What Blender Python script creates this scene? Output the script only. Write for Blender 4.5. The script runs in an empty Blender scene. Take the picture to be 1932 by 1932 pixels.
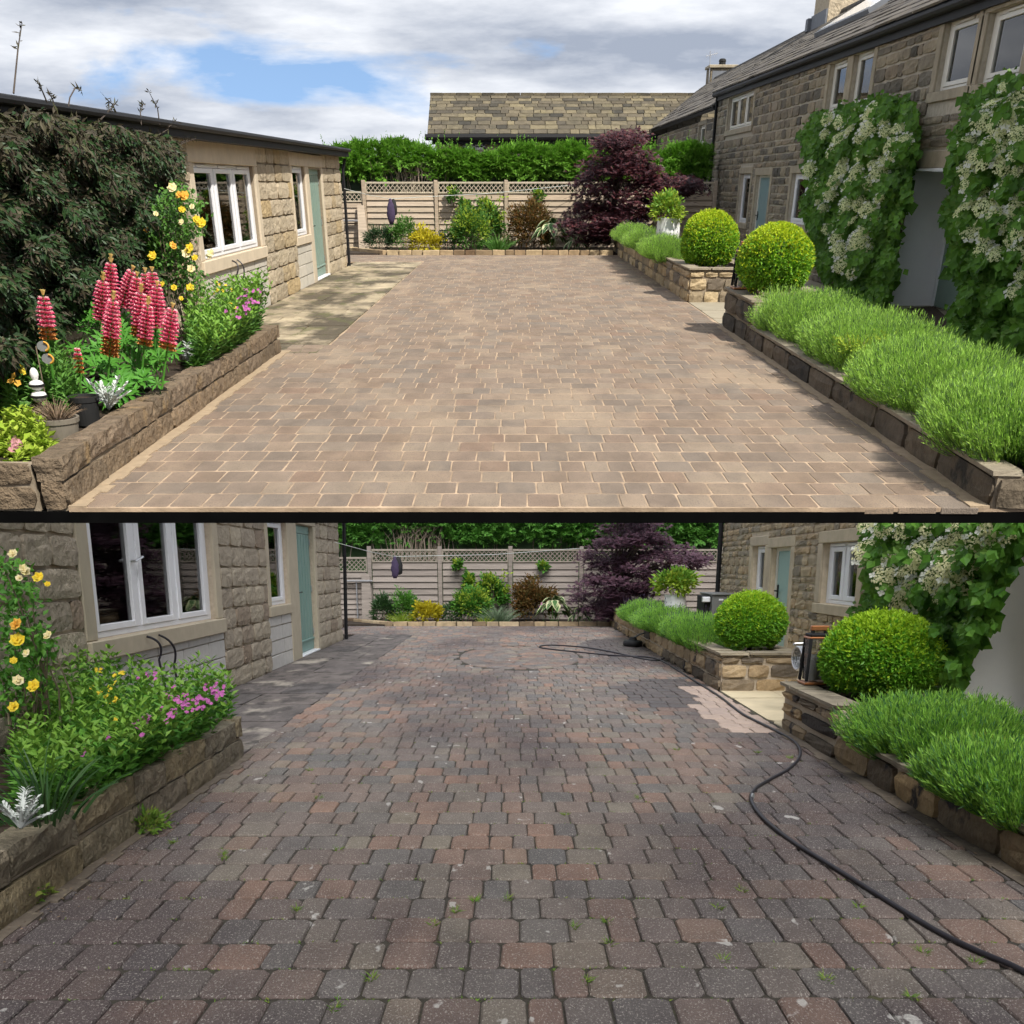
import bpy, math, random
import numpy as np
from mathutils import Matrix, Vector

# ------------------------------------------------------------------ camera, sky, suns, exposure
# The photograph is a pair: the same yard on a sunny day (above) and on a dull day (below).
# Each is built as a yard of its own; the dull one lies below and beyond the sunny one.
FOC, CYP, CXP, FRAME = 2000.0, 1650.0, 966.0, 1932.0      # lens in units of a 1932 px frame
SC = bpy.context.scene
R = math.radians
SUN_DIR = Vector((0.55, -0.60, 1.0)).normalized()

class Place:
    def __init__(s, name, yh, H, size):
        s.name, s.yh, s.H, s.size = name, yh, H, size
        s.th = math.atan((CYP - yh) / FOC)
        s.col = bpy.data.collections.new(name); SC.collection.children.link(s.col)
    def ray(s, x, y):
        c, t, u = math.cos(s.th), math.sin(s.th), CYP - y
        return (x - CXP, FOC * c + u * t, -FOC * t + u * c)
    def g(s, x, y, z=0.0):
        r = s.ray(x, y); k = (z - s.H) / r[2]; return Vector((r[0] * k, r[1] * k, z))
    def X(s, x, y, X):
        r = s.ray(x, y); k = X / r[0]; return Vector((X, r[1] * k, s.H + r[2] * k))
    def Y(s, x, y, Y):
        r = s.ray(x, y); k = Y / r[1]; return Vector((r[0] * k, Y, s.H + r[2] * k))
    def rect(s, X, xl, xr, yt, yb):            # upright rectangle on a side wall: y range and z range
        xm, ym = (xl + xr) / 2, (yt + yb) / 2
        a, b = s.X(xl, ym, X).y, s.X(xr, ym, X).y
        return (min(a, b), max(a, b), s.X(xm, yb, X).z, s.X(xm, yt, X).z)

A = Place('sunny_yard', 345.0, 1.75, 1.0)
B = Place('dull_yard', 1068.0, 1.40, 5.0)
A.M = Matrix.Identity(4)
CAM = Vector((0, 0, A.H))
B.M = Matrix.Translation(CAM) @ Matrix.Rotation(B.th - A.th, 4, 'X') @ Matrix.Scale(B.size, 4) @ Matrix.Translation((0, 0, -B.H))

cam = bpy.data.cameras.new('camera'); camo = bpy.data.objects.new('camera', cam); SC.collection.objects.link(camo)
cam.sensor_fit = 'AUTO'; cam.sensor_width = 36.0; cam.lens = 36.0 * FOC / FRAME
cam.shift_y = (CYP - FRAME / 2) / FRAME
cam.clip_start = 0.1; cam.clip_end = 5000
camo.location = CAM; camo.rotation_euler = (math.pi / 2 - A.th, 0, 0)
SC.camera = camo

w = bpy.data.worlds.new('World'); SC.world = w; w.use_nodes = True
nt = w.node_tree; nt.nodes.clear()
def nn(t, typ, **kw):
    n = t.nodes.new(typ)
    for k, v in kw.items():
        if k.startswith('i_'): n.inputs[int(k[2:])].default_value = v
        else: setattr(n, k, v)
    return n
tc = nn(nt, 'ShaderNodeTexCoord')
sky = nn(nt, 'ShaderNodeTexSky', sky_type='NISHITA', sun_disc=False)
sky.sun_elevation = math.asin(SUN_DIR.z); sky.sun_rotation = math.atan2(SUN_DIR.x, SUN_DIR.y)
sky.air_density = 1.2; sky.dust_density = 0.3; sky.ozone_density = 2.0
lift = nn(nt, 'ShaderNodeVectorMath', operation='ADD'); lift.inputs[1].default_value = (0, 0, 0.30)
nt.links.new(tc.outputs['Generated'], lift.inputs[0]); nt.links.new(lift.outputs[0], sky.inputs['Vector'])
bsky = nn(nt, 'ShaderNodeBackground', i_1=0.15); nt.links.new(sky.outputs[0], bsky.inputs[0])
mp = nn(nt, 'ShaderNodeMapping'); mp.inputs['Scale'].default_value = (3.2, 3.2, 13.0); mp.inputs['Location'].default_value = (3.93, 19.0, 17.64)
nt.links.new(tc.outputs['Generated'], mp.inputs['Vector'])
cn = nn(nt, 'ShaderNodeTexNoise'); cn.inputs['Scale'].default_value = 1.0; cn.inputs['Detail'].default_value = 9; cn.inputs['Roughness'].default_value = 0.55
cn.inputs['Distortion'].default_value = 0.3
nt.links.new(mp.outputs[0], cn.inputs['Vector'])
cr = nn(nt, 'ShaderNodeValToRGB'); cr.color_ramp.elements[0].position = 0.325; cr.color_ramp.elements[1].position = 0.40
nt.links.new(cn.outputs['Fac'], cr.inputs[0])
mp2 = nn(nt, 'ShaderNodeMapping'); mp2.inputs['Scale'].default_value = (5.5, 5.5, 26.0); mp2.inputs['Location'].default_value = (3.0, 5.0, 1.0)
nt.links.new(tc.outputs['Generated'], mp2.inputs['Vector'])
cn2 = nn(nt, 'ShaderNodeTexNoise'); cn2.inputs['Scale'].default_value = 1.0; cn2.inputs['Detail'].default_value = 9; cn2.inputs['Roughness'].default_value = 0.58
nt.links.new(mp2.outputs[0], cn2.inputs['Vector'])
cc = nn(nt, 'ShaderNodeValToRGB')
cc.color_ramp.elements[0].position = 0.34; cc.color_ramp.elements[0].color = (0.30, 0.34, 0.42, 1)
cc.color_ramp.elements[1].position = 0.62; cc.color_ramp.elements[1].color = (0.72, 0.74, 0.78, 1)
nt.links.new(cn2.outputs['Fac'], cc.inputs[0])
bcl = nn(nt, 'ShaderNodeBackground', i_1=1.0); nt.links.new(cc.outputs[0], bcl.inputs[0])
mx = nn(nt, 'ShaderNodeMixShader'); nt.links.new(cr.outputs[0], mx.inputs[0]); nt.links.new(bsky.outputs[0], mx.inputs[1]); nt.links.new(bcl.outputs[0], mx.inputs[2])
w.cycles.sampling_method = 'MANUAL'; w.cycles.sample_map_resolution = 512
wo = nn(nt, 'ShaderNodeOutputWorld'); nt.links.new(mx.outputs[0], wo.inputs[0])

def sun(name, strength, angle, color, d, place):
    l = bpy.data.lights.new(name, 'SUN'); l.energy = strength; l.angle = R(angle); l.color = color
    o = bpy.data.objects.new(name, l); SC.collection.objects.link(o)
    o.rotation_euler = Vector(d).to_track_quat('Z', 'Y').to_euler(); o.location = (0, 0, 40)
    o.light_linking.receiver_collection = place.col; o.light_linking.blocker_collection = place.col
sun('sun', 5.0, 0.5, (1.0, 0.95, 0.86), SUN_DIR, A)                      # the sunny day
BUP = (B.M.to_3x3() @ Vector((0.12, -0.80, 1))).normalized()
sun('overcast_sun', 2.9, 40, (1.0, 0.98, 0.96), BUP, B)                  # the dull day: light through cloud

vs = SC.view_settings; vs.view_transform = 'Standard'; vs.look = 'None'; vs.exposure = 0.45; vs.gamma = 1.0; vs.use_curve_mapping = False
SC.cycles.max_bounces = 6; SC.cycles.diffuse_bounces = 4; SC.cycles.glossy_bounces = 2; SC.cycles.use_adaptive_sampling = True; SC.cycles.adaptive_threshold = 0.05; SC.cycles.transparent_max_bounces = 8; SC.cycles.caustics_reflective = False; SC.cycles.caustics_refractive = False

# ------------------------------------------------------------------ materials
def mat(name, cols, rough=0.85, ns=6.0, mottle=0.25, bump=0.0, bs=60.0, stain=None, stain2=None, transl=0.0, spec=0.3, ps=1.0, bd=0.02, metal=0.0, coat=0.0, stretch=(1, 1, 1), spots=None):
    """cols: palette picked per piece (object or mesh island). stain: (colour, noise scale, threshold, softness, amount)"""
    m = bpy.data.materials.new(name); m.use_nodes = True; t = m.node_tree; t.nodes.clear(); L = t.links.new
    out = nn(t, 'ShaderNodeOutputMaterial'); bs_ = nn(t, 'ShaderNodeBsdfPrincipled')
    bs_.inputs['Roughness'].default_value = rough; bs_.inputs['Specular IOR Level'].default_value = spec; bs_.inputs['Metallic'].default_value = metal
    bs_.inputs['Coat Weight'].default_value = coat
    geo = nn(t, 'ShaderNodeNewGeometry'); oi = nn(t, 'ShaderNodeObjectInfo')
    ad = nn(t, 'ShaderNodeMath', operation='ADD'); L(geo.outputs['Random Per Island'], ad.inputs[0]); L(oi.outputs['Random'], ad.inputs[1])
    fr = nn(t, 'ShaderNodeMath', operation='FRACT'); L(ad.outputs[0], fr.inputs[0])
    rp = nn(t, 'ShaderNodeValToRGB'); el = rp.color_ramp.elements
    n = len(cols)
    if n == 1: cols = cols * 2; n = 2
    el[0].position = 0; el[0].color = (*cols[0], 1); el[1].position = 1; el[1].color = (*cols[-1], 1)
    for i in range(1, n - 1):
        e = el.new(i / (n - 1)); e.color = (*cols[i], 1)
    L(fr.outputs[0], rp.inputs[0])
    sv = nn(t, 'ShaderNodeVectorMath', operation='MULTIPLY'); sv.inputs[1].default_value = tuple(v / ps for v in stretch); L(geo.outputs['Position'], sv.inputs[0])
    nz = nn(t, 'ShaderNodeTexNoise'); nz.inputs['Scale'].default_value = ns; nz.inputs['Detail'].default_value = 6; nz.inputs['Roughness'].default_value = 0.65
    L(sv.outputs[0], nz.inputs['Vector'])
    mr = nn(t, 'ShaderNodeMapRange'); mr.inputs[1].default_value = 0.25; mr.inputs[2].default_value = 0.75; mr.inputs[3].default_value = 1 - mottle; mr.inputs[4].default_value = 1 + mottle
    L(nz.outputs['Fac'], mr.inputs[0])
    hs = nn(t, 'ShaderNodeHueSaturation'); L(mr.outputs[0], hs.inputs['Value']); L(rp.outputs[0], hs.inputs['Color'])
    col = hs.outputs[0]
    for st in (stain, stain2):
        if st:
            n2 = nn(t, 'ShaderNodeTexNoise'); n2.inputs['Scale'].default_value = st[1]; n2.inputs['Detail'].default_value = 5; n2.inputs['Roughness'].default_value = 0.6
            of = nn(t, 'ShaderNodeVectorMath', operation='ADD'); of.inputs[1].default_value = (st[1] * 1.7, 3.1, st[2] * 9); L(sv.outputs[0], of.inputs[0]); L(of.outputs[0], n2.inputs['Vector'])
            m2 = nn(t, 'ShaderNodeMapRange'); m2.inputs[1].default_value = st[2]; m2.inputs[2].default_value = st[2] + st[3]; m2.inputs[3].default_value = 0; m2.inputs[4].default_value = st[4]
            L(n2.outputs['Fac'], m2.inputs[0])
            mc = nn(t, 'ShaderNodeMix', data_type='RGBA'); mc.inputs[7].default_value = (*st[0], 1); L(m2.outputs[0], mc.inputs[0]); L(col, mc.inputs[6]); col = mc.outputs[2]
    if spots:                                                # scattered ragged lichen spots: (colour, scale, threshold, amount)
        vo = nn(t, 'ShaderNodeTexNoise'); vo.inputs['Scale'].default_value = spots[1]; vo.inputs['Detail'].default_value = 3; L(sv.outputs[0], vo.inputs['Vector'])
        mu2 = nn(t, 'ShaderNodeMapRange'); mu2.inputs[1].default_value = spots[2]; mu2.inputs[2].default_value = spots[2] + .03; mu2.inputs[4].default_value = spots[3]; L(vo.outputs['Fac'], mu2.inputs[0])
        mc = nn(t, 'ShaderNodeMix', data_type='RGBA'); mc.inputs[7].default_value = (*spots[0], 1); L(mu2.outputs[0], mc.inputs[0]); L(col, mc.inputs[6]); col = mc.outputs[2]
    L(col, bs_.inputs['Base Color'])
    if bump:
        nb = nn(t, 'ShaderNodeTexNoise'); nb.inputs['Scale'].default_value = bs; nb.inputs['Detail'].default_value = 5; nb.inputs['Roughness'].default_value = 0.6; L(sv.outputs[0], nb.inputs['Vector'])
        bu = nn(t, 'ShaderNodeBump'); bu.inputs['Strength'].default_value = bump; bu.inputs['Distance'].default_value = bd * ps; L(nb.outputs['Fac'], bu.inputs['Height']); L(bu.outputs[0], bs_.inputs['Normal'])
    sh = bs_.outputs[0]
    if transl:
        tr = nn(t, 'ShaderNodeBsdfTranslucent'); L(col, tr.inputs[0]); ms = nn(t, 'ShaderNodeMixShader', i_0=transl); L(sh, ms.inputs[1]); L(tr.outputs[0], ms.inputs[2]); sh = ms.outputs[0]
    L(sh, out.inputs[0]); return m

def glass(name, tint=(0.75, 0.8, 0.8)):
    m = bpy.data.materials.new(name); m.use_nodes = True; t = m.node_tree; t.nodes.clear(); L = t.links.new
    out = nn(t, 'ShaderNodeOutputMaterial'); tr = nn(t, 'ShaderNodeBsdfTransparent'); tr.inputs[0].default_value = (*tint, 1)
    gl = nn(t, 'ShaderNodeBsdfGlossy'); gl.inputs['Roughness'].default_value = 0.02; fr = nn(t, 'ShaderNodeFresnel'); fr.inputs[0].default_value = 1.5
    ms = nn(t, 'ShaderNodeMixShader'); L(fr.outputs[0], ms.inputs[0]); L(tr.outputs[0], ms.inputs[1]); L(gl.outputs[0], ms.inputs[2]); L(ms.outputs[0], out.inputs[0]); return m

MATS = {}
def setmats(P):
    s = P.size; D = {}; MATS[P.name] = D; b = P is B
    def k(n, *a, **kw): D[n] = mat(n + '_' + P.name, *a, ps=s, **kw)
    if not b:
        k('paver', [(.200, .145, .107), (.228, .172, .128), (.172, .136, .107), (.212, .152, .107), (.185, .15, .12), (.26, .20, .145), (.205, .140, .10)], stretch=(1, .45, 1), ns=4.0, mottle=.24, bump=.6, bs=110, stain=((.36, .275, .19), 1.1, .52, .16, .5), stain2=((.10, .085, .075), 120, .56, .05, .5))
        k('joint', [(.34, .25, .17)], ns=2.2, mottle=.6, bump=.3)
        k('sandy', [(.33, .25, .165)], ns=12, mottle=.2, bump=.3)
        k('flag', [(.36, .30, .20), (.28, .23, .155), (.40, .33, .225), (.22, .18, .12)], ns=4, mottle=.4, bump=.6, bs=24, bd=.04, stain=((.05, .04, .026), 1.3, .44, .12, .85), stain2=((.10, .105, .035), 4, .55, .08, .55), stretch=(1, .5, 1))
        k('lowstone', [(.17, .125, .08), (.21, .15, .095), (.145, .108, .07), (.19, .14, .095)], ns=9, mottle=.5, bump=1.0, bs=17, bd=.06, stain=((.30, .20, .09), 4, .60, .1, .6))
        k('mortar', [(.26, .21, .15)], ns=20, mottle=.2, bump=.3)
        k('ashlar', [(.44, .365, .255), (.39, .325, .235), (.50, .415, .295), (.34, .28, .195), (.44, .33, .18), (.46, .385, .28)], ns=7, mottle=.25, bump=.9, bs=14, bd=.05, stain=((.26, .20, .13), 3, .62, .15, .6))
        k('quoin', [(.56, .47, .345), (.52, .44, .33)], ns=5, mottle=.12, bump=.12)
        k('blockwork', [(.46, .43, .37), (.50, .46, .39)], ns=10, mottle=.12, bump=.2)
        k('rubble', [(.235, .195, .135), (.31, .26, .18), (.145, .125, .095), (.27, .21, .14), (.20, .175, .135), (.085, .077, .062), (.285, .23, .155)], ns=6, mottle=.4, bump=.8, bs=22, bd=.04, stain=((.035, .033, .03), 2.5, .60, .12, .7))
        k('pointing', [(.42, .375, .30)], ns=12, mottle=.25, bump=.3)
        k('dressed', [(.30, .26, .19), (.34, .29, .21)], ns=4, mottle=.3, bump=.2)
        k('pierstone', [(.42, .31, .17), (.34, .26, .16), (.48, .37, .22), (.12, .10, .08), (.38, .28, .16)], ns=8, mottle=.35, bump=.8, bs=24, stain=((.02, .02, .02), 2.2, .66, .05, .9))
        k('coping', [(.22, .185, .135), (.26, .22, .16)], ns=8, mottle=.3, bump=.4)
        k('nearstone', [(.10, .08, .06), (.14, .11, .075), (.03, .028, .026), (.17, .13, .085)], ns=8, mottle=.4, bump=.8, bs=24, stain=((.02, .02, .02), 2.2, .58, .06, .8))  # shade on the planter's face put into the palette, beside its black stones
        k('lavender', [(.21, .40, .05), (.29, .50, .07), (.34, .53, .10), (.25, .45, .06)], transl=.35, mottle=.4, ns=9, rough=.6)
        k('fencewood', [(.42, .33, .24), (.36, .29, .21), (.47, .38, .29), (.33, .26, .19)], ns=5, mottle=.3, bump=.35, bs=20, stretch=(.25, 1, 4))
        k('lattice', [(.42, .37, .27), (.48, .41, .31)], ns=9, mottle=.25)
        k('edging', [(.42, .32, .19), (.36, .27, .16), (.14, .09, .05), (.46, .36, .22), (.24, .16, .09)], ns=8, mottle=.35, bump=.6, bs=20)
    else:
        k('paver', [(.265, .195, .160), (.205, .170, .155), (.285, .185, .142), (.155, .150, .148), (.22, .186, .165), (.25, .218, .175), (.295, .185, .14), (.20, .175, .158), (.17, .160, .152)], ns=5, mottle=.25, bump=1.0, bs=130, stain=((.085, .068, .072), .42, .45, .14, .80), stain2=((.55, .51, .46), 150, .565, .06, .55), stretch=(1, .45, 1), spots=((.60, .58, .55), 9, .695, .75))
        k('cleanpaver', [(.40, .31, .26), (.44, .34, .28), (.38, .30, .26)], ns=5, mottle=.12, bump=.6, bs=120, stretch=(1, .45, 1))
        k('wetpaver', [(.085, .07, .068), (.10, .08, .075), (.07, .06, .06)], ns=5, mottle=.2, bump=.6, bs=120, rough=.45, stain2=((.4, .37, .33), 150, .60, .05, .4), stretch=(1, .45, 1))
        k('joint', [(.045, .040, .032)], ns=40, mottle=.4, bump=.4, stain=((.07, .075, .025), 5, .58, .1, .6))
        k('sandy', [(.14, .115, .09)], ns=12, mottle=.3, bump=.3, stain=((.30, .25, .17), 16, .60, .06, .6))
        k('flag', [(.12, .105, .10), (.145, .125, .115), (.10, .09, .088)], ns=4, mottle=.4, bump=.7, bs=24, bd=.04, stain=((.40, .36, .30), 1.7, .56, .10, .8), stain2=((.05, .045, .042), 5, .50, .12, .75), stretch=(1, .5, 1))
        k('lowstone', [(.255, .215, .145), (.22, .185, .135), (.29, .235, .14), (.20, .175, .13)], ns=9, mottle=.45, bump=1.0, bs=20, bd=.05, stain=((.40, .37, .31), 11, .62, .08, .5), stain2=((.07, .06, .045), 3, .58, .12, .6))
        k('mortar', [(.46, .385, .29)], ns=20, mottle=.2, bump=.3)
        k('ashlar', [(.39, .335, .25), (.36, .305, .235), (.42, .36, .27), (.33, .28, .215), (.26, .20, .145)], ns=7, mottle=.22, bump=.9, bs=16, bd=.04, stain=((.17, .135, .095), 3, .60, .15, .5))
        k('quoin', [(.45, .39, .29), (.43, .375, .28)], ns=5, mottle=.10, bump=.1)
        k('blockwork', [(.47, .455, .43), (.50, .48, .45)], ns=10, mottle=.10, bump=.2)
        k('rubble', [(.36, .285, .18), (.42, .335, .22), (.27, .215, .14), (.39, .29, .175), (.31, .265, .19), (.17, .145, .11)], ns=6, mottle=.35, bump=.7, bs=26, stain=((.05, .045, .04), 2.5, .64, .12, .6))
        k('pointing', [(.58, .49, .36)], ns=12, mottle=.2, bump=.3)
        k('dressed', [(.46, .39, .275), (.42, .355, .26)], ns=4, mottle=.2, bump=.15)
        k('pierstone', [(.36, .25, .13), (.30, .22, .13), (.40, .30, .18), (.022, .022, .026), (.33, .24, .13), (.10, .085, .07), (.42, .31, .18)], ns=7, mottle=.4, bump=.9, bs=20, stain=((.025, .025, .03), 2.4, .60, .05, .92))
        k('nearstone', [(.44, .31, .16), (.022, .022, .026), (.40, .30, .18), (.05, .045, .04), (.48, .35, .20), (.025, .025, .028), (.42, .30, .16)], ns=7, mottle=.4, bump=.9, bs=20, stain=((.025, .025, .03), 2.4, .58, .05, .92))
        k('coping', [(.30, .255, .18), (.25, .215, .16)], ns=8, mottle=.3, bump=.4, stain=((.08, .07, .05), 4, .58, .1, .6))
        k('lavender', [(.18, .40, .045), (.24, .48, .06), (.30, .52, .09), (.20, .43, .05)], transl=.35, mottle=.4, ns=9, rough=.6)
        k('fencewood', [(.285, .24, .205), (.245, .21, .18), (.315, .27, .235), (.225, .19, .165)], ns=5, mottle=.3, bump=.35, bs=20, stretch=(.25, 1, 4))
        k('lattice', [(.27, .24, .19), (.31, .27, .22)], ns=9, mottle=.25)
        k('edging', [(.40, .31, .19), (.36, .27, .16), (.12, .08, .05), (.42, .33, .21), (.24, .17, .10)], ns=8, mottle=.35, bump=.6, bs=20)
    k('lavdark', ([(.09, .17, .05), (.12, .21, .07)] if not b else [(.06, .17, .05), (.09, .22, .07)]), transl=.3, mottle=.3, rough=.6)
    k('soil', [(.035, .024, .016)], ns=14, mottle=.5, bump=.8, bs=20)
    k('edge', [(.004, .004, .004)], rough=1.0, spec=0.0)
    k('upvc', [(.80, .81, .84)], rough=.35, mottle=.03, spec=.5)
    k('cream', [(.62, .60, .53)], rough=.4, mottle=.04, spec=.5)
    k('render', [(.90, .90, .90)], rough=.8, mottle=.05, ns=2, bump=.05)
    k('greendoor', [(.20, .29, .245)] if not b else [(.175, .30, .265)], rough=.45, mottle=.06, spec=.5)
    k('bluedoor', [(.17, .27, .285)] if not b else [(.27, .42, .40)], rough=.4, mottle=.04, spec=.5)
    k('dark', [(.008, .008, .009)], rough=.8)
    k('black', [(.012, .012, .013)], rough=.6, spec=.2, mottle=.1)
    k('blackmatt', [(.018, .018, .018)], rough=.75, mottle=.2)
    k('rubber', [(.022, .02, .026)], rough=.5, spec=.4, mottle=.15)
    k('curtain', [(.45, .43, .36)], rough=.9, mottle=.1)
    k('slat', [(.46, .45, .43)], rough=.6, mottle=.05)
    k('slate', [(.11, .09, .058), (.04, .037, .03), (.15, .125, .08), (.07, .06, .045), (.12, .10, .068), (.18, .15, .09), (.05, .046, .038)], ns=4, mottle=.35, bump=.6, bs=22, stain=((.22, .19, .08), 1.6, .60, .16, .3))
    k('darkslate', [(.105, .095, .085), (.14, .125, .105), (.08, .072, .065), (.12, .105, .085)], ns=4, mottle=.35, bump=.6, bs=22, stain=((.16, .14, .06), 1.6, .58, .16, .4))
    k('conifer', [(.12, .29, .03), (.17, .37, .035), (.08, .20, .024), (.22, .43, .05), (.13, .31, .03)] if not b else [(.07, .21, .032), (.10, .28, .04), (.14, .34, .05), (.05, .16, .028)], transl=.25, mottle=.2, rough=.6)
    k('twig', [(.16, .125, .085), (.22, .175, .12)], mottle=.3)
    k('hedgestem', [(.24, .19, .14), (.30, .25, .19), (.18, .14, .10)], mottle=.3)
    k('bark', [(.07, .055, .045)], ns=14, mottle=.4, bump=.6, bs=30)
    k('maple', [(.045, .015, .022), (.075, .020, .028), (.028, .011, .018), (.12, .025, .026), (.05, .016, .024)] if not b else [(.085, .040, .062), (.115, .055, .08), (.06, .03, .048), (.10, .04, .055)], transl=.2, mottle=.25, rough=.5, spec=.4)
    k('box', [(.16, .36, .02), (.21, .43, .025), (.12, .28, .02), (.26, .48, .03)] if not b else [(.12, .34, .025), (.17, .42, .03), (.22, .47, .035), (.10, .28, .024)], transl=.3, mottle=.2, rough=.5, spec=.4)
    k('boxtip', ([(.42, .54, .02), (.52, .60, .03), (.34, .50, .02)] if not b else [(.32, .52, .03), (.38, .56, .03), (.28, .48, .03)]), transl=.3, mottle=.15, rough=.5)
    k('hydleaf', [(.065, .17, .018), (.095, .23, .022), (.13, .29, .03), (.05, .13, .016)] if not b else [(.065, .19, .022), (.10, .26, .028), (.14, .32, .036), (.05, .15, .02)], transl=.35, mottle=.2, rough=.55, spec=.3)
    k('hydnew', [(.10, .20, .03), (.13, .25, .04)], transl=.3, mottle=.15, rough=.5)
    k('cymes', [(.74, .78, .42), (.80, .82, .50), (.68, .74, .36)] if not b else [(.78, .78, .45), (.82, .80, .52), (.74, .75, .40)], transl=.2, mottle=.1)
    k('petal', [(.80, .80, .74), (.74, .76, .66)], transl=.3, mottle=.05)
    k('freshleaf', [(.16, .32, .04), (.20, .37, .05), (.13, .28, .035)], transl=.3, mottle=.15, rough=.55)
    k('leafA', [(.075, .19, .03), (.10, .24, .035), (.055, .145, .026), (.13, .28, .04)] if not b else [(.065, .20, .03), (.095, .27, .035), (.13, .32, .04), (.05, .15, .026)], transl=.3, mottle=.2, rough=.55)
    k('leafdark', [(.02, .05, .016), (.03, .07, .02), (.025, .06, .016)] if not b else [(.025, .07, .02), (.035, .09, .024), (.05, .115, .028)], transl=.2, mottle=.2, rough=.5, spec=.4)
    k('leafpurple', [(.045, .038, .024), (.070, .058, .038), (.028, .024, .016), (.065, .072, .030), (.10, .085, .055)], transl=.15, mottle=.3, rough=.6, spec=.25)
    k('lupinleaf', [(.06, .21, .025), (.08, .26, .03), (.10, .30, .04)], transl=.3, mottle=.15, rough=.5)
    k('lupinpink', [(.86, .12, .28), (.90, .17, .34), (.80, .08, .22)], transl=.3, mottle=.1)
    k('lupinwhite', [(.85, .62, .60), (.86, .72, .66)], transl=.3, mottle=.1)
    k('lupintip', [(.72, .52, .16), (.75, .60, .25)], transl=.3, mottle=.1)
    k('lupinold', [(.42, .17, .05), (.5, .24, .07)], mottle=.2)
    k('yellow', [(.80, .58, .03), (.82, .66, .08)], transl=.3, mottle=.1)
    k('rosepale', [(.82, .70, .30), (.84, .76, .50), (.82, .72, .40)], transl=.3, mottle=.1)
    k('orange', [(.78, .40, .05), (.8, .50, .10)], transl=.3, mottle=.1)
    k('pink', [(.52, .13, .42), (.60, .20, .48), (.45, .12, .36)], transl=.3, mottle=.1)
    k('dustypink', [(.52, .24, .27), (.6, .33, .33)], transl=.3, mottle=.1)
    k('silver', [(.46, .50, .47), (.56, .58, .55)], mottle=.1, rough=.8)
    k('yellowleaf', [(.50, .42, .02), (.58, .50, .03), (.40, .37, .025)], transl=.3, mottle=.15)
    k('limeleaf', [(.22, .33, .03), (.30, .42, .04), (.36, .45, .06)], transl=.3, mottle=.15)
    k('bronzeleaf', [(.16, .075, .02), (.10, .085, .025), (.22, .10, .025), (.08, .09, .025)], transl=.25, mottle=.2)
    k('greygreen', [(.16, .24, .14), (.22, .29, .18), (.12, .20, .10)], transl=.2, mottle=.15)
    k('hosta', [(.09, .20, .06), (.07, .17, .05)], transl=.25, mottle=.2, rough=.5)
    k('hostaedge', [(.62, .66, .34), (.66, .66, .42)], transl=.25, mottle=.1, rough=.5)
    k('deadgrass', [(.20, .14, .09), (.28, .20, .13), (.14, .10, .07)], mottle=.2)
    k('pot', [(.72, .72, .72)], rough=.35, mottle=.03, spec=.5)
    k('greypot', [(.19, .165, .13)], rough=.7, mottle=.2, ns=8)
    k('copper', [(.42, .17, .07)], rough=.35, metal=.6, mottle=.15)
    k('steel', [(.55, .55, .56)], rough=.3, metal=.8, mottle=.1)
    k('candle', [(.60, .58, .56)], rough=.7, mottle=.08)
    k('purplebag', [(.050, .035, .075)], rough=.8, mottle=.3, ns=12)
    k('whitestone', [(.72, .72, .70)], rough=.6, mottle=.15, ns=20)
    k('greybox', [(.16, .165, .16)], rough=.5, mottle=.08)
    k('mat_brown', [(.055, .036, .025)], rough=1.0, mottle=.3, ns=60, bump=.4, bs=120)
    k('patio', [(.27, .24, .18), (.31, .27, .20), (.24, .215, .17)] if not b else [(.58, .49, .32), (.62, .53, .36), (.54, .45, .30)], ns=3, mottle=.15, bump=.15)
    k('lead', [(.16, .17, .19)], rough=.6, mottle=.2)
    k('bright', [(.85, .87, .9)], rough=.12, spec=.8)
    k('rust', [(.22, .085, .04)], rough=.9, mottle=.3)
    k('weed', [(.10, .22, .03), (.16, .28, .04), (.22, .26, .05)], transl=.3)
    D['glass'] = glass('glass_' + P.name); D['clear'] = glass('clear_glass_' + P.name, (.96, .97, .97))
    return D

# ------------------------------------------------------------------ object helpers
LOC = {}; PL = {}
def tag(o, label=None, cat=None, group=None, kind=None):
    if label: o['label'] = label
    if cat: o['category'] = cat
    if group: o['group'] = group
    if kind: o['kind'] = kind
    return o
def empty(P, name, label, cat, loc=(0, 0, 0), group=None, kind=None):
    o = bpy.data.objects.new(name, None); P.col.objects.link(o); o.empty_display_size = 0.1
    o.matrix_world = P.M @ Matrix.Translation(loc); LOC[o.name] = Vector(loc); PL[o.name] = P
    return tag(o, label, cat, group, kind)

def link(P, name, me, parent=None, loc=None):
    """me in place coordinates relative to LOC of its parent, or of itself when top-level"""
    o = bpy.data.objects.new(name, me)
    P.col.objects.link(o)
    if parent is not None:
        o.parent = parent; LOC[o.name] = LOC[parent.name]
    else:
        o.matrix_world = P.M @ Matrix.Translation(loc); LOC[o.name] = Vector(loc)
    PL[o.name] = P
    return o

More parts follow.
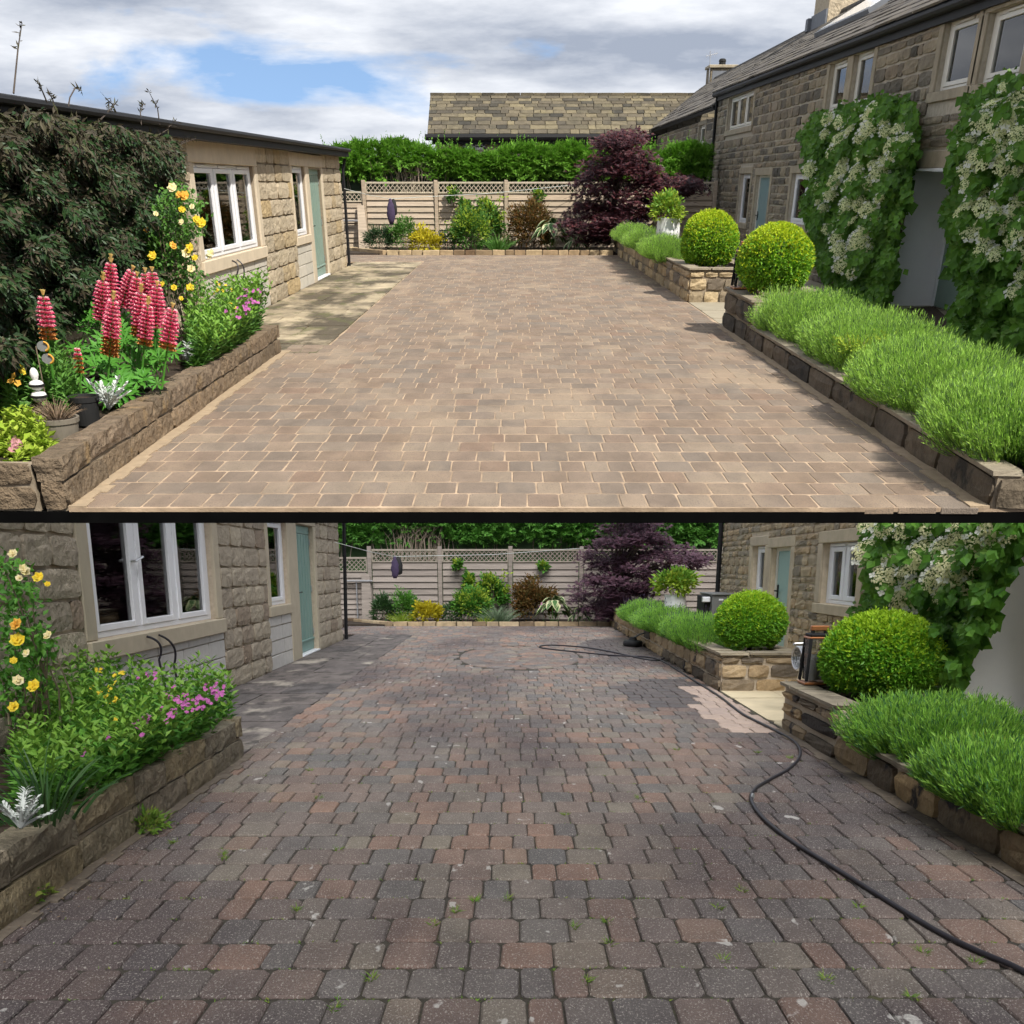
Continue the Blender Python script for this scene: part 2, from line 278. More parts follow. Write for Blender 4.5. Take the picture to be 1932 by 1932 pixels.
class MB:
    def __init__(s): s.v = []; s.f = []; s.m = []; s.n = 0; s.cur = 0
    def add(s, v, f):
        b = s.n; s.v.extend(v); s.n += len(v)
        for q in f: s.f.append([i + b for i in q]); s.m.append(s.cur)
    def box(s, x0, x1, y0, y1, z0, z1):
        s.add([(x0, y0, z0), (x1, y0, z0), (x1, y1, z0), (x0, y1, z0), (x0, y0, z1), (x1, y0, z1), (x1, y1, z1), (x0, y1, z1)],
              [(0, 3, 2, 1), (4, 5, 6, 7), (0, 1, 5, 4), (1, 2, 6, 5), (2, 3, 7, 6), (3, 0, 4, 7)]); return s
    def bevbox(s, x0, x1, y0, y1, z0, z1, b=.01):
        b = min(b, (x1 - x0) / 3, (y1 - y0) / 3, (z1 - z0) / 3); v = []; f = []
        xs, ys, zs = (x0, x1), (y0, y1), (z0, z1); idx = {}
        for i in (0, 1):
            for j in (0, 1):
                for k in (0, 1):
                    sx, sy, sz = (1 if i == 0 else -1) * b, (1 if j == 0 else -1) * b, (1 if k == 0 else -1) * b
                    idx[i, j, k] = len(v)
                    v += [(xs[i], ys[j] + sy, zs[k] + sz), (xs[i] + sx, ys[j], zs[k] + sz), (xs[i] + sx, ys[j] + sy, zs[k])]
        I = idx
        for k_ in (0, 1):
            f.append([I[k_, 0, 0], I[k_, 1, 0], I[k_, 1, 1], I[k_, 0, 1]]); f.append([I[0, k_, 0] + 1, I[1, k_, 0] + 1, I[1, k_, 1] + 1, I[0, k_, 1] + 1]); f.append([I[0, 0, k_] + 2, I[1, 0, k_] + 2, I[1, 1, k_] + 2, I[0, 1, k_] + 2])
        for a in (0, 1):
            for c in (0, 1):
                f.append([I[a, c, 0], I[a, c, 1], I[a, c, 1] + 1, I[a, c, 0] + 1]); f.append([I[a, 0, c], I[a, 1, c], I[a, 1, c] + 2, I[a, 0, c] + 2]); f.append([I[0, a, c] + 1, I[1, a, c] + 1, I[1, a, c] + 2, I[0, a, c] + 2])
        for q in I.values(): f.append([q, q + 1, q + 2])
        s.add(v, f); return s
    def prism(s, poly, axis, a, b):
        """poly: 2-D outline in the two other axes (in x,y,z order), extruded on axis from a to b"""
        def P3(p, t): 
            q = list(p); q.insert(axis, t); return tuple(q)
        n = len(poly); s.add([P3(p, a) for p in poly] + [P3(p, b) for p in poly], [list(range(n))[::-1], list(range(n, 2 * n))] + [(i, (i + 1) % n, n + (i + 1) % n, n + i) for i in range(n)]); return s
    def tube(s, pts, r, n=8, cap=True):
        pts = [Vector(p) for p in pts]; m = len(pts); rr = r if isinstance(r, (list, tuple)) else [r] * m; v = []; f = []; ref = None
        for i, p in enumerate(pts):
            d = (pts[min(i + 1, m - 1)] - pts[max(i - 1, 0)]).normalized()
            if ref is None: ref = d.orthogonal().normalized()
            u = (ref - d * ref.dot(d)).normalized(); ref = u; w_ = d.cross(u)
            for k in range(n):
                a = 2 * math.pi * k / n; v.append(tuple(p + (u * math.cos(a) + w_ * math.sin(a)) * rr[i]))
        for i in range(m - 1):
            for k in range(n): f.append((i * n + k, i * n + (k + 1) % n, (i + 1) * n + (k + 1) % n, (i + 1) * n + k))
        if cap: f += [list(range(n))[::-1], list(range((m - 1) * n, m * n))]
        s.add(v, f); return s
    def lathe(s, c, prof, n=20, sy=1.0):
        v = []; f = []; m = len(prof)
        for r, z in prof:
            for k in range(n):
                a = 2 * math.pi * k / n; v.append((c[0] + r * math.cos(a), c[1] + r * sy * math.sin(a), c[2] + z))
        for i in range(m - 1):
            for k in range(n): f.append((i * n + k, i * n + (k + 1) % n, (i + 1) * n + (k + 1) % n, (i + 1) * n + k))
        f += [list(range(n))[::-1], list(range((m - 1) * n, m * n))]
        s.add(v, f); return s
    def arrays(s, V, F):
        b = s.n; s.v.extend(map(tuple, V)); s.n += len(V); s.f.extend((F + b).tolist()); s.m.extend([s.cur] * len(F)); return s
    def mesh(s, name, mats, off=(0, 0, 0), smooth=False):
        me = bpy.data.meshes.new(name); o = Vector(off)
        V = np.array(s.v, dtype=np.float64).reshape(-1, 3) - np.array(o)
        me.from_pydata(V.tolist(), [], s.f)
        for m in (mats if isinstance(mats, (list, tuple)) else [mats]): me.materials.append(m)
        if any(s.m): me.polygons.foreach_set('material_index', s.m)
        if smooth: me.polygons.foreach_set('use_smooth', [True] * len(me.polygons))
        me.update(); return me
    def build(s, P, name, mats, parent=None, loc=None, smooth=False):
        off = LOC[parent.name] if parent is not None else loc
        return link(P, name, s.mesh(name, mats, off, smooth), parent, loc)

def thing(P, name, mb, mats, label, cat, loc, group=None, kind=None, smooth=False):
    return tag(mb.build(P, name, mats, None, loc, smooth), label, cat, group, kind)

# ---- shared block shapes for stones, pavers, slates
def rock(seed, rough=.10, n=4):
    r = random.Random(seed); v = []; f = []
    for j in range(n):
        for i in range(n):
            e = i in (0, n - 1) or j in (0, n - 1)
            v.append((-.5 + i / (n - 1) + (0 if i in (0, n - 1) else r.uniform(-.08, .08)), -.5 + j / (n - 1) + (0 if j in (0, n - 1) else r.uniform(-.08, .08)), (.42 if e else .5) + r.uniform(-rough, rough)))
    ring = [i for i in range(n)] + [n * j + n - 1 for j in range(1, n)] + [n * (n - 1) + i for i in range(n - 2, -1, -1)] + [n * j for j in range(n - 2, 0, -1)]
    for c in (0, n - 1, n * n - 1, n * (n - 1)): v[c] = (v[c][0] * .93, v[c][1] * .90, v[c][2] - .06)
    for j in range(n - 1):
        for i in range(n - 1): f.append((j * n + i, j * n + i + 1, (j + 1) * n + i + 1, (j + 1) * n + i))
    b = len(v)
    for q in ring: v.append((v[q][0], v[q][1], -.5))
    m = len(ring)
    for i in range(m): f.append((ring[(i + 1) % m], ring[i], b + i, b + (i + 1) % m))
    return v, f
def paver_shape(seed, ch=.028, rnd=.055, dz=.16):
    r = random.Random(seed); v = []; f = []
    def ringpts(k, z, jit):
        a = .5 - k; c = rnd
        P_ = [(-a + c, -a), (a - c, -a), (a, -a + c), (a, a - c), (a - c, a), (-a + c, a), (-a, a - c), (-a, -a + c)]
        return [(x + r.uniform(-jit, jit), y + r.uniform(-jit, jit), z) for x, y in P_]
    v += ringpts(0, -.5, 0); v += ringpts(0, .5 - dz, .012); v += ringpts(ch, .5, .012)
    for b in (0, 8):
        for i in range(8): f.append((b + i, b + (i + 1) % 8, b + 8 + (i + 1) % 8, b + 8 + i))
    f.append(list(range(16, 24))); return v, f
def slab_shape(seed):
    r = random.Random(seed); mb = MB(); mb.bevbox(-.5, .5, -.5, .5, -.5, .5, .04)
    return [(x + r.uniform(-.015, .015), y + r.uniform(-.015, .015), z + r.uniform(-.06, .06)) for x, y, z in mb.v], mb.f
def rough_block(seed):
    # block with uneven faces: a 4 x 5 x 3 lattice skin
    r = random.Random(seed + 90); nx, ny, nz = 3, 6, 4; idx = {}; v = []; f = []
    def P_(i, j, k):
        if (i, j, k) not in idx:
            e = sum((i in (0, nx - 1), j in (0, ny - 1), k in (0, nz - 1))); q = .055 if e > 1 else .03; s_ = .94 if e > 1 else 1.0; idx[i, j, k] = len(v); v.append(((-.5 + i / (nx - 1)) * s_ + r.uniform(-q, q), (-.5 + j / (ny - 1)) * (.985 if e > 1 else 1) + r.uniform(-.012, .012), (-.5 + k / (nz - 1)) * s_ + r.uniform(-q, q)))
        return idx[i, j, k]
    for j in range(ny - 1):
        for k in range(nz - 1): f.append((P_(nx - 1, j, k), P_(nx - 1, j + 1, k), P_(nx - 1, j + 1, k + 1), P_(nx - 1, j, k + 1))); f.append((P_(0, j, k), P_(0, j, k + 1), P_(0, j + 1, k + 1), P_(0, j + 1, k)))
        for i in range(nx - 1): f.append((P_(i, j, nz - 1), P_(i + 1, j, nz - 1), P_(i + 1, j + 1, nz - 1), P_(i, j + 1, nz - 1)))
    for i in range(nx - 1):
        for k in range(nz - 1): f.append((P_(i, 0, k), P_(i + 1, 0, k), P_(i + 1, 0, k + 1), P_(i, 0, k + 1))); f.append((P_(i, ny - 1, k), P_(i, ny - 1, k + 1), P_(i + 1, ny - 1, k + 1), P_(i + 1, ny - 1, k)))
    return v, f
SHAPES = {'rock': [rock(i, .075, 5) for i in range(10)], 'boulder': [rock(i + 30, .12) for i in range(10)], 'paver': [paver_shape(i) for i in range(6)], 'tumbled': [paver_shape(i + 20, .03, .10, .2) for i in range(8)], 'slab': [slab_shape(i) for i in range(6)], 'rough': [rough_block(i) for i in range(8)]}
MCACHE = {}
def pieces(P, parent, name, shape, material, mats4, rng, limit=300, rest='more_pieces'):
    """mats4: list of 4x4 matrices (place coordinates). The largest to the eye become objects; the rest one part of kind stuff."""
    off = Matrix.Translation(-LOC[parent.name]); cam_ = Vector((0, 0, P.H))
    def key(m):
        sx = m.to_scale(); d = (m.translation - cam_).length; return -(sx.x * sx.y) / (d * d)
    ms = sorted(mats4, key=key)
    shp = SHAPES[shape]
    for m in ms[:limit]:
        i = rng.randrange(len(shp)); kk = (shape, i, material.name)
        if kk not in MCACHE:
            me = bpy.data.meshes.new(name); me.from_pydata(shp[i][0], [], shp[i][1]); me.materials.append(material); MCACHE[kk] = me
        o = bpy.data.objects.new(name, MCACHE[kk]); P.col.objects.link(o); o.parent = parent; o.matrix_basis = off @ m; LOC[o.name] = LOC[parent.name]
    if ms[limit:]:
        mb = MB()
        for m in ms[limit:]:
            v, f = shp[rng.randrange(len(shp))]; mb.add([tuple(m @ Vector(q)) for q in v], f)
        o = mb.build(P, rest, material, parent); o['kind'] = 'stuff'

def face_matrix(o, u, v, n, u0, u1, v0, v1, d, proud):
    """unit block -> rectangle (u0..u1, v0..v1) on a wall plane with origin o; d deep, proud out of the plane"""
    M = Matrix((u, v, n)).transposed().to_4x4()
    c = Vector(o) + Vector(u) * (u0 + u1) / 2 + Vector(v) * (v0 + v1) / 2 + Vector(n) * (proud - d / 2)
    return Matrix.Translation(c) @ M @ Matrix.Diagonal((u1 - u0, v1 - v0, d, 1))
def courses(u0, u1, v0, v1, hs, ws, openings, rng, gap=.012, hj=.0):
    out = []; v = v0
    while v < v1 - .04:
        h = rng.choice(hs) * (1 + rng.uniform(-hj, hj)); top = min(v + h, v1)
        if v1 - top < .06: top = v1
        blocked = sorted((a, b) for a, b, c, d in openings if d > v + .02 and c < top - .02)
        spans = []; x = u0
        for a, b in blocked:
            if a > x: spans.append((x, min(a, u1)))
            x = max(x, b)
        if x < u1: spans.append((x, u1))
        for a, b in spans:
            x = a
            while x < b - .02:
                wdt = rng.uniform(*ws)
                if b - (x + wdt) < ws[0] * .5: wdt = b - x
                e = min(x + wdt, b)
                if e - x > .05: out.append((x + gap / 2, e - gap / 2, v + gap / 2, top - gap / 2))
                x = e
        v = top
    return out
def wall_cells(mb, u0, u1, v0, v1, openings, put):
    us = sorted({u0, u1} | {min(max(q, u0), u1) for o in openings for q in o[:2]}); vs_ = sorted({v0, v1} | {min(max(q, v0), v1) for o in openings for q in o[2:]})
    for a, b in zip(us, us[1:]):
        for c, d in zip(vs_, vs_[1:]):
            m, n = (a + b) / 2, (c + d) / 2
            if not any(o[0] < m < o[1] and o[2] < n < o[3] for o in openings): put(a, b, c, d)

# ---- foliage
def unit(V): return V / np.maximum(np.linalg.norm(V, axis=1, keepdims=True), 1e-9)
def kites(C, D, N, L, W, fold=.25, mid=.45):
    """leaf per row: base C, direction D, normal N -> (verts, tris)"""
    n = len(C); D = unit(D); S = unit(np.cross(D, N)); N2 = np.cross(S, D)
    L = np.broadcast_to(np.asarray(L, float), (n,))[:, None]; W = np.broadcast_to(np.asarray(W, float), (n,))[:, None]
    V = np.empty((n, 4, 3)); V[:, 0] = C; V[:, 2] = C + D * L; m = C + D * L * mid + N2 * W * fold
    V[:, 1] = m + S * W / 2; V[:, 3] = m - S * W / 2; V[:, 2] -= N2 * W * fold * .5
    F = (np.arange(n) * 4)[:, None, None] + np.array([[[0, 1, 2], [0, 2, 3]]]); return V.reshape(-1, 3), F.reshape(-1, 3)
def ribbons(C, D, L, W, bend, rng, seg=3):
    n = len(C); D = unit(D); S = unit(np.cross(D, rng.normal(size=(n, 3)))); L = np.broadcast_to(np.asarray(L, float), (n,))[:, None]
    V = np.empty((n, seg + 1, 2, 3)); p = C.copy(); d = D.copy()
    for i in range(seg + 1):
        t = i / seg; wd = W * (1 - t * .75) / 2; V[:, i, 0] = p - S * wd; V[:, i, 1] = p + S * wd
        p = p + d * L / seg; d = unit(d + bend / seg)
    F = []
    for i in range(seg): a = 2 * i; F += [[a, a + 1, a + 3], [a, a + 3, a + 2]]
    F = (np.arange(n) * (2 * (seg + 1)))[:, None, None] + np.array([F]); return V.reshape(-1, 3), F.reshape(-1, 3)
def lumps(D, rng, k=7, amp=.15):
    out = np.zeros(len(D))
    for _ in range(k):
        w_ = rng.normal(size=3) * 3.2; out += np.sin(D @ w_ + rng.uniform(0, 6.28))
    return 1 + amp * out / math.sqrt(k)
def shrub_points(n, c, rad, rng, clumps=60, csize=.16, inner=.55, flat=.0, lump=.18):
    """points and outward directions of leaves gathered in clumps through an ellipsoid"""
    D = unit(rng.normal(size=(clumps, 3))); D[:, 2] = np.where(D[:, 2] < -.55, -D[:, 2] * .4, D[:, 2]); r = lumps(D, rng, amp=lump) * (inner + (1 - inner) * rng.random(clumps) ** .45)
    K = D * r[:, None]; i = rng.integers(0, clumps, n); p = K[i] + rng.normal(size=(n, 3)) * csize
    q = np.array(c) + p * np.array(rad); d = unit(p + rng.normal(size=(n, 3)) * .45 + np.array([0, 0, .25]))
    return q, d
def leaf_shrub(mb, c, rad, n, L, W, rng, clumps=60, csize=.16, inner=.55, lump=.18, droop=0.0, zmin=None):
    C, D = shrub_points(n, c, rad, rng, clumps, csize, inner, lump=lump); N = unit(rng.normal(size=(n, 3)) * .6 + np.array([0, 0, 1.0]) + D * .3)
    if zmin is not None: k = C[:, 2] > zmin; C, D, N = C[k], D[k], N[k]; n = len(C)
    D = unit(D + np.array([0, 0, -droop])); V, F = kites(C, D, N, L * rng.uniform(.6, 1.2, n), W * rng.uniform(.7, 1.2, n)); mb.arrays(V, F)
def stems(mb, c, rad, n, rng, r=.006, z0=None):
    for _ in range(n):
        a = rng.uniform(0, 6.28); k = rng.uniform(.2, .8); b = (c[0] + .15 * rad[0] * math.cos(a), c[1] + .15 * rad[1] * math.sin(a), z0 if z0 is not None else c[2] - rad[2])
        e = (c[0] + k * rad[0] * math.cos(a), c[1] + k * rad[1] * math.sin(a), c[2] + rad[2] * rng.uniform(.1, .7)); m = tuple((x + y) / 2 + rng.uniform(-.03, .03) for x, y in zip(b, e)); mb.tube([b, m, e], [r, r * .8, r * .4], 4)
def flowers(mb, C, D, size, rng, petals=5):
    """small open flowers: petals as kites around each point, facing D"""
    n = len(C); D = unit(np.asarray(D, float)); T = unit(np.cross(D, rng.normal(size=(n, 3)))); U = np.cross(D, T)
    for k in range(petals):
        a = 2 * math.pi * k / petals; d = T * math.cos(a) + U * math.sin(a); V, F = kites(np.asarray(C), d + D * .35, D, size, size * .85, .1, .6); mb.arrays(V, F)
def pts_in_poly(poly, n, rng):
    P_ = np.array(poly); lo, hi = P_.min(0), P_.max(0); out = []
    while len(out) < n:
        q = lo + rng.random((4 * n, 2)) * (hi - lo); ins = np.zeros(len(q), bool); j = len(P_) - 1
        for i in range(len(P_)):
            a, b = P_[i], P_[j]; cnd = ((a[1] > q[:, 1]) != (b[1] > q[:, 1])); xs = (b[0] - a[0]) * (q[:, 1] - a[1]) / np.where(b[1] == a[1], 1e-9, b[1] - a[1]) + a[0]; ins ^= cnd & (q[:, 0] < xs); j = i
        out.extend(q[ins].tolist())
    return np.array(out[:n])
exec_order = []

# ------------------------------------------------------------------ ground, driveway, paths
SY = 2.3          # side walls are seen at a low angle: lengths that run away from the eye
CFG = {
 A: dict(tag='sunny upper yard', Y0=A.g(966, 957).y, Yend=A.g(966, 481).y, Yfence=A.g(966, 470).y, lwX=-2.86, lwEnd=A.g(543, 664).y, lwH=.30, lbX=-4.15, flagX=-2.36, rwX=3.08,
         p2end=A.g(1364, 615).y, p2step=15.3, p2h=.50, p2low=.19, p1near=A.g(1290, 570).y, p1h=.52, p1w=1.15, hX=6.42, row=.34, wid=(.175, .215, .27), jd=.004),
 B: dict(tag='dull lower yard', Y0=1.6, Yend=B.g(966, 1181).y, Yfence=B.g(966, 1172).y, lwX=-2.05, lwEnd=B.g(460, 1428).y, lwH=.30, lbX=-3.36, flagX=-2.08, rwX=2.43,
         p2end=B.g(1475, 1373).y, p2step=7.9, p2h=.41, p2low=.20, p1near=B.g(1355, 1303).y, p1h=.44, p1w=.92, hX=4.05, row=.285, wid=(.12, .155, .20), jd=.012),
}
def ground_and_paving(P):
    c = CFG[P]; m = MATS[P.name]; rng = random.Random(5 if P is A else 6); upper = P is A
    if upper:
        o = thing(P, 'ground', MB().box(-10.5, 11.5, c['Y0'], 43, -.10, -.032), m['edge'], None, None, (0, c['Y0'], 0)); o['kind'] = 'structure'; o['label'] = 'dark base slab carrying the sunny upper yard'
    else:
        o = thing(P, 'ground', MB().box(-60, 60, -6, 90, -.3, -.032), m['soil'], None, None, (0, 0, 0)); o['kind'] = 'structure'; o['label'] = 'dark earth under the dull lower yard'
    # driveway bed and pavers
    top = -c['jd']; YF = c['Yend']
    bed = MB(); bed.box(c['flagX'] if upper else c['lwX'], c['rwX'], c['Y0'] + .001, YF, -.03, top)
    bed.box(c['lwX'], c['flagX'], c['Y0'] + .001, c['lwEnd'] + .6, -.03, top) if upper else None
    bed.box(c['lbX'] - .6, c['flagX'] if upper else c['lwX'], YF - 3.2, YF, -.03, top)
    d = bed.build(P, 'driveway', m['joint'], None, (0, c['Y0'], 0)); d['kind'] = 'structure'
    d['label'] = 'clean sandy pink block paving of the upper driveway' if upper else 'dirty dark block paving of the lower driveway with mossy joints'
    ms = []; y = c['Y0'] + .002; g = .007
    ccx, ccy, cr_ = (.12, B.g(988, 1238).y, 1.02)
    while y < YF - .05:
        h = c['row'] * rng.uniform(.96, 1.04); x0 = (c['lwX'] if y < c['lwEnd'] + .4 else c['flagX']); x0 = c['lbX'] - .6 if y > YF - 3.2 else x0
        x1 = c['rwX'] - .02; wave = lambda x: .05 * math.sin(x * .7 + y * .3)
        x = x0 + rng.uniform(0, .02) - (0 if upper else .03)
        if rng.random() < .5: x -= rng.uniform(.0, .02)
        while x < x1 - .06:
            wd = rng.choice(c['wid']) * rng.uniform(.97, 1.03); e = min(x + wd, x1); cx, cy = (x + e) / 2, y + h / 2
            if (upper or ((cx - ccx) ** 2 + ((cy - ccy) / SY) ** 2 > cr_ ** 2)) and e - x > .05:
                tz = rng.uniform(-.0015, .0015) if upper else rng.uniform(-.003, .003)
                ms.append(Matrix.Translation((cx, cy + wave(cx) * .4, -.02 + tz)) @ Matrix.Rotation(rng.uniform(-.012, .012), 4, 'Z') @ Matrix.Rotation(rng.uniform(-.006, .006), 4, 'Y') @ Matrix.Diagonal((e - x - g, h - (g * 2.2 if upper else .021), .04, 1)))
            x = e
        y += h
    if not upper:                                              # the ring of pavers near the far end
        for k in range(7):
            r0 = .10 + k * .132; n = max(6, int(2 * math.pi * r0 / .17))
            for i in range(n):
                a = 2 * math.pi * (i + .5 * (k % 2)) / n
                ang = math.atan2(SY * math.cos(a), -math.sin(a)); ln = 2 * math.pi * r0 / n * math.hypot(math.sin(a), SY * math.cos(a)) * .97; th_ = .127 * math.hypot(math.cos(a), SY * math.sin(a))
                ms.append(Matrix.Translation((ccx + r0 * math.cos(a), ccy + SY * r0 * math.sin(a), -.02)) @ Matrix.Rotation(ang, 4, 'Z') @ Matrix.Diagonal((ln, th_, .04, 1)))
    if not upper:                                              # pavers already washed by the entrance, and still wet ones
        cl = [q for q in ms if q.translation.x > 1.95 - .10 * math.sin(q.translation.y * 1.9) and 9.3 < q.translation.y < 12.9]; k1, k2 = B.g(1268, 1305), B.g(1180, 1222)
        wt = [q for q in ms if q not in cl and (((q.translation.x - k1.x) / .62) ** 2 + ((q.translation.y - k1.y) / 1.5) ** 2 < 1 or ((q.translation.x - k2.x) / .75) ** 2 + ((q.translation.y - k2.y) / 2.6) ** 2 < 1)]
        ms = [q for q in ms if q not in cl and q not in wt]
        pieces(P, d, 'paver', 'tumbled', m['cleanpaver'], cl, rng, 40, rest='far_pavers'); pieces(P, d, 'paver', 'tumbled', m['wetpaver'], wt, rng, 20, rest='far_pavers')
    pieces(P, d, 'paver', 'paver' if upper else 'tumbled', m['paver'], ms, rng, 300 if upper else 240, rest='far_pavers')
    # pale haunching strips along both low walls
    for (xa, xb, ya, yb, nm) in ((c['lwX'], c['lwX'] + (.10 if upper else .07), c['Y0'] + .003, c['lwEnd'] + .1, 'left'), (c['rwX'] - (.10 if upper else .10), c['rwX'] - .001, c['Y0'] + .003, c['p2end'] - .1, 'right')):
        mb = MB(); n = 40
        for i in range(n):
            a, b = ya + (yb - ya) * i / n, ya + (yb - ya) * (i + 1) / n; j = rng.uniform(-.02, .03)
            mb.box(xa - (j if nm == 'right' else 0), xb + (j if nm == 'left' else 0), a, b, -.02, .006 + rng.uniform(0, .003))
        o = mb.build(P, 'mortar_strip', m['sandy'], d)
    # flagstone path by the outbuilding
    fp = MB().box(c['lbX'], c['flagX'] - .001, c['lwEnd'] - .2, YF - 3.2, -.03, -.016).build(P, 'flagstone_path', m['sandy'], None, (c['lbX'], c['lwEnd'], 0)); fp['kind'] = 'structure'
    fp['label'] = 'sunlit worn flagstones beside the upper outbuilding' if upper else 'blackened flagstones beside the lower outbuilding'
    ms = []; y = c['lwEnd'] - .15; rows = 0
    while y < YF - 3.4:
        h = rng.uniform(.5, .85) * SY * .8; h = min(h, YF - 3.22 - y); x = c['lbX'] + .02
        while x < c['flagX'] - .1:
            wd = rng.uniform(.4, .8); wd = min(wd, c['flagX'] - .02 - x)
            if c['flagX'] - (x + wd) < .25: wd = c['flagX'] - .02 - x
            ms.append(Matrix.Translation((x + wd / 2, y + h / 2, -.0235 + rng.uniform(-.002, .003))) @ Matrix.Rotation(rng.uniform(-.01, .01), 4, 'Z') @ Matrix.Diagonal((wd - .010, h - .02, .045, 1))); x += wd
        y += h
    pieces(P, fp, 'flagstone', 'slab', m['flag'], ms, rng)
    # patio slabs on the house side
    pa = MB().box(c['rwX'] - .0005, c['hX'] + 1.2, c['Y0'] + .002, c['Yfence'], -.03, -.012).build(P, 'patio', m['joint'], None, (c['rwX'], c['Y0'], 0)); pa['kind'] = 'structure'
    pa['label'] = 'shaded stone slab patio in front of the upper house' if upper else 'cream stone slab patio in front of the lower house'
    ms = []; y = c['Y0'] + .01
    while y < c['Yfence'] - .6:
        h = rng.choice((.6, .9)) * 2.0; x = c['rwX'] + .01
        while x < c['hX'] + 1.1:
            wd = rng.choice((.6, .9, .75)); ms.append(Matrix.Translation((x + wd / 2, y + h / 2, -.015)) @ Matrix.Diagonal((wd - .012, h - .03, .03, 1))); x += wd
        y += h
    if upper:
        a, b = P.g(1628, 586), P.g(1800, 655); q = MB(); q.add([(a.x - .05, a.y, .004), (b.x - .05, b.y, .004), (b.x + .05, b.y, .004), (a.x + .05, a.y, .004), (a.x - .05, a.y, -.01), (b.x - .05, b.y, -.01), (b.x + .05, b.y, -.01), (a.x + .05, a.y, -.01)], [(0, 1, 2, 3), (0, 4, 5, 1), (2, 6, 7, 3)]); q.build(P, 'drain_channel', m['lead'], pa)
    pieces(P, pa, 'patio_slab', 'slab', m['patio'], ms, rng, limit=120)

# ------------------------------------------------------------------ low stone walls and planters
def stone_faces(P, root, m, rects, shape='rock', name='stone', seed=1, d=.06, proud=.018, limit=300):
    rng = random.Random(seed); pieces(P, root, name, shape, m, [face_matrix(o, u, v, n, a, b, c, e, d, proud + rng.uniform(-.006, .008)) for (o, u, v, n, a, b, c, e) in rects], rng, limit, 'more_stones')
UX, UY, UZ = (1, 0, 0), (0, 1, 0), (0, 0, 1)
def low_wall_left(P):
    c = CFG[P]; m = MATS[P.name]; X, H, Y0, Y1 = c['lwX'], c['lwH'], c['Y0'] + .004, c['lwEnd']; up = P is A; rng = random.Random(21)
    r = empty(P, 'low_wall', ('sunlit brown rough stone low wall edging the flower bed beside the upper driveway' if up else 'mossy sandstone low wall edging the flower bed beside the lower driveway'), 'wall', (X, Y0, 0), 'low stone bed walls')
    MB().box(X - .15, X - .02, Y0 + .02, Y1 - .02, -.03, H - .14).build(P, 'core', m['mortar'], r)
    rc = [((X - .012, 0, 0), UY, UZ, UX, *q) for q in courses(Y0, Y1, -.02, H - .145, ((H - .125),) if up else ((H - .125),), (.6, 1.1) if up else (.5, 1.0), [], rng, .016)]
    rc += [((0, Y1, 0), (-1, 0, 0), UZ, UY, *q) for q in courses(-(X - .012), -(X - .15), -.02, H - .145, (.15,), (.2, .3), [], rng, .01)]
    rc += [((0, Y0 + .03, 0), UX, UZ, (0, -1, 0), X - .15, X - .012, -.02, H - .145)]
    stone_faces(P, r, m['lowstone'], rc, 'boulder', 'stone', 22, .05, .022)
    if up: MB().box(X - 3, X - .19, Y0 + .02, Y0 + .14, -.03, H - .05).build(P, 'return_core', m['mortar'], r); stone_faces(P, r, m['lowstone'], [((0, Y0 + .02, 0), UX, UZ, (0, -1, 0), *q) for q in courses(X - 3, X - .19, -.02, H - .03, (.15,), (.35, .6), [], rng, .014)], 'boulder', 'stone', 23, .05, .022)
    ms = []; y = Y0 + .001
    while y < Y1:
        l = rng.uniform(.5, .95); e = min(y + l, Y1 + .02); ms.append(Matrix.Translation((X - .085 + rng.uniform(-.006, .006), (y + e) / 2, H - .068 + rng.uniform(-.006, .006))) @ Matrix.Diagonal((.185, e - y - .010, .142, 1))); y = e
    pieces(P, r, 'coping_stone', 'rough', m['lowstone'], ms, rng)
    s = MB(); n = 14
    for i in range(n):
        a, b = Y0 + .15 + (Y1 - Y0 - .15) * i / n, Y0 + .15 + (Y1 - Y0 - .15) * (i + 1) / n; s.box(c['lbX'] - (1.2 if up else .0), X - .15, a, b, -.02, H - .09 + .03 * math.sin(i * 2.1))
    o = thing(P, 'flower_bed_soil', s, m['soil'], None, None, (X, Y0, 0)); o['kind'] = 'structure'

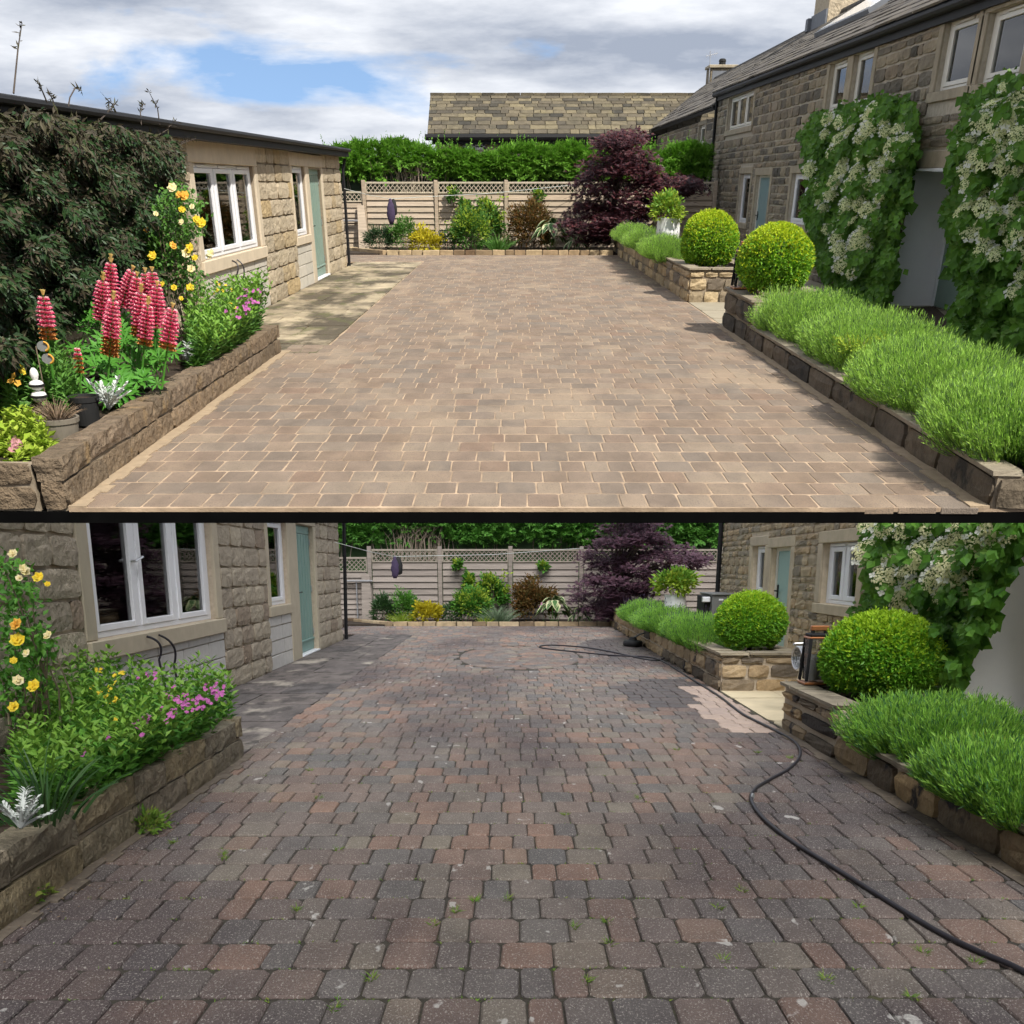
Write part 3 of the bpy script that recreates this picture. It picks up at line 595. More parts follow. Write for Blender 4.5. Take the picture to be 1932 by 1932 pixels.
def planters_right(P):
    c = CFG[P]; m = MATS[P.name]; X = c['rwX']; up = P is A; rng = random.Random(33)
    W = c['p1w']
    # near planter: a raised end with the box ball and a long low wall in front of it
    Y0, Ys, Ye, hl, hh = c['Y0'] + .004, c['p2step'], c['p2end'], c['p2low'], c['p2h']
    r = empty(P, 'near_planter', 'long low ' + ('shaded' if up else 'black and tan') + ' stone planter holding lavender beside the ' + ('upper' if up else 'lower') + ' driveway', 'planter', (X, Ye, 0), 'stone planters')
    k = MB(); k.box(X + .16, X + W - .12, Y0 + .012, Y0 + .15, -.03, hl - .012); k.box(X + .012, X + .16, Y0 + .012, Ys, -.03, hl); k.box(X + .012, X + .16, Ys, Ye, -.03, hh - .04); k.box(X + .16, X + W - .16, Ye - .3, Ye - .012, -.03, hh - .04); k.box(X + W - .16, X + W - .012, Ys, Ye, -.03, hh - .04); k.box(X + .16, X + W - .16, Ys, Ys + .3, -.03, hh - .04)
    k.box(X + W - .12, X + W - .012, Y0 + .012, Ys, -.03, hl * .7)
    k.build(P, 'core', m['mortar'], r)
    rc = []
    for (a, b, h, hs) in ((Y0, Ys, hl, (hl + .01,)), (Ys, Ye, hh - .05, ((hh - .05) / 2,) if up else ((hh - .05) / 3, (hh - .05) / 2.6))):
        rc += [((X + .012, 0, 0), (0, -1, 0), UZ, (-1, 0, 0), *q) for q in courses(-b, -a, -.02, h, hs, (.5, 1.0) if up else (.42, .85), [], rng, .035 if up else .05)]
    rc += [((0, Ye - .012, 0), (-1, 0, 0), UZ, UY, *q) for q in courses(-(X + W - .012), -(X + .012), -.02, hh - .05, ((hh - .05) / 2,), (.25, .45), [], rng, .02)]
    rc += [((0, Y0 + .012, 0), UX, UZ, (0, -1, 0), *q) for q in courses(X + .012, X + W - .012, -.02, hl, (hl + .01,), (.3, .5), [], rng, .03)]
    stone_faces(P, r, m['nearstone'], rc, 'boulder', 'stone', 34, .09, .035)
    ms = []
    def cop(x0, x1, y0, y1, z, along):
        q = y0 if along == 'y' else x0; end = y1 if along == 'y' else x1
        while q < end - .02:
            l = rng.uniform(.8, 1.5) if along == 'y' else rng.uniform(.35, .6); e = min(q + l, end); e = end if end - e < .15 else e
            if along == 'y': ms.append(Matrix.Translation(((x0 + x1) / 2, (q + e) / 2, z + rng.uniform(-.003, .003))) @ Matrix.Diagonal((x1 - x0, e - q - .012, .028, 1)))
            else: ms.append(Matrix.Translation(((q + e) / 2, (y0 + y1) / 2, z + rng.uniform(-.003, .003))) @ Matrix.Diagonal((e - q - .012, y1 - y0, .028, 1)))
            q = e
    cop(X - .03, X + .17, Y0 + .002, Ys - .02, hl + .014, 'y'); cop(X - .035, X + .2, Ys, Ye - .31, hh - .016, 'y'); cop(X - .035, X + W + .03, Ye - .3, Ye + .06, hh - .016, 'x'); cop(X + W - .2, X + W + .03, Ys, Ye - .31, hh - .016, 'y')
    pieces(P, r, 'coping_stone', 'slab', m['coping'], ms, rng)
    so = MB().box(X + .16, X + W - .12, Y0 + .15, Ys + .3, -.02, hl - .03).box(X + .16, X + W - .16, Ys + .3, Ye - .3, -.02, hh - .09).build(P, 'soil', m['soil'], r)
    # far planter
    Ya, Yb, h = c['p1near'], c['Yfence'] - 1.6, c['p1h']
    r2 = empty(P, 'far_planter', 'raised ' + ('sunlit' if up else 'tan and black') + ' stone planter at the foot of the maple in the ' + ('upper' if up else 'lower') + ' yard', 'planter', (X, Ya, 0), 'stone planters')
    k = MB(); k.box(X + .012, X + .16, Ya + .012, Yb, -.03, h - .04); k.box(X + .16, X + W - .012, Ya + .012, Ya + .3, -.03, h - .04); k.box(X + W - .16, X + W - .012, Ya + .3, Yb, -.03, h - .04)
    k.build(P, 'core', m['mortar'], r2)
    rc = [((X + .012, 0, 0), (0, -1, 0), UZ, (-1, 0, 0), *q) for q in courses(-Yb, -Ya, -.02, h - .045, ((h - .03) / 2.6, (h - .03) / 2.2), (.45, .95), [], rng, .03)]
    rc += [((0, Ya + .012, 0), UX, UZ, (0, -1, 0), *q) for q in courses(X, X + W, -.02, h - .045, ((h - .03) * .24, (h - .03) * .38, (h - .03) * .38) if 0 else ((h - .03) / 2.5,), (.2, .42), [], rng, .03)]
    stone_faces(P, r2, m['pierstone'], rc, 'boulder', 'stone', 35, .09, .035)
    ms = []; cop(X - .035, X + .2, Ya + .31, Yb, h - .016, 'y'); cop(X - .035, X + W + .03, Ya - .04, Ya + .3, h - .016, 'x'); cop(X + W - .2, X + W + .03, Ya + .31, Yb, h - .016, 'y')
    pieces(P, r2, 'coping_stone', 'slab', m['coping'], ms, rng)
    MB().box(X + .16, X + W - .16, Ya + .3, Yb, -.02, h - .09).build(P, 'soil', m['soil'], r2)

# ------------------------------------------------------------------ buildings
def on_wall(mb, X, n, y0, y1, z0, z1, d0, d1, bev=0):
    a, b = sorted((X + n * d0, X + n * d1))
    return mb.bevbox(a, b, y0, y1, z0, z1, bev) if bev else mb.box(a, b, y0, y1, z0, z1)
def window(P, root, X, n, rect, lights, m, fr='upvc', recess=.10, inside='dark', vent=True, name='window'):
    """casement window set back in the wall: frame, a sash and pane for each light, what is behind the glass"""
    y0, y1, z0, z1 = rect; fy, fz = .055 * SY, .05; fm = m[fr]
    f = MB()
    on_wall(f, X, n, y0, y0 + fy, z0, z1, -recess - .06, -recess, .006); on_wall(f, X, n, y1 - fy, y1, z0, z1, -recess - .06, -recess, .006)
    on_wall(f, X, n, y0 + fy, y1 - fy, z0, z0 + fz, -recess - .06, -recess, .006); on_wall(f, X, n, y0 + fy, y1 - fy, z1 - fz, z1, -recess - .06, -recess, .006)
    wd = (y1 - y0 - 2 * fy) / lights
    for i in range(1, lights): on_wall(f, X, n, y0 + fy + wd * i - fy * .3, y0 + fy + wd * i + fy * .3, z0 + fz, z1 - fz, -recess - .06, -recess, .004)
    o = f.build(P, name, fm, root)
    for i in range(lights):
        a, b = y0 + fy + wd * i + (fy * .3 if i else 0), y0 + fy + wd * (i + 1) - (fy * .3 if i < lights - 1 else 0); s = MB(); sy, sz = .05 * SY, .055; c0, c1, e0, e1 = a + .004, b - .004, z0 + fz + .003, z1 - fz - .003
        on_wall(s, X, n, c0, c0 + sy, e0, e1, -recess - .05, -recess + .012, .005); on_wall(s, X, n, c1 - sy, c1, e0, e1, -recess - .05, -recess + .012, .005)
        on_wall(s, X, n, c0 + sy, c1 - sy, e0, e0 + sz, -recess - .05, -recess + .012, .005); on_wall(s, X, n, c0 + sy, c1 - sy, e1 - sz, e1, -recess - .05, -recess + .012, .005)
        s.build(P, 'sash', fm, o)
        on_wall(MB(), X, n, c0 + sy - .01, c1 - sy + .01, e0 + sz - .01, e1 - sz + .01, -recess - .03, -recess - .018).build(P, 'pane', m['glass'], o)
        if vent:
            v = MB(); on_wall(v, X, n, (c0 + c1) / 2 - .12 * SY, (c0 + c1) / 2 + .12 * SY, z1 - fz + .008, z1 - .012, -recess, -recess + .02, .004); v.build(P, 'trickle_vent', fm, o)
    b = MB(); on_wall(b, X, n, y0, y1, z0, z1, -recess - .75, -recess - .70); on_wall(b, X, n, y0 - .02, y0, z0, z1, -recess - .70, -recess - .07); on_wall(b, X, n, y1, y1 + .02, z0, z1, -recess - .70, -recess - .07); on_wall(b, X, n, y0, y1, z1, z1 + .02, -recess - .70, -recess - .07); on_wall(b, X, n, y0, y1, z0 - .02, z0, -recess - .70, -recess - .07)
    b.build(P, 'dark_interior', m['dark'], o)
    if inside == 'blind':
        k = int((z1 - z0 - .2) / .062)
        for i in range(k):
            z = z0 + .11 + i * .062; s = MB(); s.add([(X - n * (recess + .10), y0 + fy, z), (X - n * (recess + .10), y1 - fy, z), (X - n * (recess + .14), y1 - fy, z + .03), (X - n * (recess + .14), y0 + fy, z + .03), (X - n * (recess + .10), y0 + fy, z + .004), (X - n * (recess + .10), y1 - fy, z + .004), (X - n * (recess + .14), y1 - fy, z + .034), (X - n * (recess + .14), y0 + fy, z + .034)], [(0, 1, 2, 3), (4, 7, 6, 5), (0, 4, 5, 1), (2, 6, 7, 3)]); s.build(P, 'blind_slat', m['slat'], o)
    elif inside in ('curtain', 'sheer'):
        s = MB(); yy = [(y0 + fy, y1 - fy)] if inside == 'sheer' else [(y0 + fy + .36 * (y1 - y0), y0 + fy + .45 * (y1 - y0))]
        for a, b_ in yy:
            q = 14; pts = [(a + (b_ - a) * i / q, .02 * math.sin(i * 2.2)) for i in range(q + 1)]
            for i in range(q):
                (ya, da), (yb, db) = pts[i], pts[i + 1]; xa, xb = X - n * (recess + .16 + da), X - n * (recess + .16 + db)
                s.add([(xa, ya, z0 + .05), (xb, yb, z0 + .05), (xb, yb, z1 - .05), (xa, ya, z1 - .05), (xa - n * .006, ya, z0 + .05), (xb - n * .006, yb, z0 + .05), (xb - n * .006, yb, z1 - .05), (xa - n * .006, ya, z1 - .05)], [(0, 1, 2, 3), (4, 7, 6, 5)])
        s.build(P, 'curtain', m['curtain' if inside == 'curtain' else 'cream'], o)
    return o
def plank_door(P, root, X, n, rect, m, dm, recess=.08, planks=6, fr='quoin', name='door'):
    y0, y1, z0, z1 = rect; f = MB(); on_wall(f, X, n, y0, y1, z0, z1, -recess - .05, -recess - .012)
    o = f.build(P, name, dm, root); wd = (y1 - y0 - .02) / planks
    for i in range(planks):
        q = MB(); on_wall(q, X, n, y0 + .01 + wd * i + .006 * SY, y0 + .01 + wd * (i + 1) - .006 * SY, z0 + .2, z1 - .14, -recess - .012, -recess, .005); q.build(P, 'plank', dm, o)
    for a, b, e in ((z0 + .02, z0 + .168, .003), (z0 + .17, z0 + .2, .02), (z1 - .13, z1 - .01, .003)):
        q = MB(); on_wall(q, X, n, y0 + .01, y1 - .01, a, b, -recess - .012, -recess + e, .006); q.build(P, 'rail', dm, o)
    h = MB(); yh = y0 + .10 * (y1 - y0); zh = z0 + .48 * (z1 - z0); h.tube([(X - n * (recess - .0), yh, zh), (X - n * (recess - .05), yh, zh), (X - n * (recess - .055), yh + .1 * SY, zh + .005)], .009, 6); on_wall(h, X, n, yh - .03, yh + .03, zh - .06, zh + .05, -recess, -recess + .008); h.build(P, 'handle', m['black'], o)
    t = MB(); on_wall(t, X, n, y0 - .02, y1 + .02, z0 - .03, z0 - .002, -recess - .05, .03, .006); t.build(P, 'threshold', m['upvc'], o)
    for zz in (z0 + .3, (z0 + z1) / 2, z1 - .25):
        q = MB(); on_wall(q, X, n, y1 - .02, y1 + .01, zz - .05, zz + .05, -recess, -recess + .012); q.build(P, 'hinge', m['steel'], o)
    return o
def surround(P, root, X, n, rect, jam, lint, sill, m, mat_, proud=.012, skip_sill=False):
    y0, y1, z0, z1 = rect; parts = (('lintel', y0 - jam, y1 + jam, z1 + .002, z1 + lint), ('jamb', y0 - jam, y0 - .001, z0, z1), ('jamb', y1 + .001, y1 + jam, z0, z1), ('sill', y0 - jam, y1 + jam, z0 - sill, z0 - .002))
    for nm, a, b, c, d in parts:
        if nm == 'sill' and skip_sill: continue
        q = MB(); on_wall(q, X, n, a, b, c, d, -.16, proud + (.02 if nm == 'sill' else 0), .008); q.build(P, nm, mat_, root)
    return (y0 - jam, y1 + jam, z0 - (0 if skip_sill else sill), z1 + lint)

def outbuilding(P):
    c = CFG[P]; m = MATS[P.name]; X = c['lbX']; up = P is A; rng = random.Random(41)
    if up:
        Ya, Yb = c['Y0'] + .01, P.X(648, 420, X).y; win = P.rect(X, 374, 487, 311, 481); sw = P.rect(X, 555, 580, 314, 446); dr = P.rect(X, 590, 613, 320, 523); zt = P.X(480, 283, X).z; ze = P.X(600, 268, X + .2).z
    else:
        Ya, Yb = 1.6, P.X(641, 1085, X).y; win = P.rect(X, 168, 402, 930, 1190); sw = P.rect(X, 507, 543, 981, 1142); dr = P.rect(X, 563, 595, 992, 1225); zt = 2.42; ze = 2.75
    zd = dr[3]; dr = (dr[0], dr[1], .03, dr[3])
    r = empty(P, 'outbuilding', ('low sandstone outbuilding with black flat roof edge, white window and sage door in sunshine' if up else 'low sandstone outbuilding with big white window and sage plank door under dull light'), 'outbuilding', (X, Yb, 0), 'stone outbuildings')
    sj = .10 * SY
    op1 = (win[0] - sj, win[1] + sj, win[2] - .16, win[3] + .30)
    block1 = (op1[0], op1[1], -.02, win[2] - .16)
    op2 = (sw[0] - sj * .8, dr[1] + sj * .9, -.02, max(sw[3], dr[3]) + .22)
    if up:
        zt = 2.29; op1 = (*op1[:3], min(op1[3], 2.27)); op2 = (*op2[:3], min(op2[3], 2.27))
    wall = MB()
    holes = [win, sw, (dr[0], dr[1], .0, dr[3])]
    wall_cells(wall, Ya, Yb, -.03, zt, holes, lambda a, b, cc, d: wall.box(X - .28, X - .02, a, b, cc, d))
    wall.box(X - 4, X - .28, Yb - .28, Yb, -.03, zt); wall.box(X - 4, X - .28, Ya, Ya + .2, -.03, zt)
    wall.build(P, 'wall', m['mortar'], r)
    rc = [((X - .02, 0, 0), UY, UZ, UX, *q) for q in courses(Ya, Yb + .02, -.02, zt, (.255,) if up else (.235,), (.55, 1.15) if up else (.42, .82), [op1, op2, block1], rng, .022)]
    rc += [((0, Yb, 0), (-1, 0, 0), UZ, UY, *q) for q in courses(-X, -X + 1.5, -.02, zt, (.255,), (.35, .6), [], rng, .012)]
    stone_faces(P, r, m['ashlar'], rc, 'rock', 'stone', 42, .07, .035)
    # window with dressed stone surround and the pale blocks under it
    for nm, a, b, cc, d in (('lintel', op1[0], op1[1], win[3] + .002, op1[3]), ('jamb', op1[0], win[0] - .001, win[2], win[3]), ('jamb', win[1] + .001, op1[1], win[2], win[3]), ('sill', op1[0], op1[1], op1[2], win[2] - .002)):
        q = MB(); on_wall(q, X, 1, a, b, cc, d, -.2, .012 + (.03 if nm == 'sill' else 0), .008); q.build(P, nm, m['quoin'], r)
    window(P, r, X, 1, win, 3, m, 'upvc', .07, 'curtain', up)
    ms = [face_matrix((X - .02, 0, 0), UY, UZ, UX, *q, .05, .022) for q in courses(block1[0], block1[1], block1[2], block1[3], (.2,), (.8, 1.0), [], rng, .012)]
    ms += [face_matrix((X - .02, 0, 0), UY, UZ, UX, *q, .05, .022) for q in courses(op2[0], dr[0] - sj * .6, -.02, sw[2] - .14, (.2,), (.8, 1.0), [], rng, .012)]
    pieces(P, r, 'block', 'slab', m['blockwork'], ms, rng)
    # small window and door under one lintel
    md = (sw[1] + dr[0]) / 2; top = op2[3]; lo = max(sw[3], dr[3])
    for nm, a, b, cc, d in (('lintel', op2[0], op2[1], lo + .002, top), ('jamb', op2[0], sw[0] - .001, sw[2], lo), ('mullion', sw[1] + .001, dr[0] - .001, -.02, lo), ('jamb', dr[1] + .001, op2[1], -.02, lo), ('sill', op2[0], sw[1], sw[2] - .14, sw[2] - .002)):
        q = MB(); on_wall(q, X, 1, a, b, cc, d, -.2, .012 + (.02 if nm == 'sill' else 0), .008); q.build(P, nm, m['quoin'], r)
    window(P, r, X, 1, (sw[0], sw[1], sw[2], lo), 1, m, 'upvc', .07, 'dark', True)
    plank_door(P, r, X, 1, (dr[0], dr[1], .03, lo), m, m['greendoor'], .07)
    # black eaves board, gutter, flat roof
    if up:
        e = MB(); pb = [P.X(318, 226, X + .2), P.X(650, 279, X + .2)]; y0_, y1_ = Ya, Yb + .35
        zs = lambda y: pb[0].z + (pb[1].z - pb[0].z) * (y - pb[0].y) / (pb[1].y - pb[0].y)
        e.add([(X + .2, y0_, zs(y0_)), (X + .2, y1_, zs(y1_)), (X + .2, y1_, 2.275), (X + .2, y0_, 2.17), (X - .05, y0_, zs(y0_)), (X - .05, y1_, zs(y1_)), (X - .05, y1_, 2.275), (X - .05, y0_, 2.17)], [(0, 3, 2, 1), (4, 5, 6, 7), (0, 1, 5, 4), (2, 3, 7, 6), (1, 2, 6, 5), (0, 4, 7, 3)])
        f = e.build(P, 'fascia', m['black'], r)
        MB().tube([(X + .235, y0_, zs(y0_) - .04), (X + .235, y1_, zs(y1_) - .04)], .035, 8).build(P, 'gutter', m['black'], r)
        MB().tube([(X + .12, Yb + .18, zt - .05), (X + .06, Yb + .16, zt - .3), (X + .05, Yb + .15, 0)], .035, 8).build(P, 'downpipe', m['black'], r)
        MB().box(X - 4, X - .051, y0_, y1_, 2.2, 2.29).build(P, 'roof', m['blackmatt'], r)
    else:
        MB().box(X - 4, X + .2, Ya, Yb + .3, zt, zt + .2).build(P, 'fascia', m['black'], r)
        MB().tube([(X + .10, Yb + .18, zt), (X + .05, Yb + .16, 0)], .035, 8).build(P, 'downpipe', m['black'], r)
        h = MB(); y = win[0] + .62 * (win[1] - win[0]) * .5; h.tube([(X - .055, y, win[2] + .62), (X - .02, y, win[2] + .62), (X - .015, y + .2, win[2] + .66)], .012, 6); h.build(P, 'window_handle', m['steel'], r)

def cables(P):
    c = CFG[P]; m = MATS[P.name]; X = c['lbX']; up = P is A
    pts = ([(438, 492), (446, 520)] if up else [(277, 1201), (300, 1245)]); pts2 = ([(447, 490), (458, 528)] if up else [(300, 1198), (328, 1255)])
    for k, (p, q) in enumerate((pts, pts2)):
        a, b = P.X(*p, X + .05), P.X(*q, X + .10); md = (a + b) / 2 + Vector((.12, (b.y - a.y) * .35, .06)); pt = []
        for i in range(13):
            t = i / 12; pt.append(a * (1 - t) ** 2 + md * 2 * t * (1 - t) + b * t * t)
        pt.append(b + Vector((.02, .1, -.4)))
        thing(P, 'cable', MB().tube(pt, .011, 6), m['rubber'], ('shorter' if k == 0 else 'longer') + ' black cable hanging out of the ' + ('upper' if up else 'lower') + ' outbuilding window', 'cable', tuple(b), 'cables from the window')

def slate_rows(org, u, vdir, nrm, L, S, rowh, ws, rng, thick=.035, taper=1.0):
    """overlapping stone slates on a slope: origin at the eave, u along the eave, vdir up the slope"""
    ms = []; u, vdir, nrm = Vector(u), Vector(vdir), Vector(nrm); v = 0; k = 0
    while v < S - .02:
        h = rowh * (1 - .45 * v / S * taper); x = -rng.uniform(0, ws[1] * .6)
        while x < L:
            wd = rng.uniform(*ws); a, b = max(x, 0), min(x + wd, L)
            if b - a > .06:
                c = Vector(org) + u * (a + b) / 2 + vdir * (v + h * .62) + nrm * (.03 + rng.uniform(-.006, .008)); tilt = Matrix.Rotation(-.045, 4, 'X')
                ms.append(Matrix.Translation(c) @ Matrix((u, vdir, nrm)).transposed().to_4x4() @ tilt @ Matrix.Diagonal((b - a - .028, h * 1.3, thick, 1)))
            x += wd
        v += h; k += 1
    return ms

def house(P):
    c = CFG[P]; m = MATS[P.name]; X = c['hX']; up = P is A; rng = random.Random(51)
    Yc = P.X(1346, 300, X).y if up else P.X(1362, 1048, X).y
    Yn = 8.0 if up else 2.2
    wz = 4.05 if up else 3.0
    r = empty(P, 'house', ('two-storey dark rubble stone house with slate roof and cream upstairs windows in shade' if up else 'tan rubble stone house wall with sage door and blinds behind the lower clipped box balls'), 'house', (X, Yc, 0), 'stone houses')
    ops = []; sills = []
    wins = []
    if up:
        wins = [(P.rect(X, 1374, 1420, 178, 241), 3, 'cream', 'sheerless'), (P.rect(X, 1562, 1594, 117, 206), 1, 'cream', 'sheer'), (P.rect(X, 1606, 1643, 99, 199), 1, 'cream', 'sheer'), (P.rect(X, 1774, 1836, 36, 165), 1, 'cream', 'sheer'), (P.rect(X, 1856, 1935, 14, 148), 1, 'cream', 'sheer'),
                (P.rect(X, 1393, 1412, 328, 421), 1, 'upvc', 'blind'), (P.rect(X, 1489, 1540, 327, 425), 2, 'upvc', 'blind')]
        dr = P.rect(X, 1421, 1447, 331, 455); po = (P.X(1905, 440, X).y, P.X(1701, 440, X).y, -.02, P.X(1750, 323, X).z)
    else:
        wins = [(P.rect(X, 1418, 1442, 1030, 1122), 1, 'upvc', 'blind'), (P.rect(X, 1549, 1618, 1023, 1142), 2, 'upvc', 'blind')]
        dr = P.rect(X, 1452, 1489, 1033, 1150); po = (P.X(2010, 1200, X).y, P.X(1822, 1200, X).y, -.02, 2.1)
    dr = (dr[0], dr[1], .02, dr[3])
    jm = .09 * SY
    holes = [w_[0] for w_ in wins] + [dr, po]
    sur = []
    for (re, li, f_, ins) in wins: sur.append((re[0] - jm, re[1] + jm, re[2] - .13, re[3] + .15))
    sur += [(dr[0] - jm, dr[1] + jm, -.03, dr[3] + .15), (po[0] - .1, po[1], -.03, po[3] + .22)]
    wall = MB(); wall_cells(wall, Yn, Yc, -.03, wz, holes, lambda a, b, cc, d: wall.box(X + .02, X + .32, a, b, cc, d))
    wall.box(X + .32, X + 6, Yc - .3, Yc, -.03, wz); wall.build(P, 'wall', m['pointing'], r)
    rc = [((X + .02, 0, 0), (0, -1, 0), UZ, (-1, 0, 0), *q) for q in courses(-Yc, -Yn, -.02, wz, (.12, .15, .18, .21, .17) if up else (.085, .105, .13, .15), (.26, .85) if up else (.18, .55), [(-b, -a, cc, d) for a, b, cc, d in sur], rng, .032 if up else .022)]
    rc += [((0, Yc, 0), (-1, 0, 0), UZ, (0, 1, 0), *q) for q in []]
    stone_faces(P, r, m['rubble'], rc, 'boulder', 'stone', 52, .07, .03)
    for (re, li, f_, ins) in wins:
        surround(P, r, X, -1, re, jm, .15, .13, m, m['dressed']); window(P, r, X, -1, re, li, m, f_, .09, ins, True)
    surround(P, r, X, -1, dr, jm, .15, 0, m, m['dressed'], skip_sill=True)
    # flush blue-green door
    q = MB(); on_wall(q, X, -1, dr[0] + .06, dr[1] - .06, .03, dr[3] - .05, -.15, -.105, .006); d = q.build(P, 'door', m['bluedoor'], r)
    q = MB(); on_wall(q, X, -1, dr[0], dr[0] + .058, .02, dr[3], -.16, -.09); on_wall(q, X, -1, dr[1] - .10, dr[1], .02, dr[3], -.16, -.085, .004); on_wall(q, X, -1, dr[0] + .06, dr[1] - .10, dr[3] - .048, dr[3], -.16, -.09); q.build(P, 'door_frame', m['cream'], d)
    q = MB(); yh = dr[1] - .17; on_wall(q, X, -1, yh - .03, yh + .03, .92, 1.12, -.105, -.09); q.tube([(X + .08, yh, 1.03), (X + .05, yh, 1.03), (X + .05, yh - .2, 1.03)], .012, 6); q.build(P, 'handle', m['black'], d)
    # recessed porch: white far wall, ceiling, green door at the back
    dp = .72 if up else .85; y0, y1, _, z1 = po
    q = MB(); q.box(X + .015, X + dp, y1 - .006, y1 + .12, -.03, z1 - .002); pr = q.build(P, 'porch', m['render'], r)
    MB().box(X - .03, X + dp, y0 - .6, y1 + .05, z1, z1 + .035).build(P, 'porch_ceiling', m['upvc'], pr)
    q = MB(); q.box(X + dp + .001, X + dp + .1, y0 - .6, y1 + .12, -.03, z1 - .003); q.build(P, 'porch_back', m['render'], pr)
    q = MB(); q.bevbox(X + dp - .05, X + dp - .004, y0 - .3, y1 - .25, .02, z1 - .12, .006); pd = q.build(P, 'porch_door', m['greendoor'], r)
    q = MB(); q.bevbox(X + dp - .06, X + dp - .002, y1 - .245, y1 - .12, .0, z1 - .06, .006); q.build(P, 'door_frame', m['upvc'], pd); q = MB(); q.bevbox(X + dp - .09, X + dp - .055, y1 - .62, y1 - .56, .7, 1.5, .008); q.build(P, 'pull_handle', m['steel'], pd)
    q = MB(); on_wall(q, X, -1, y0 - .1, y1, z1 + .04, z1 + .26, -.2, .01, .01); q.build(P, 'lintel', m['dressed'], r)
        # downpipe
    MB().tube([(X - .06, Yc - .1, wz - .05), (X - .07, Yc - .1, 0)], .045, 8).build(P, 'downpipe', m['black'], r)
    if not up: return
    # eaves gutter, slate roof, rooflight, chimney
    ga, gb = P.X(1342, 182, X - .1), P.X(1744, 30, X - .1)
    gz = lambda y: ga.z + (gb.z - ga.z) * (y - ga.y) / (gb.y - ga.y)
    MB().tube([(X - .12, Yc + .2, gz(Yc + .2)), (X - .12, Yn, gz(Yn))], .065, 10).build(P, 'gutter', m['black'], r)
    q = MB(); q.add([(X - .06, Yc, gz(Yc) - .16), (X - .06, Yn, gz(Yn) - .16), (X - .06, Yn, gz(Yn) + .02), (X - .06, Yc, gz(Yc) + .02), (X + .05, Yc, gz(Yc) - .16), (X + .05, Yn, gz(Yn) - .16), (X + .05, Yn, gz(Yn) + .02), (X + .05, Yc, gz(Yc) + .02)], [(0, 1, 2, 3), (7, 6, 5, 4), (0, 4, 5, 1), (2, 6, 7, 3)]); q.build(P, 'fascia', m['black'], r)
    rx = X + 2.9; ra, rb = P.X(1310, 169, rx), P.X(1546, 48, rx); e0 = Vector((X - .16, Yc + .25, gz(Yc) + .04)); e1 = Vector((X - .16, Yn, gz(Yn) + .04))
    rz = lambda y: ra.z + (rb.z - ra.z) * (y - ra.y) / (rb.y - ra.y); zr = (rz(Yc) + rz(Yn + 8)) / 2
    u = Vector((0, -1, (e1.z - e0.z) / (e0.y - e1.y))).normalized(); vd = Vector((rx - e0.x, 0, zr - e0.z)); S = vd.length; vd = vd.normalized(); nr = u.cross(vd).normalized(); vd = nr.cross(u).normalized(); nr = Vector(nr)
    L = e0.y - e1.y
    q = MB(); p = [e0, e0 + u * L, e0 + u * L + vd * S, e0 + vd * S]; q.add([tuple(k) for k in p] + [tuple(k - nr * .1) for k in p], [(0, 1, 2, 3), (7, 6, 5, 4), (0, 3, 7, 4), (0, 4, 5, 1), (2, 6, 7, 3)])
    q.add([tuple(p[3] + Vector((0, 0, .02))), tuple(p[2] + Vector((0, 0, .02))), tuple(p[2] + Vector((3, 0, -2.2))), tuple(p[3] + Vector((3, 0, -2.2)))], [(0, 1, 2, 3)])
    rf = q.build(P, 'roof', m['dark'], r)
    pieces(P, rf, 'slate', 'slab', m['darkslate'], slate_rows(e0, u, vd, nr, L, S, .30, (.6, 1.5), rng), rng)
    MB().tube([tuple(p[3] + Vector((0, 0, .05))), tuple(p[2] + Vector((0, 0, .05)))], .09, 8).build(P, 'ridge', m['darkslate'], rf)
    # rooflight: raised frame with a bright pane
    ya, yb = 28.6, 33.4; fr = lambda y, s_, h: e0 + u * (e0.y - y) + vd * (S * s_) + nr * h
    q = MB(); c8 = [fr(yb, .42, 0), fr(ya, .42, 0), fr(ya, .86, 0), fr(yb, .86, 0)]; q.add([tuple(k) for k in c8] + [tuple(k + nr * .14) for k in c8], [(0, 1, 5, 4), (1, 2, 6, 5), (2, 3, 7, 6), (3, 0, 4, 7), (4, 5, 6, 7)]); sk = q.build(P, 'rooflight', m['lead'], r)
    q = MB(); c8 = [fr(yb - .2, .45, .142), fr(ya + .2, .45, .142), fr(ya + .2, .83, .142), fr(yb - .2, .83, .142)]; q.add([tuple(k) for k in c8] + [tuple(k + nr * .01) for k in c8], [(0, 1, 5, 4), (1, 2, 6, 5), (2, 3, 7, 6), (3, 0, 4, 7), (4, 5, 6, 7)]); q.build(P, 'pane', m['bright'], sk)
    # chimney stack on the ridge
    cy = P.X(1575, 40, rx).y; q = MB(); q.bevbox(rx - .45, rx + .45, cy - .9, cy + .8, zr - .5, zr + 1.4, .02); ch = q.build(P, 'chimney', m['ashlar'], r)
    q = MB(); q.box(rx - .5, rx - .455, cy - .95, cy + .85, zr - .35, zr + .1); q.bevbox(rx - .6, rx + .5, cy + .8, cy + 1.1, zr - .25, zr + .06, .01); q.build(P, 'flashing', m['lead'], ch)

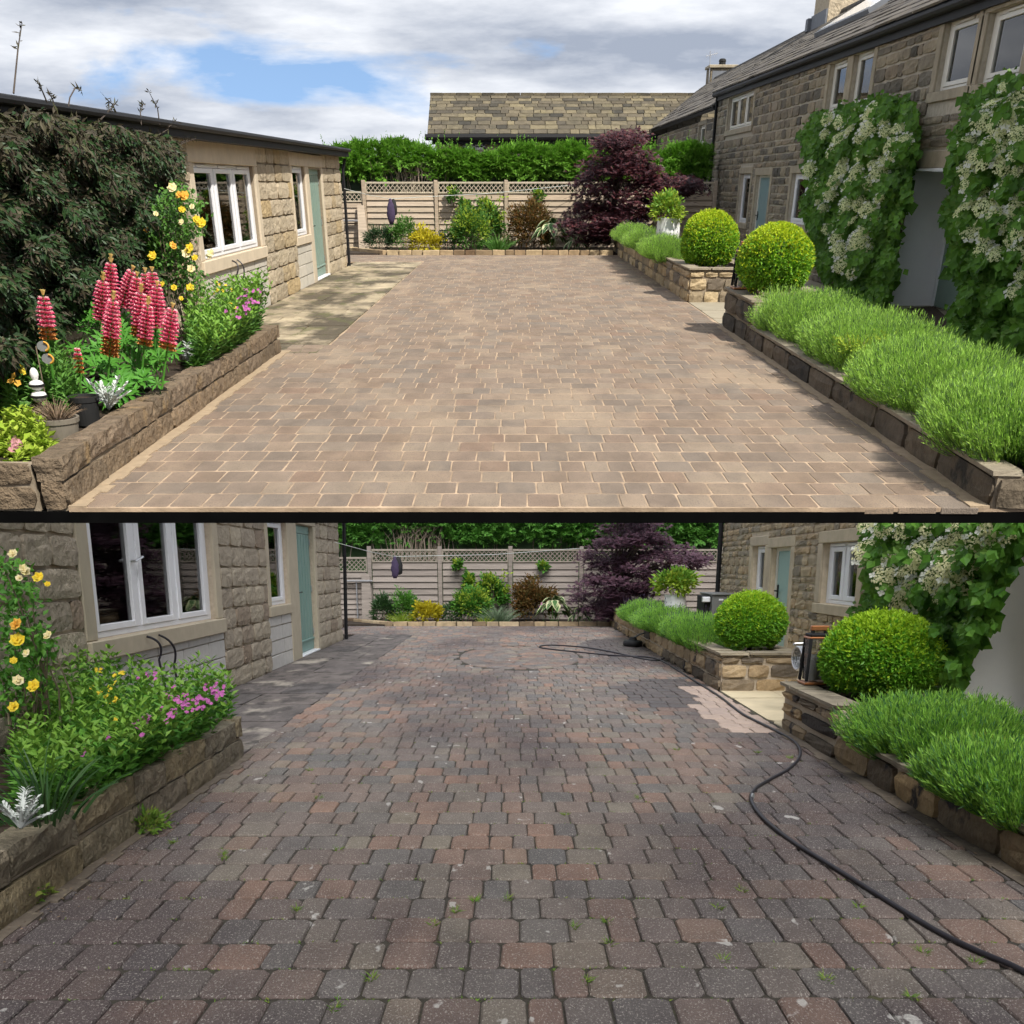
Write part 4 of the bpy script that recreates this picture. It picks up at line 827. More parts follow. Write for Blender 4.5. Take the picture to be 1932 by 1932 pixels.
def cottage_wing(P):
    """lower wing of the house beyond the fence (upper yard only)"""
    m = MATS[P.name]; rng = random.Random(61); c = CFG[P]; X = c['hX'] + .1; Y0, Y1 = P.X(1346, 300, c['hX']).y + .02, 62.0
    e0 = P.X(1343, 206, X - .1); e1 = P.X(1262, 245, X - .1)
    r = empty(P, 'cottage_wing', 'lower slate-roofed stone cottage wing with chimney beyond the fence', 'cottage', (X, Y0, 0))
    wz = min(e0.z, e1.z) - .05
    win = P.rect(X, 1318, 1330, 236, 273)
    wall = MB(); wall_cells(wall, Y0, Y1, -.05, wz, [win], lambda a, b, cc, d: wall.box(X + .02, X + .3, a, b, cc, d)); wall.build(P, 'wall', m['pointing'], r)
    rc = [((X + .02, 0, 0), (0, -1, 0), UZ, (-1, 0, 0), *q) for q in courses(-Y1, -Y0, 1.6, wz, (.2, .24), (.6, 1.3), [(-win[1] - .2, -win[0] + .2, win[2] - .12, win[3] + .12)], rng, .03)]
    stone_faces(P, r, m['rubble'], rc, 'boulder', 'stone', 62, .07, .03, 120)
    surround(P, r, X, -1, win, .2, .12, .12, m, m['dressed']); window(P, r, X, -1, win, 1, m, 'cream', .08, 'dark', False)
    rx = X + 2.8; q0, q1 = P.X(1299, 175, rx), P.X(1240, 205, rx)
    zr = P.X(1299, 176, rx).z; E0 = Vector((X - .25, Y0, e0.z)); vd = Vector((rx - E0.x, 0, zr - E0.z)); S = vd.length; vd.normalize(); u = Vector((0, 1, 0)); nr = vd.cross(u) if vd.cross(u).z > 0 else u.cross(vd)
    L = Y1 - Y0; p = [E0, E0 + u * L, E0 + u * L + vd * S, E0 + vd * S]; q = MB(); q.add([tuple(k) for k in p] + [tuple(k - nr * .1) for k in p], [(3, 2, 1, 0), (4, 5, 6, 7), (0, 1, 5, 4), (2, 3, 7, 6), (1, 2, 6, 5), (0, 4, 7, 3)]); rf = q.build(P, 'roof', m['dark'], r)
    vv = vd; ms = slate_rows(E0 + u * L, -u, vv, nr, L, S, .34, (.9, 1.8), rng, .045); pieces(P, rf, 'slate', 'slab', m['darkslate'], ms, rng, 200)
    MB().tube([tuple(p[3]), tuple(p[2])], .1, 8).build(P, 'ridge', m['darkslate'], rf)
    cy = P.X(1362, 130, rx).y + 1.5; a, b = P.Y(1339, 150, cy), P.Y(1388, 150, cy); zt = P.Y(1360, 122, cy).z
    q = MB(); q.bevbox(a.x, b.x, cy, cy + 1.2, zr - .6, zt - .12, .03); ch = q.build(P, 'chimney', m['rubble'], r)
    MB().bevbox(a.x - .07, b.x + .07, cy - .08, cy + 1.28, zt - .12, zt, .02).build(P, 'chimney_cap', m['dressed'], ch)
    MB().box(a.x + .1, b.x + .02, cy - .012, cy - .002, zr - .2, zt - .22).build(P, 'flashing', m['lead'], ch)
    q = MB().lathe(((a.x + b.x) / 2, cy + .5, zt), [(.16, 0), (.15, .12), (.17, .16), (.16, .22), (.10, .26)], 12); q.build(P, 'chimney_pot', m['blackmatt'], ch)
    an = MB(); ax = a.x - .02; an.tube([(ax, cy, zr - .2), (ax - .05, cy, zt + .5)], .02, 5)
    an.tube([(ax - .25, cy, zt + .3), (ax + .3, cy, zt + .42)], .012, 5)
    for i in range(5): an.tube([(ax - .2 + i * .11, cy, zt + .2 + i * .024), (ax - .2 + i * .11, cy, zt + .42 + i * .024)], .009, 4)
    an.build(P, 'aerial', m['steel'], ch)

def barn(P):
    m = MATS[P.name]; rng = random.Random(71); Yb = 58.0
    a, b = P.Y(806, 254, Yb), P.Y(1330, 246, Yb); t = P.Y(818, 181, Yb + 3.2)
    r = empty(P, 'barn', 'long barn with mossy brown stone slate roof showing above the hedge', 'barn', (a.x, Yb, 0))
    x0, x1 = a.x + .35, b.x + 3; ze = a.z - .02; win = (P.Y(873, 265, Yb).x, P.Y(915, 265, Yb).x, P.Y(890, 282, Yb).z, P.Y(890, 260, Yb).z)
    wl = MB(); wall_cells(wl, x0, x1, -.05, ze - .12, [win], lambda p, q, c, d: wl.box(p, q, Yb + .42, Yb + .7, c, d)); wl.build(P, 'wall', m['pointing'], r)
    rc = [((0, Yb + .42, 0), UX, UZ, (0, -1, 0), *q) for q in courses(x0, x1, win[2] - .7, ze - .13, (.2, .24), (.35, .7), [(win[0] - .05, win[1] + .05, win[2] - .1, win[3] + .1)], rng, .03)]
    stone_faces(P, r, m['ashlar'], rc, 'boulder', 'stone', 72, .06, .03, 150)
    f = MB(); 
    for (p, q, c, d) in ((win[0], win[1], win[2], win[2] + .1), (win[0], win[1], win[3] - .3, win[3]), (win[0], win[0] + .12, win[2], win[3]), (win[1] - .12, win[1], win[2], win[3]), ((win[0] + win[1]) / 2 - .06, (win[0] + win[1]) / 2 + .06, win[2], win[3])): f.bevbox(p, q, Yb + .36, Yb + .46, c, d, .01)
    wo_ = f.build(P, 'window', m['upvc'], r); MB().box(win[0], win[1], Yb + .47, Yb + .49, win[2], win[3]).build(P, 'pane', m['dark'], wo_)
    E0 = Vector((a.x, Yb, ze)); dz = t.z - E0.z; vd = Vector((0, 3.2, dz)); S = vd.length; vd.normalize(); u = Vector((1, 0, 0)); nr = u.cross(vd); L = x1 - a.x
    p = [E0, E0 + u * L, E0 + u * L + vd * S, E0 + vd * S]; q = MB(); q.add([tuple(k) for k in p] + [tuple(k - nr * .12) for k in p], [(0, 1, 2, 3), (7, 6, 5, 4), (0, 4, 5, 1), (2, 6, 7, 3), (1, 5, 6, 2), (0, 3, 7, 4)]); rf = q.build(P, 'roof', m['dark'], r)
    pieces(P, rf, 'slate', 'slab', m['slate'], slate_rows(E0, u, vd, nr, L, S, .40, (.3, .8), rng, .07), rng)
    rg = [Matrix.Translation(E0 + vd * S + u * (i * .6 + .3) + Vector((0, 0, .05))) @ Matrix.Diagonal((.58, .3, .12, 1)) for i in range(int(L / .6))]
    pieces(P, rf, 'ridge_stone', 'slab', m['slate'], rg, rng)
    MB().tube([(a.x - .1, Yb - .1, ze - .08), (x1, Yb - .1, ze - .08)], .12, 8).build(P, 'gutter', m['black'], r)
    MB().box(a.x + .2, x1, Yb + .0, Yb + .36, ze - .34, ze - .10).build(P, 'eaves_board', m['black'], r)

# ------------------------------------------------------------------ fence and hedge
def fence(P):
    c = CFG[P]; m = MATS[P.name]; Y = c['Yfence']; up = P is A; rng = random.Random(81)
    if up: px = [693, 826, 955, 1088, 1215, 1340]; yt, yl, yb, ybase = 340, 343, 366, 469; side = (645, 690, 361, 382)
    else: px = [701, 832, 963, 1095, 1225, 1352]; yt, yl, yb, ybase = 1031, 1036, 1062, 1171; side = (640, 700, 1051, 1080)
    xs = [P.Y(x, ybase, Y).x for x in px]; zt, zl, zb = P.Y(966, yt, Y).z, P.Y(966, yl, Y).z, P.Y(966, yb, Y).z
    r = empty(P, 'fence', ('sunlit weathered board fence with lattice top behind the upper back bed' if up else 'greyish weathered board fence with lattice top behind the lower back bed'), 'fence', (0, Y, 0), 'board fences with lattice')
    def panel(x0, x1, z0, z1, zl_):
        z = z0; hh = (z1 - z0) / 9
        for i in range(9):
            q = MB(); a_, b_ = x0 + .012, x1 - .012; q.add([(a_, Y - .018, z), (b_, Y - .018, z), (b_, Y + .022, z + hh * 1.08), (a_, Y + .022, z + hh * 1.08), (a_, Y + .004, z), (b_, Y + .004, z), (b_, Y + .034, z + hh * 1.08), (a_, Y + .034, z + hh * 1.08)], [(0, 1, 2, 3), (7, 6, 5, 4), (0, 4, 5, 1), (2, 6, 7, 3), (1, 5, 6, 2), (0, 3, 7, 4)]); q.build(P, 'board', m['fencewood'], r); z += hh
        for a, b, cc, d in ((x0, x1, z1 + .012, z1 + .045), (x0, x1, zl_ - .05, zl_), (x0 - .005, x0 + .03, z1 + .046, zl_ - .051), (x1 - .03, x1 + .005, z1 + .046, zl_ - .051)):
            MB().bevbox(a, b, Y - .012, Y + .03, cc, d, .004).build(P, 'lattice_frame', m['lattice'], r)
        lo, hi, X0, X1 = z1 + .045, zl_ - .05, x0 + .03, x1 - .03; h = hi - lo; st = .135 if up else .115
        for s in (1, -1):
            k = X0 - h + .04
            while k < X1:
                a = k if s > 0 else k + h; pts = []
                t0, t1 = 0.0, 1.0
                xa, xb = a, a + s * h
                for bound, sign in ((X0, 1), (X1, -1)):
                    # clip the slanting strip to the panel
                    f0, f1 = sign * (xa - bound), sign * (xb - bound)
                    if f0 < 0 and f1 < 0: t1 = -1
                    elif f0 < 0: t0 = max(t0, f0 / (f0 - f1))
                    elif f1 < 0: t1 = min(t1, f0 / (f0 - f1))
                if t1 - t0 > .12:
                    pa, pb = (xa + (xb - xa) * t0, lo + h * t0), (xa + (xb - xa) * t1, lo + h * t1); w_ = .013; y = Y + (.0 if s > 0 else .011); q = MB(); q.add([(pa[0] - w_, y, pa[1]), (pa[0] + w_, y, pa[1]), (pb[0] + w_, y, pb[1]), (pb[0] - w_, y, pb[1]), (pa[0] - w_, y + .01, pa[1]), (pa[0] + w_, y + .01, pa[1]), (pb[0] + w_, y + .01, pb[1]), (pb[0] - w_, y + .01, pb[1])], [(0, 1, 2, 3), (7, 6, 5, 4), (0, 4, 5, 1), (2, 6, 7, 3), (1, 5, 6, 2), (0, 3, 7, 4)]); q.build(P, 'lattice_strip', m['lattice'], r)
                k += st
    for i, (a, b) in enumerate(zip(xs, xs[1:])): panel(a + .06, b - .06, .05, zb, zl)
    for i, x in enumerate(xs):
        q = MB(); q.bevbox(x - .055, x + .055, Y - .05, Y + .06, -.03, zt + rng.uniform(-.01, .02), .008); q.build(P, 'post', m['fencewood'], r)
    # lower side panel to the left, with a gate board leaning on it
    xa, xb = P.Y(side[0], ybase, Y - .4).x - .4, xs[0] - .07; zs, zz = P.Y(670, side[2], Y).z, P.Y(670, side[3], Y).z; panel(xa, xb, .05, zz, zs)
    g = MB(); gx0, gx1 = (P.Y(678, 440, Y).x, P.Y(691, 440, Y).x) if up else (P.Y(685, 1140, Y).x, P.Y(700, 1140, Y).x); gz = P.Y(680, 387 if up else 1082, Y).z
    g.add([(gx0, Y - .35, -.02), (gx1 + .1, Y - .35, -.02), (gx1, Y - .1, gz), (gx0, Y - .1, gz), (gx0, Y - .32, -.02), (gx1 + .1, Y - .32, -.02), (gx1, Y - .07, gz), (gx0, Y - .07, gz)], [(0, 1, 2, 3), (7, 6, 5, 4), (0, 4, 5, 1), (2, 6, 7, 3), (1, 5, 6, 2), (0, 3, 7, 4)])
    thing(P, 'wooden_board', g, m['fencewood'], 'plain wooden board leaning on the fence post in the ' + ('upper' if up else 'lower') + ' yard', 'board', (gx0, Y - .3, 0))
    # aluminium step on a hook by the side panel
    st = MB(); zh = P.Y(660, 418 if up else 1098, Y).z; x0 = P.Y(645, 415, Y).x
    st.bevbox(x0 - .3, P.Y(680 if not up else 678, 415, Y).x, Y - .18, Y - .08, zh, zh + .05, .01); st.tube([(x0 + .02, Y - .1, zh), (x0 + .02, Y - .1, zh - 1.0)], .02, 6)
    thing(P, 'metal_bracket', st, m['steel'], 'metal bracket arm beside the ' + ('upper' if up else 'lower') + ' outbuilding corner', 'bracket', (x0, Y - .1, zh - 1.0))
    # washing line with a peg bag
    if up: a, b, d = P.X(650, 356, c['lbX'] + .2), P.Y(735, 375, Y - 2.5), P.Y(1110, 346, Y - .1)
    else: a, b, d = P.X(632, 1023, c['lbX'] + .2), P.Y(743, 1050, Y - 2.5), P.Y(1100, 1034, Y - .1)
    thing(P, 'washing_line', MB().tube([a, a * .5 + b * .5 + Vector((0, 0, -.02)), b, b * .5 + d * .5 + Vector((0, 0, -.06)), d], .007, 5), m['silver'], 'thin washing line strung across the ' + ('upper' if up else 'lower') + ' fence', 'line', tuple(b))
    k = .012 * 1; sc = 1.0; bx, by, bz = b
    bag = empty(P, 'peg_bag', ('dark purple' if up else 'purple and black') + ' peg bag hanging on the ' + ('upper' if up else 'lower') + ' washing line', 'bag', (bx, by, bz))
    w_ = .24 if up else .19; hgt = .62 if up else .50; q = MB(); prof = []
    for i in range(9):
        t = i / 8; rr = [.25, .55, .75, .9, 1, 1, .93, .75, .35][i] * w_ * .5; prof.append((rr, -t * hgt))
    q.lathe((bx + .02, by, bz), prof[::-1], 14, .55)
    rg = np.random.default_rng(3); q.v = [(x + .012 * math.sin(z * 40 + x * 30), y, z) for x, y, z in q.v]
    q.build(P, 'pouch', m['purplebag'], bag, smooth=True)
    q = MB().lathe((bx + .10, by + .05, bz), [(.03, -.42), (.09, -.38), (.10, -.2), (.06, -.05), (.02, .0)], 10, .6); q.build(P, 'flap', m['blackmatt'], bag, smooth=True)
    MB().tube([(bx, by, bz + .02), (bx + .03, by, bz + .03), (bx + .03, by, bz - .06)], .008, 5).build(P, 'hook', m['steel'], bag)

def hedge(P):
    c = CFG[P]; m = MATS[P.name]; Y = c['Yfence']; up = P is A; rng = np.random.default_rng(91 if up else 92)
    x0, x1 = (P.Y(630, 330, Y).x - .4, P.Y(1345, 330, Y).x) if up else (P.Y(620, 1000, Y).x - .5, P.Y(1372, 1000, Y).x + .3)
    zb, zt = (P.Y(966, 338, Y).z, P.Y(966, 285, Y + .8).z) if up else (P.Y(966, 1026, Y).z, P.Y(966, 950, Y).z)
    yc = Y + .85; r = empty(P, 'conifer_hedge', ('bright green conifer hedge above the sunlit lattice fence' if up else 'dark green conifer hedge above the dull lattice fence'), 'hedge', (0, yc, 0), 'conifer hedges')
    n = 6500 if up else 5200; X = rng.uniform(x0, x1, n); top = zt + .10 * np.sin(X * 1.3) + .06 * np.sin(X * 3.7 + 1)
    if up: top = top + np.where(X < P.Y(760, 330, Y).x, .10, 0)
    v = rng.random(n); Z = zb + (top - zb) * (v ** .8); dep = np.where(rng.random(n) < .75, rng.uniform(-.45, -.15, n), rng.uniform(-.2, .5, n)) ; dep = dep * (1 - .35 * np.clip((Z - zb) / (zt - zb) - .6, 0, 1) * 2) + .10 * np.sin(X * 4.1) * np.sin(Z * 6)
    gap = (np.abs(X - P.Y(770 if up else 765, 330, Y).x) < .75) & (Z < zb + .35); keep = ~(gap & (rng.random(n) < .85)); X, Z, dep = X[keep], Z[keep], dep[keep]; n = len(X)
    C = np.stack([X, yc + dep, Z], 1)
    D = unit(np.stack([rng.normal(0, .55, n), np.full(n, -.75) + rng.normal(0, .3, n), rng.normal(.10, .45, n) + np.clip((Z - zt + .25) * 2.2, 0, 1.2)], 1))
    mb = MB(); S = unit(np.cross(D, np.array([0, 0, 1.0]) + rng.normal(0, .4, (n, 3)))); sc = 1.0 if up else .95
    N = np.cross(S, D)
    for t, sg in ((0, 0), (.12, 1), (.2, -1), (.32, 1), (.42, -1), (.55, 1), (.66, -1)):
        L = .17 * sc * (1 - t * .6); d = D if sg == 0 else unit(D * .75 + S * sg * .75); V, F = kites(C + D * t * .26 * sc, d + rng.normal(0, .12, (n, 3)), N, (L if sg else .30 * sc) * rng.uniform(.7, 1.2, n), .040 * sc, .15); mb.arrays(V, F)
    # straggling new shoots on top
    k = 130 if up else 30; X2 = rng.uniform(x0, x1, k); h = rng.uniform(.12, .40, k) * np.where(rng.random(k) < .2, 1.6, 1)
    for i in range(k):
        b = np.array([X2[i], yc + rng.uniform(-.3, .2), zt + .03]); nn_ = 14; t = rng.random(nn_); lean = np.array([rng.normal(0, .25), rng.normal(-.1, .2), 1.0]); Cc = b + t[:, None] * lean * h[i]; Dd = unit(rng.normal(0, .6, (nn_, 3)) + lean * .9); V, F = kites(Cc, Dd, rng.normal(size=(nn_, 3)), .12 * (1.2 - t), .03, .1); mb.arrays(V, F)
    mb.build(P, 'foliage', m['conifer'], r)
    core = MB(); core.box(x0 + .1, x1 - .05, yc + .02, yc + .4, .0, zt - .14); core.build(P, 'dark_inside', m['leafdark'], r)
    st = MB(); st.cur = 0
    for i in range(120):
        x = rng.uniform(x0, x1) if i < 60 else P.Y(770, 330, Y).x + rng.normal(0, .5); y = yc + (rng.uniform(-.2, .2) if i < 60 else rng.uniform(-.45, -.2)); st.tube([(x, y, zb - .5), (x + rng.normal(0, .1), y, zb + .12), (x + rng.normal(0, .22), y - .05, zb + .45)], [.016, .012, .006], 4)
    o = st.build(P, 'stems', m['hedgestem'], r); o['kind'] = 'stuff'

# ------------------------------------------------------------------ plants
def ppm(P, Y, z=.5): return FOC / (Y * math.cos(P.th) - (z - P.H) * math.sin(P.th))
def pxell(P, x0, x1, y0, y1, Y):
    c = P.Y((x0 + x1) / 2, (y0 + y1) / 2, Y); k = ppm(P, Y, c.z); return c, (x1 - x0) / 2 / k, (y1 - y0) / 2 / k / math.cos(P.th * .9)
def where(P): return 'upper' if P is A else 'lower'

def lavender(P, c, rx, ry, h, n, label, seed, group='lavender bushes', spikes=False):
    m = MATS[P.name]; rng = np.random.default_rng(seed); c = np.array(c); r = empty(P, 'lavender_bush', label, 'lavender', tuple(c), group)
    a = rng.uniform(0, 2 * math.pi, n); rho = np.sqrt(rng.random(n)) ; dirn = np.stack([np.cos(a), np.sin(a), np.zeros(n)], 1); lm = lumps(dirn * (1 + rho[:, None]), rng, 6, .17)
    tip = np.stack([rx * rho * np.cos(a) * lm, ry * rho * np.sin(a) * lm, h * np.sqrt(np.clip(1 - .62 * rho ** 3, .05, 1)) * rng.uniform(.66, 1.18, n) * (.85 + .3 * (lm - 1) + .15)], 1)
    base = tip * np.stack([1 - .46 * rho, 1 - .30 * rho, np.zeros(n)], 1); base[:, 2] = -.02; d = tip - base; L = np.linalg.norm(d, axis=1); d = unit(d)
    mb = MB(); bend = np.stack([np.zeros(n), np.zeros(n), .25 + .55 * rho], 1) + rng.normal(0, .14, (n, 3)); low = unit(d - bend * .5)
    dk = rng.random(n) < .35
    for mi, sel in ((0, ~dk), (1, dk)): mb.cur = mi; V, F = ribbons((c + base)[sel], low[sel], L[sel], .0068, bend[sel], rng, 3); mb.arrays(V, F)
    for k in range(7):
        mb.cur = 1 if k in (1, 4) else 0
        t = rng.uniform(.25 if mb.cur else .42, 1.0, n); C = c + base + (low * (1 - t[:, None] * .5) + d * t[:, None] * .5) * (L * t)[:, None]; D = unit(d * 1.5 + rng.normal(0, .42, (n, 3))); V, F = kites(C, D, rng.normal(size=(n, 3)), .048 * rng.uniform(.6, 1.2, n), .0075, .1); mb.arrays(V, F)
    mb.build(P, 'foliage', [m['lavender'], m['lavdark']], r)
    w_ = MB(); k = 220
    for i in range(k):
        j = rng.integers(0, n); b0 = c + base[j] * .5 + np.array([0, 0, -.04]); e0 = c + base[j] + (tip[j] - base[j]) * .62; w_.tube([b0, (b0 + e0) / 2 + rng.normal(0, .02, 3), e0], [.006, .005, .003], 4)
    o = w_.build(P, 'woody_stems', m['twig'], r); o['kind'] = 'stuff'
    if spikes:
        k = 70; j = rng.integers(0, n, k); C = c + tip[j]; f = MB(); V, F = ribbons(C, d[j] * .5 + np.array([0, 0, .8]), .09, .004, np.zeros(3), rng, 1); f.arrays(V, F); V, F = kites(C + np.array([0, 0, .07]), d[j] + np.array([0, 0, 1.]), rng.normal(size=(k, 3)), .05, .012); f.arrays(V, F); o = f.build(P, 'flower_spikes', m['purplebag'], r); o['kind'] = 'stuff'

def box_ball(P, c, r, rz, label, seed, n=19000):
    m = MATS[P.name]; rng = np.random.default_rng(seed); c = np.array(c); o = empty(P, 'box_ball', label, 'topiary', (c[0], c[1], c[2] - rz), 'clipped box balls')
    D = unit(rng.normal(size=(n, 3))); lm = lumps(D, rng, 14, .030); rad = np.array([r, r, rz]); C = c + D * rad * (lm * rng.uniform(.86, 1.0, n))[:, None]; k = D[:, 2] > -.75; C, D = C[k], D[k]; n = len(C)
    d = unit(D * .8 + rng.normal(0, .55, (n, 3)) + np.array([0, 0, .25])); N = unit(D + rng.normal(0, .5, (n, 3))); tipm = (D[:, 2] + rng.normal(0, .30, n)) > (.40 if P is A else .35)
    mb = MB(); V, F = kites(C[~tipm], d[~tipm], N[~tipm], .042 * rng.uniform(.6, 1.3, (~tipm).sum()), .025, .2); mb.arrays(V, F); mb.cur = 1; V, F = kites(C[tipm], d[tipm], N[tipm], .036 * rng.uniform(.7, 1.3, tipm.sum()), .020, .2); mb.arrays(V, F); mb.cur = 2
    mb.lathe(tuple(c), [(.001, -rz * .9)] + [(r * .86 * math.cos(t), rz * .86 * math.sin(t)) for t in np.linspace(-1.3, 1.3, 9)] + [(.001, rz * .9)], 20); mb.build(P, 'foliage', [m['box'], m['boxtip'], m['leafdark']], o)  # solid core coloured dark for the shaded depth between the leaves
    k = 420; E = unit(rng.normal(size=(k, 3)) + np.array([0, -.2, .5])); sh = MB(); st_ = c + E * rad * .97; ln_ = rng.uniform(.01, .045, k)[:, None]
    for q in range(4): V, F = kites(st_ + E * ln_ * (q / 3.), unit(E + rng.normal(0, .7, (k, 3))), rng.normal(size=(k, 3)), .032, .018, .2); sh.arrays(V, F)
    o2 = sh.build(P, 'stray_shoots', m['boxtip'], o); o2['kind'] = 'stuff'
    MB().tube([(c[0], c[1], c[2] - rz - .05), (c[0], c[1], c[2] - rz * .5)], .03, 6).build(P, 'trunk', m['bark'], o)

def maple(P):
    m = MATS[P.name]; c = CFG[P]; up = P is A; rng = np.random.default_rng(101); Y = c['Yfence'] - 2.0
    if up: poly = [(1150, 250), (1195, 243), (1215, 262), (1245, 292), (1262, 325), (1300, 332), (1312, 350), (1290, 365), (1262, 380), (1250, 405), (1205, 425), (1175, 440), (1115, 452), (1075, 440), (1062, 415), (1080, 395), (1095, 375), (1072, 360), (1078, 345), (1110, 330), (1105, 300), (1125, 280), (1120, 262)]; base = P.Y(1145, 472, Y)
    else: poly = [(1150, 940), (1240, 935), (1268, 1000), (1290, 1030), (1330, 1052), (1328, 1068), (1290, 1075), (1262, 1085), (1250, 1105), (1215, 1122), (1180, 1140), (1150, 1165), (1112, 1160), (1090, 1130), (1078, 1112), (1085, 1098), (1120, 1090), (1092, 1062), (1095, 1050), (1130, 1030), (1128, 1000), (1138, 970)]; base = P.Y(1150, 1178, Y)
    r = empty(P, 'maple_tree', ('dark purple Japanese maple standing before the sunlit fence' if up else 'dusky purple Japanese maple standing before the dull fence'), 'tree', tuple(base), 'purple maples')
    k = 150; q = pts_in_poly(poly, k, rng); cen = P.Y(1180, 350 if up else 1060, Y); K = []
    for x, y in q:
        w_ = 1 - min(1, abs(x - 1180) / 140); p = P.Y(x, y, Y + rng.uniform(-1.6, 1.2) * (.35 + .65 * w_)); K.append(p)
    K = np.array([tuple(p) for p in K]); n = 8200; i = rng.integers(0, k, n); sc = 1.0 if up else .85
    off = rng.normal(size=(n, 3)) * np.array([.19, .22, .055]) * sc; rr = np.hypot(off[:, 0], off[:, 1]); off[:, 2] -= rr ** 2 * .55; C = K[i] + off; tocen = unit((C - np.array(cen)) * np.array([1, 1, 0]))
    D0 = unit(off * np.array([1, 1, 0]) + tocen * .12 + np.array([0, -.10, -.09]) + rng.normal(0, .05, (n, 3))); N = unit(np.array([0, -.35, 1.0]) + rng.normal(0, .35, (n, 3))); S = unit(np.cross(D0, N)); mb = MB()
    for an, l in ((0, 1), (.6, .9), (-.6, .9), (1.2, .68), (-1.2, .68)):
        V, F = kites(C, D0 * math.cos(an) + S * math.sin(an), N, .125 * sc * l * rng.uniform(.75, 1.2, n), .032 * sc, .15, .5); mb.arrays(V, F)
    mb.build(P, 'crown', m['maple'], r)
    t = MB(); b = Vector(base); b.z = .2; t.tube([b, b + Vector((.08, 0, .4)), b + Vector((.12, .05, .8))], [.09, .075, .06], 8); t.build(P, 'trunk', m['bark'], r)
    f = b + Vector((.12, .05, .75))
    for j in range(0, k, 6):
        e = Vector(K[j]); md = f * .5 + e * .5 + Vector((0, 0, .15)); MB().tube([f, md, e], [.04, .024, .008], 5).build(P, 'limb', m['bark'], r)

HEADS = {}
def head_meshes(P):
    m = MATS[P.name]; out = []
    for s in range(4):
        rng = np.random.default_rng(s); mb = MB(); n = 230; a = rng.uniform(0, 6.28, n); rho = np.sqrt(rng.random(n)); C = np.stack([rho * np.cos(a), rho * np.sin(a), .32 * (1 - rho ** 2) + rng.normal(0, .04, n)], 1); Nn = unit(C * np.array([.8, .8, 1]) + np.array([0, 0, .8]) + rng.normal(0, .22, (n, 3))); D = unit(np.cross(Nn, rng.normal(size=(n, 3))))
        V, F = kites(C, D, Nn, .19, .16, .12, .55); mb.arrays(V, F); mb.cur = 1; k = 7; a = rng.uniform(0, 6.28, k); C = np.stack([1.05 * np.cos(a), 1.05 * np.sin(a), rng.uniform(-.05, .15, k)], 1); flowers(mb, C, np.stack([.3 * np.cos(a), .3 * np.sin(a), np.ones(k)], 1), .25, rng, 4)
        mb.cur = 2
        for q in range(6): mb.tube([(0, 0, -.7), (.5 * math.cos(q), .5 * math.sin(q), .05)], .02, 3)
        me = mb.mesh('flower_head', [m['cymes'], m['petal'], m['hydnew']]); out.append(me)
    HEADS[P.name] = out
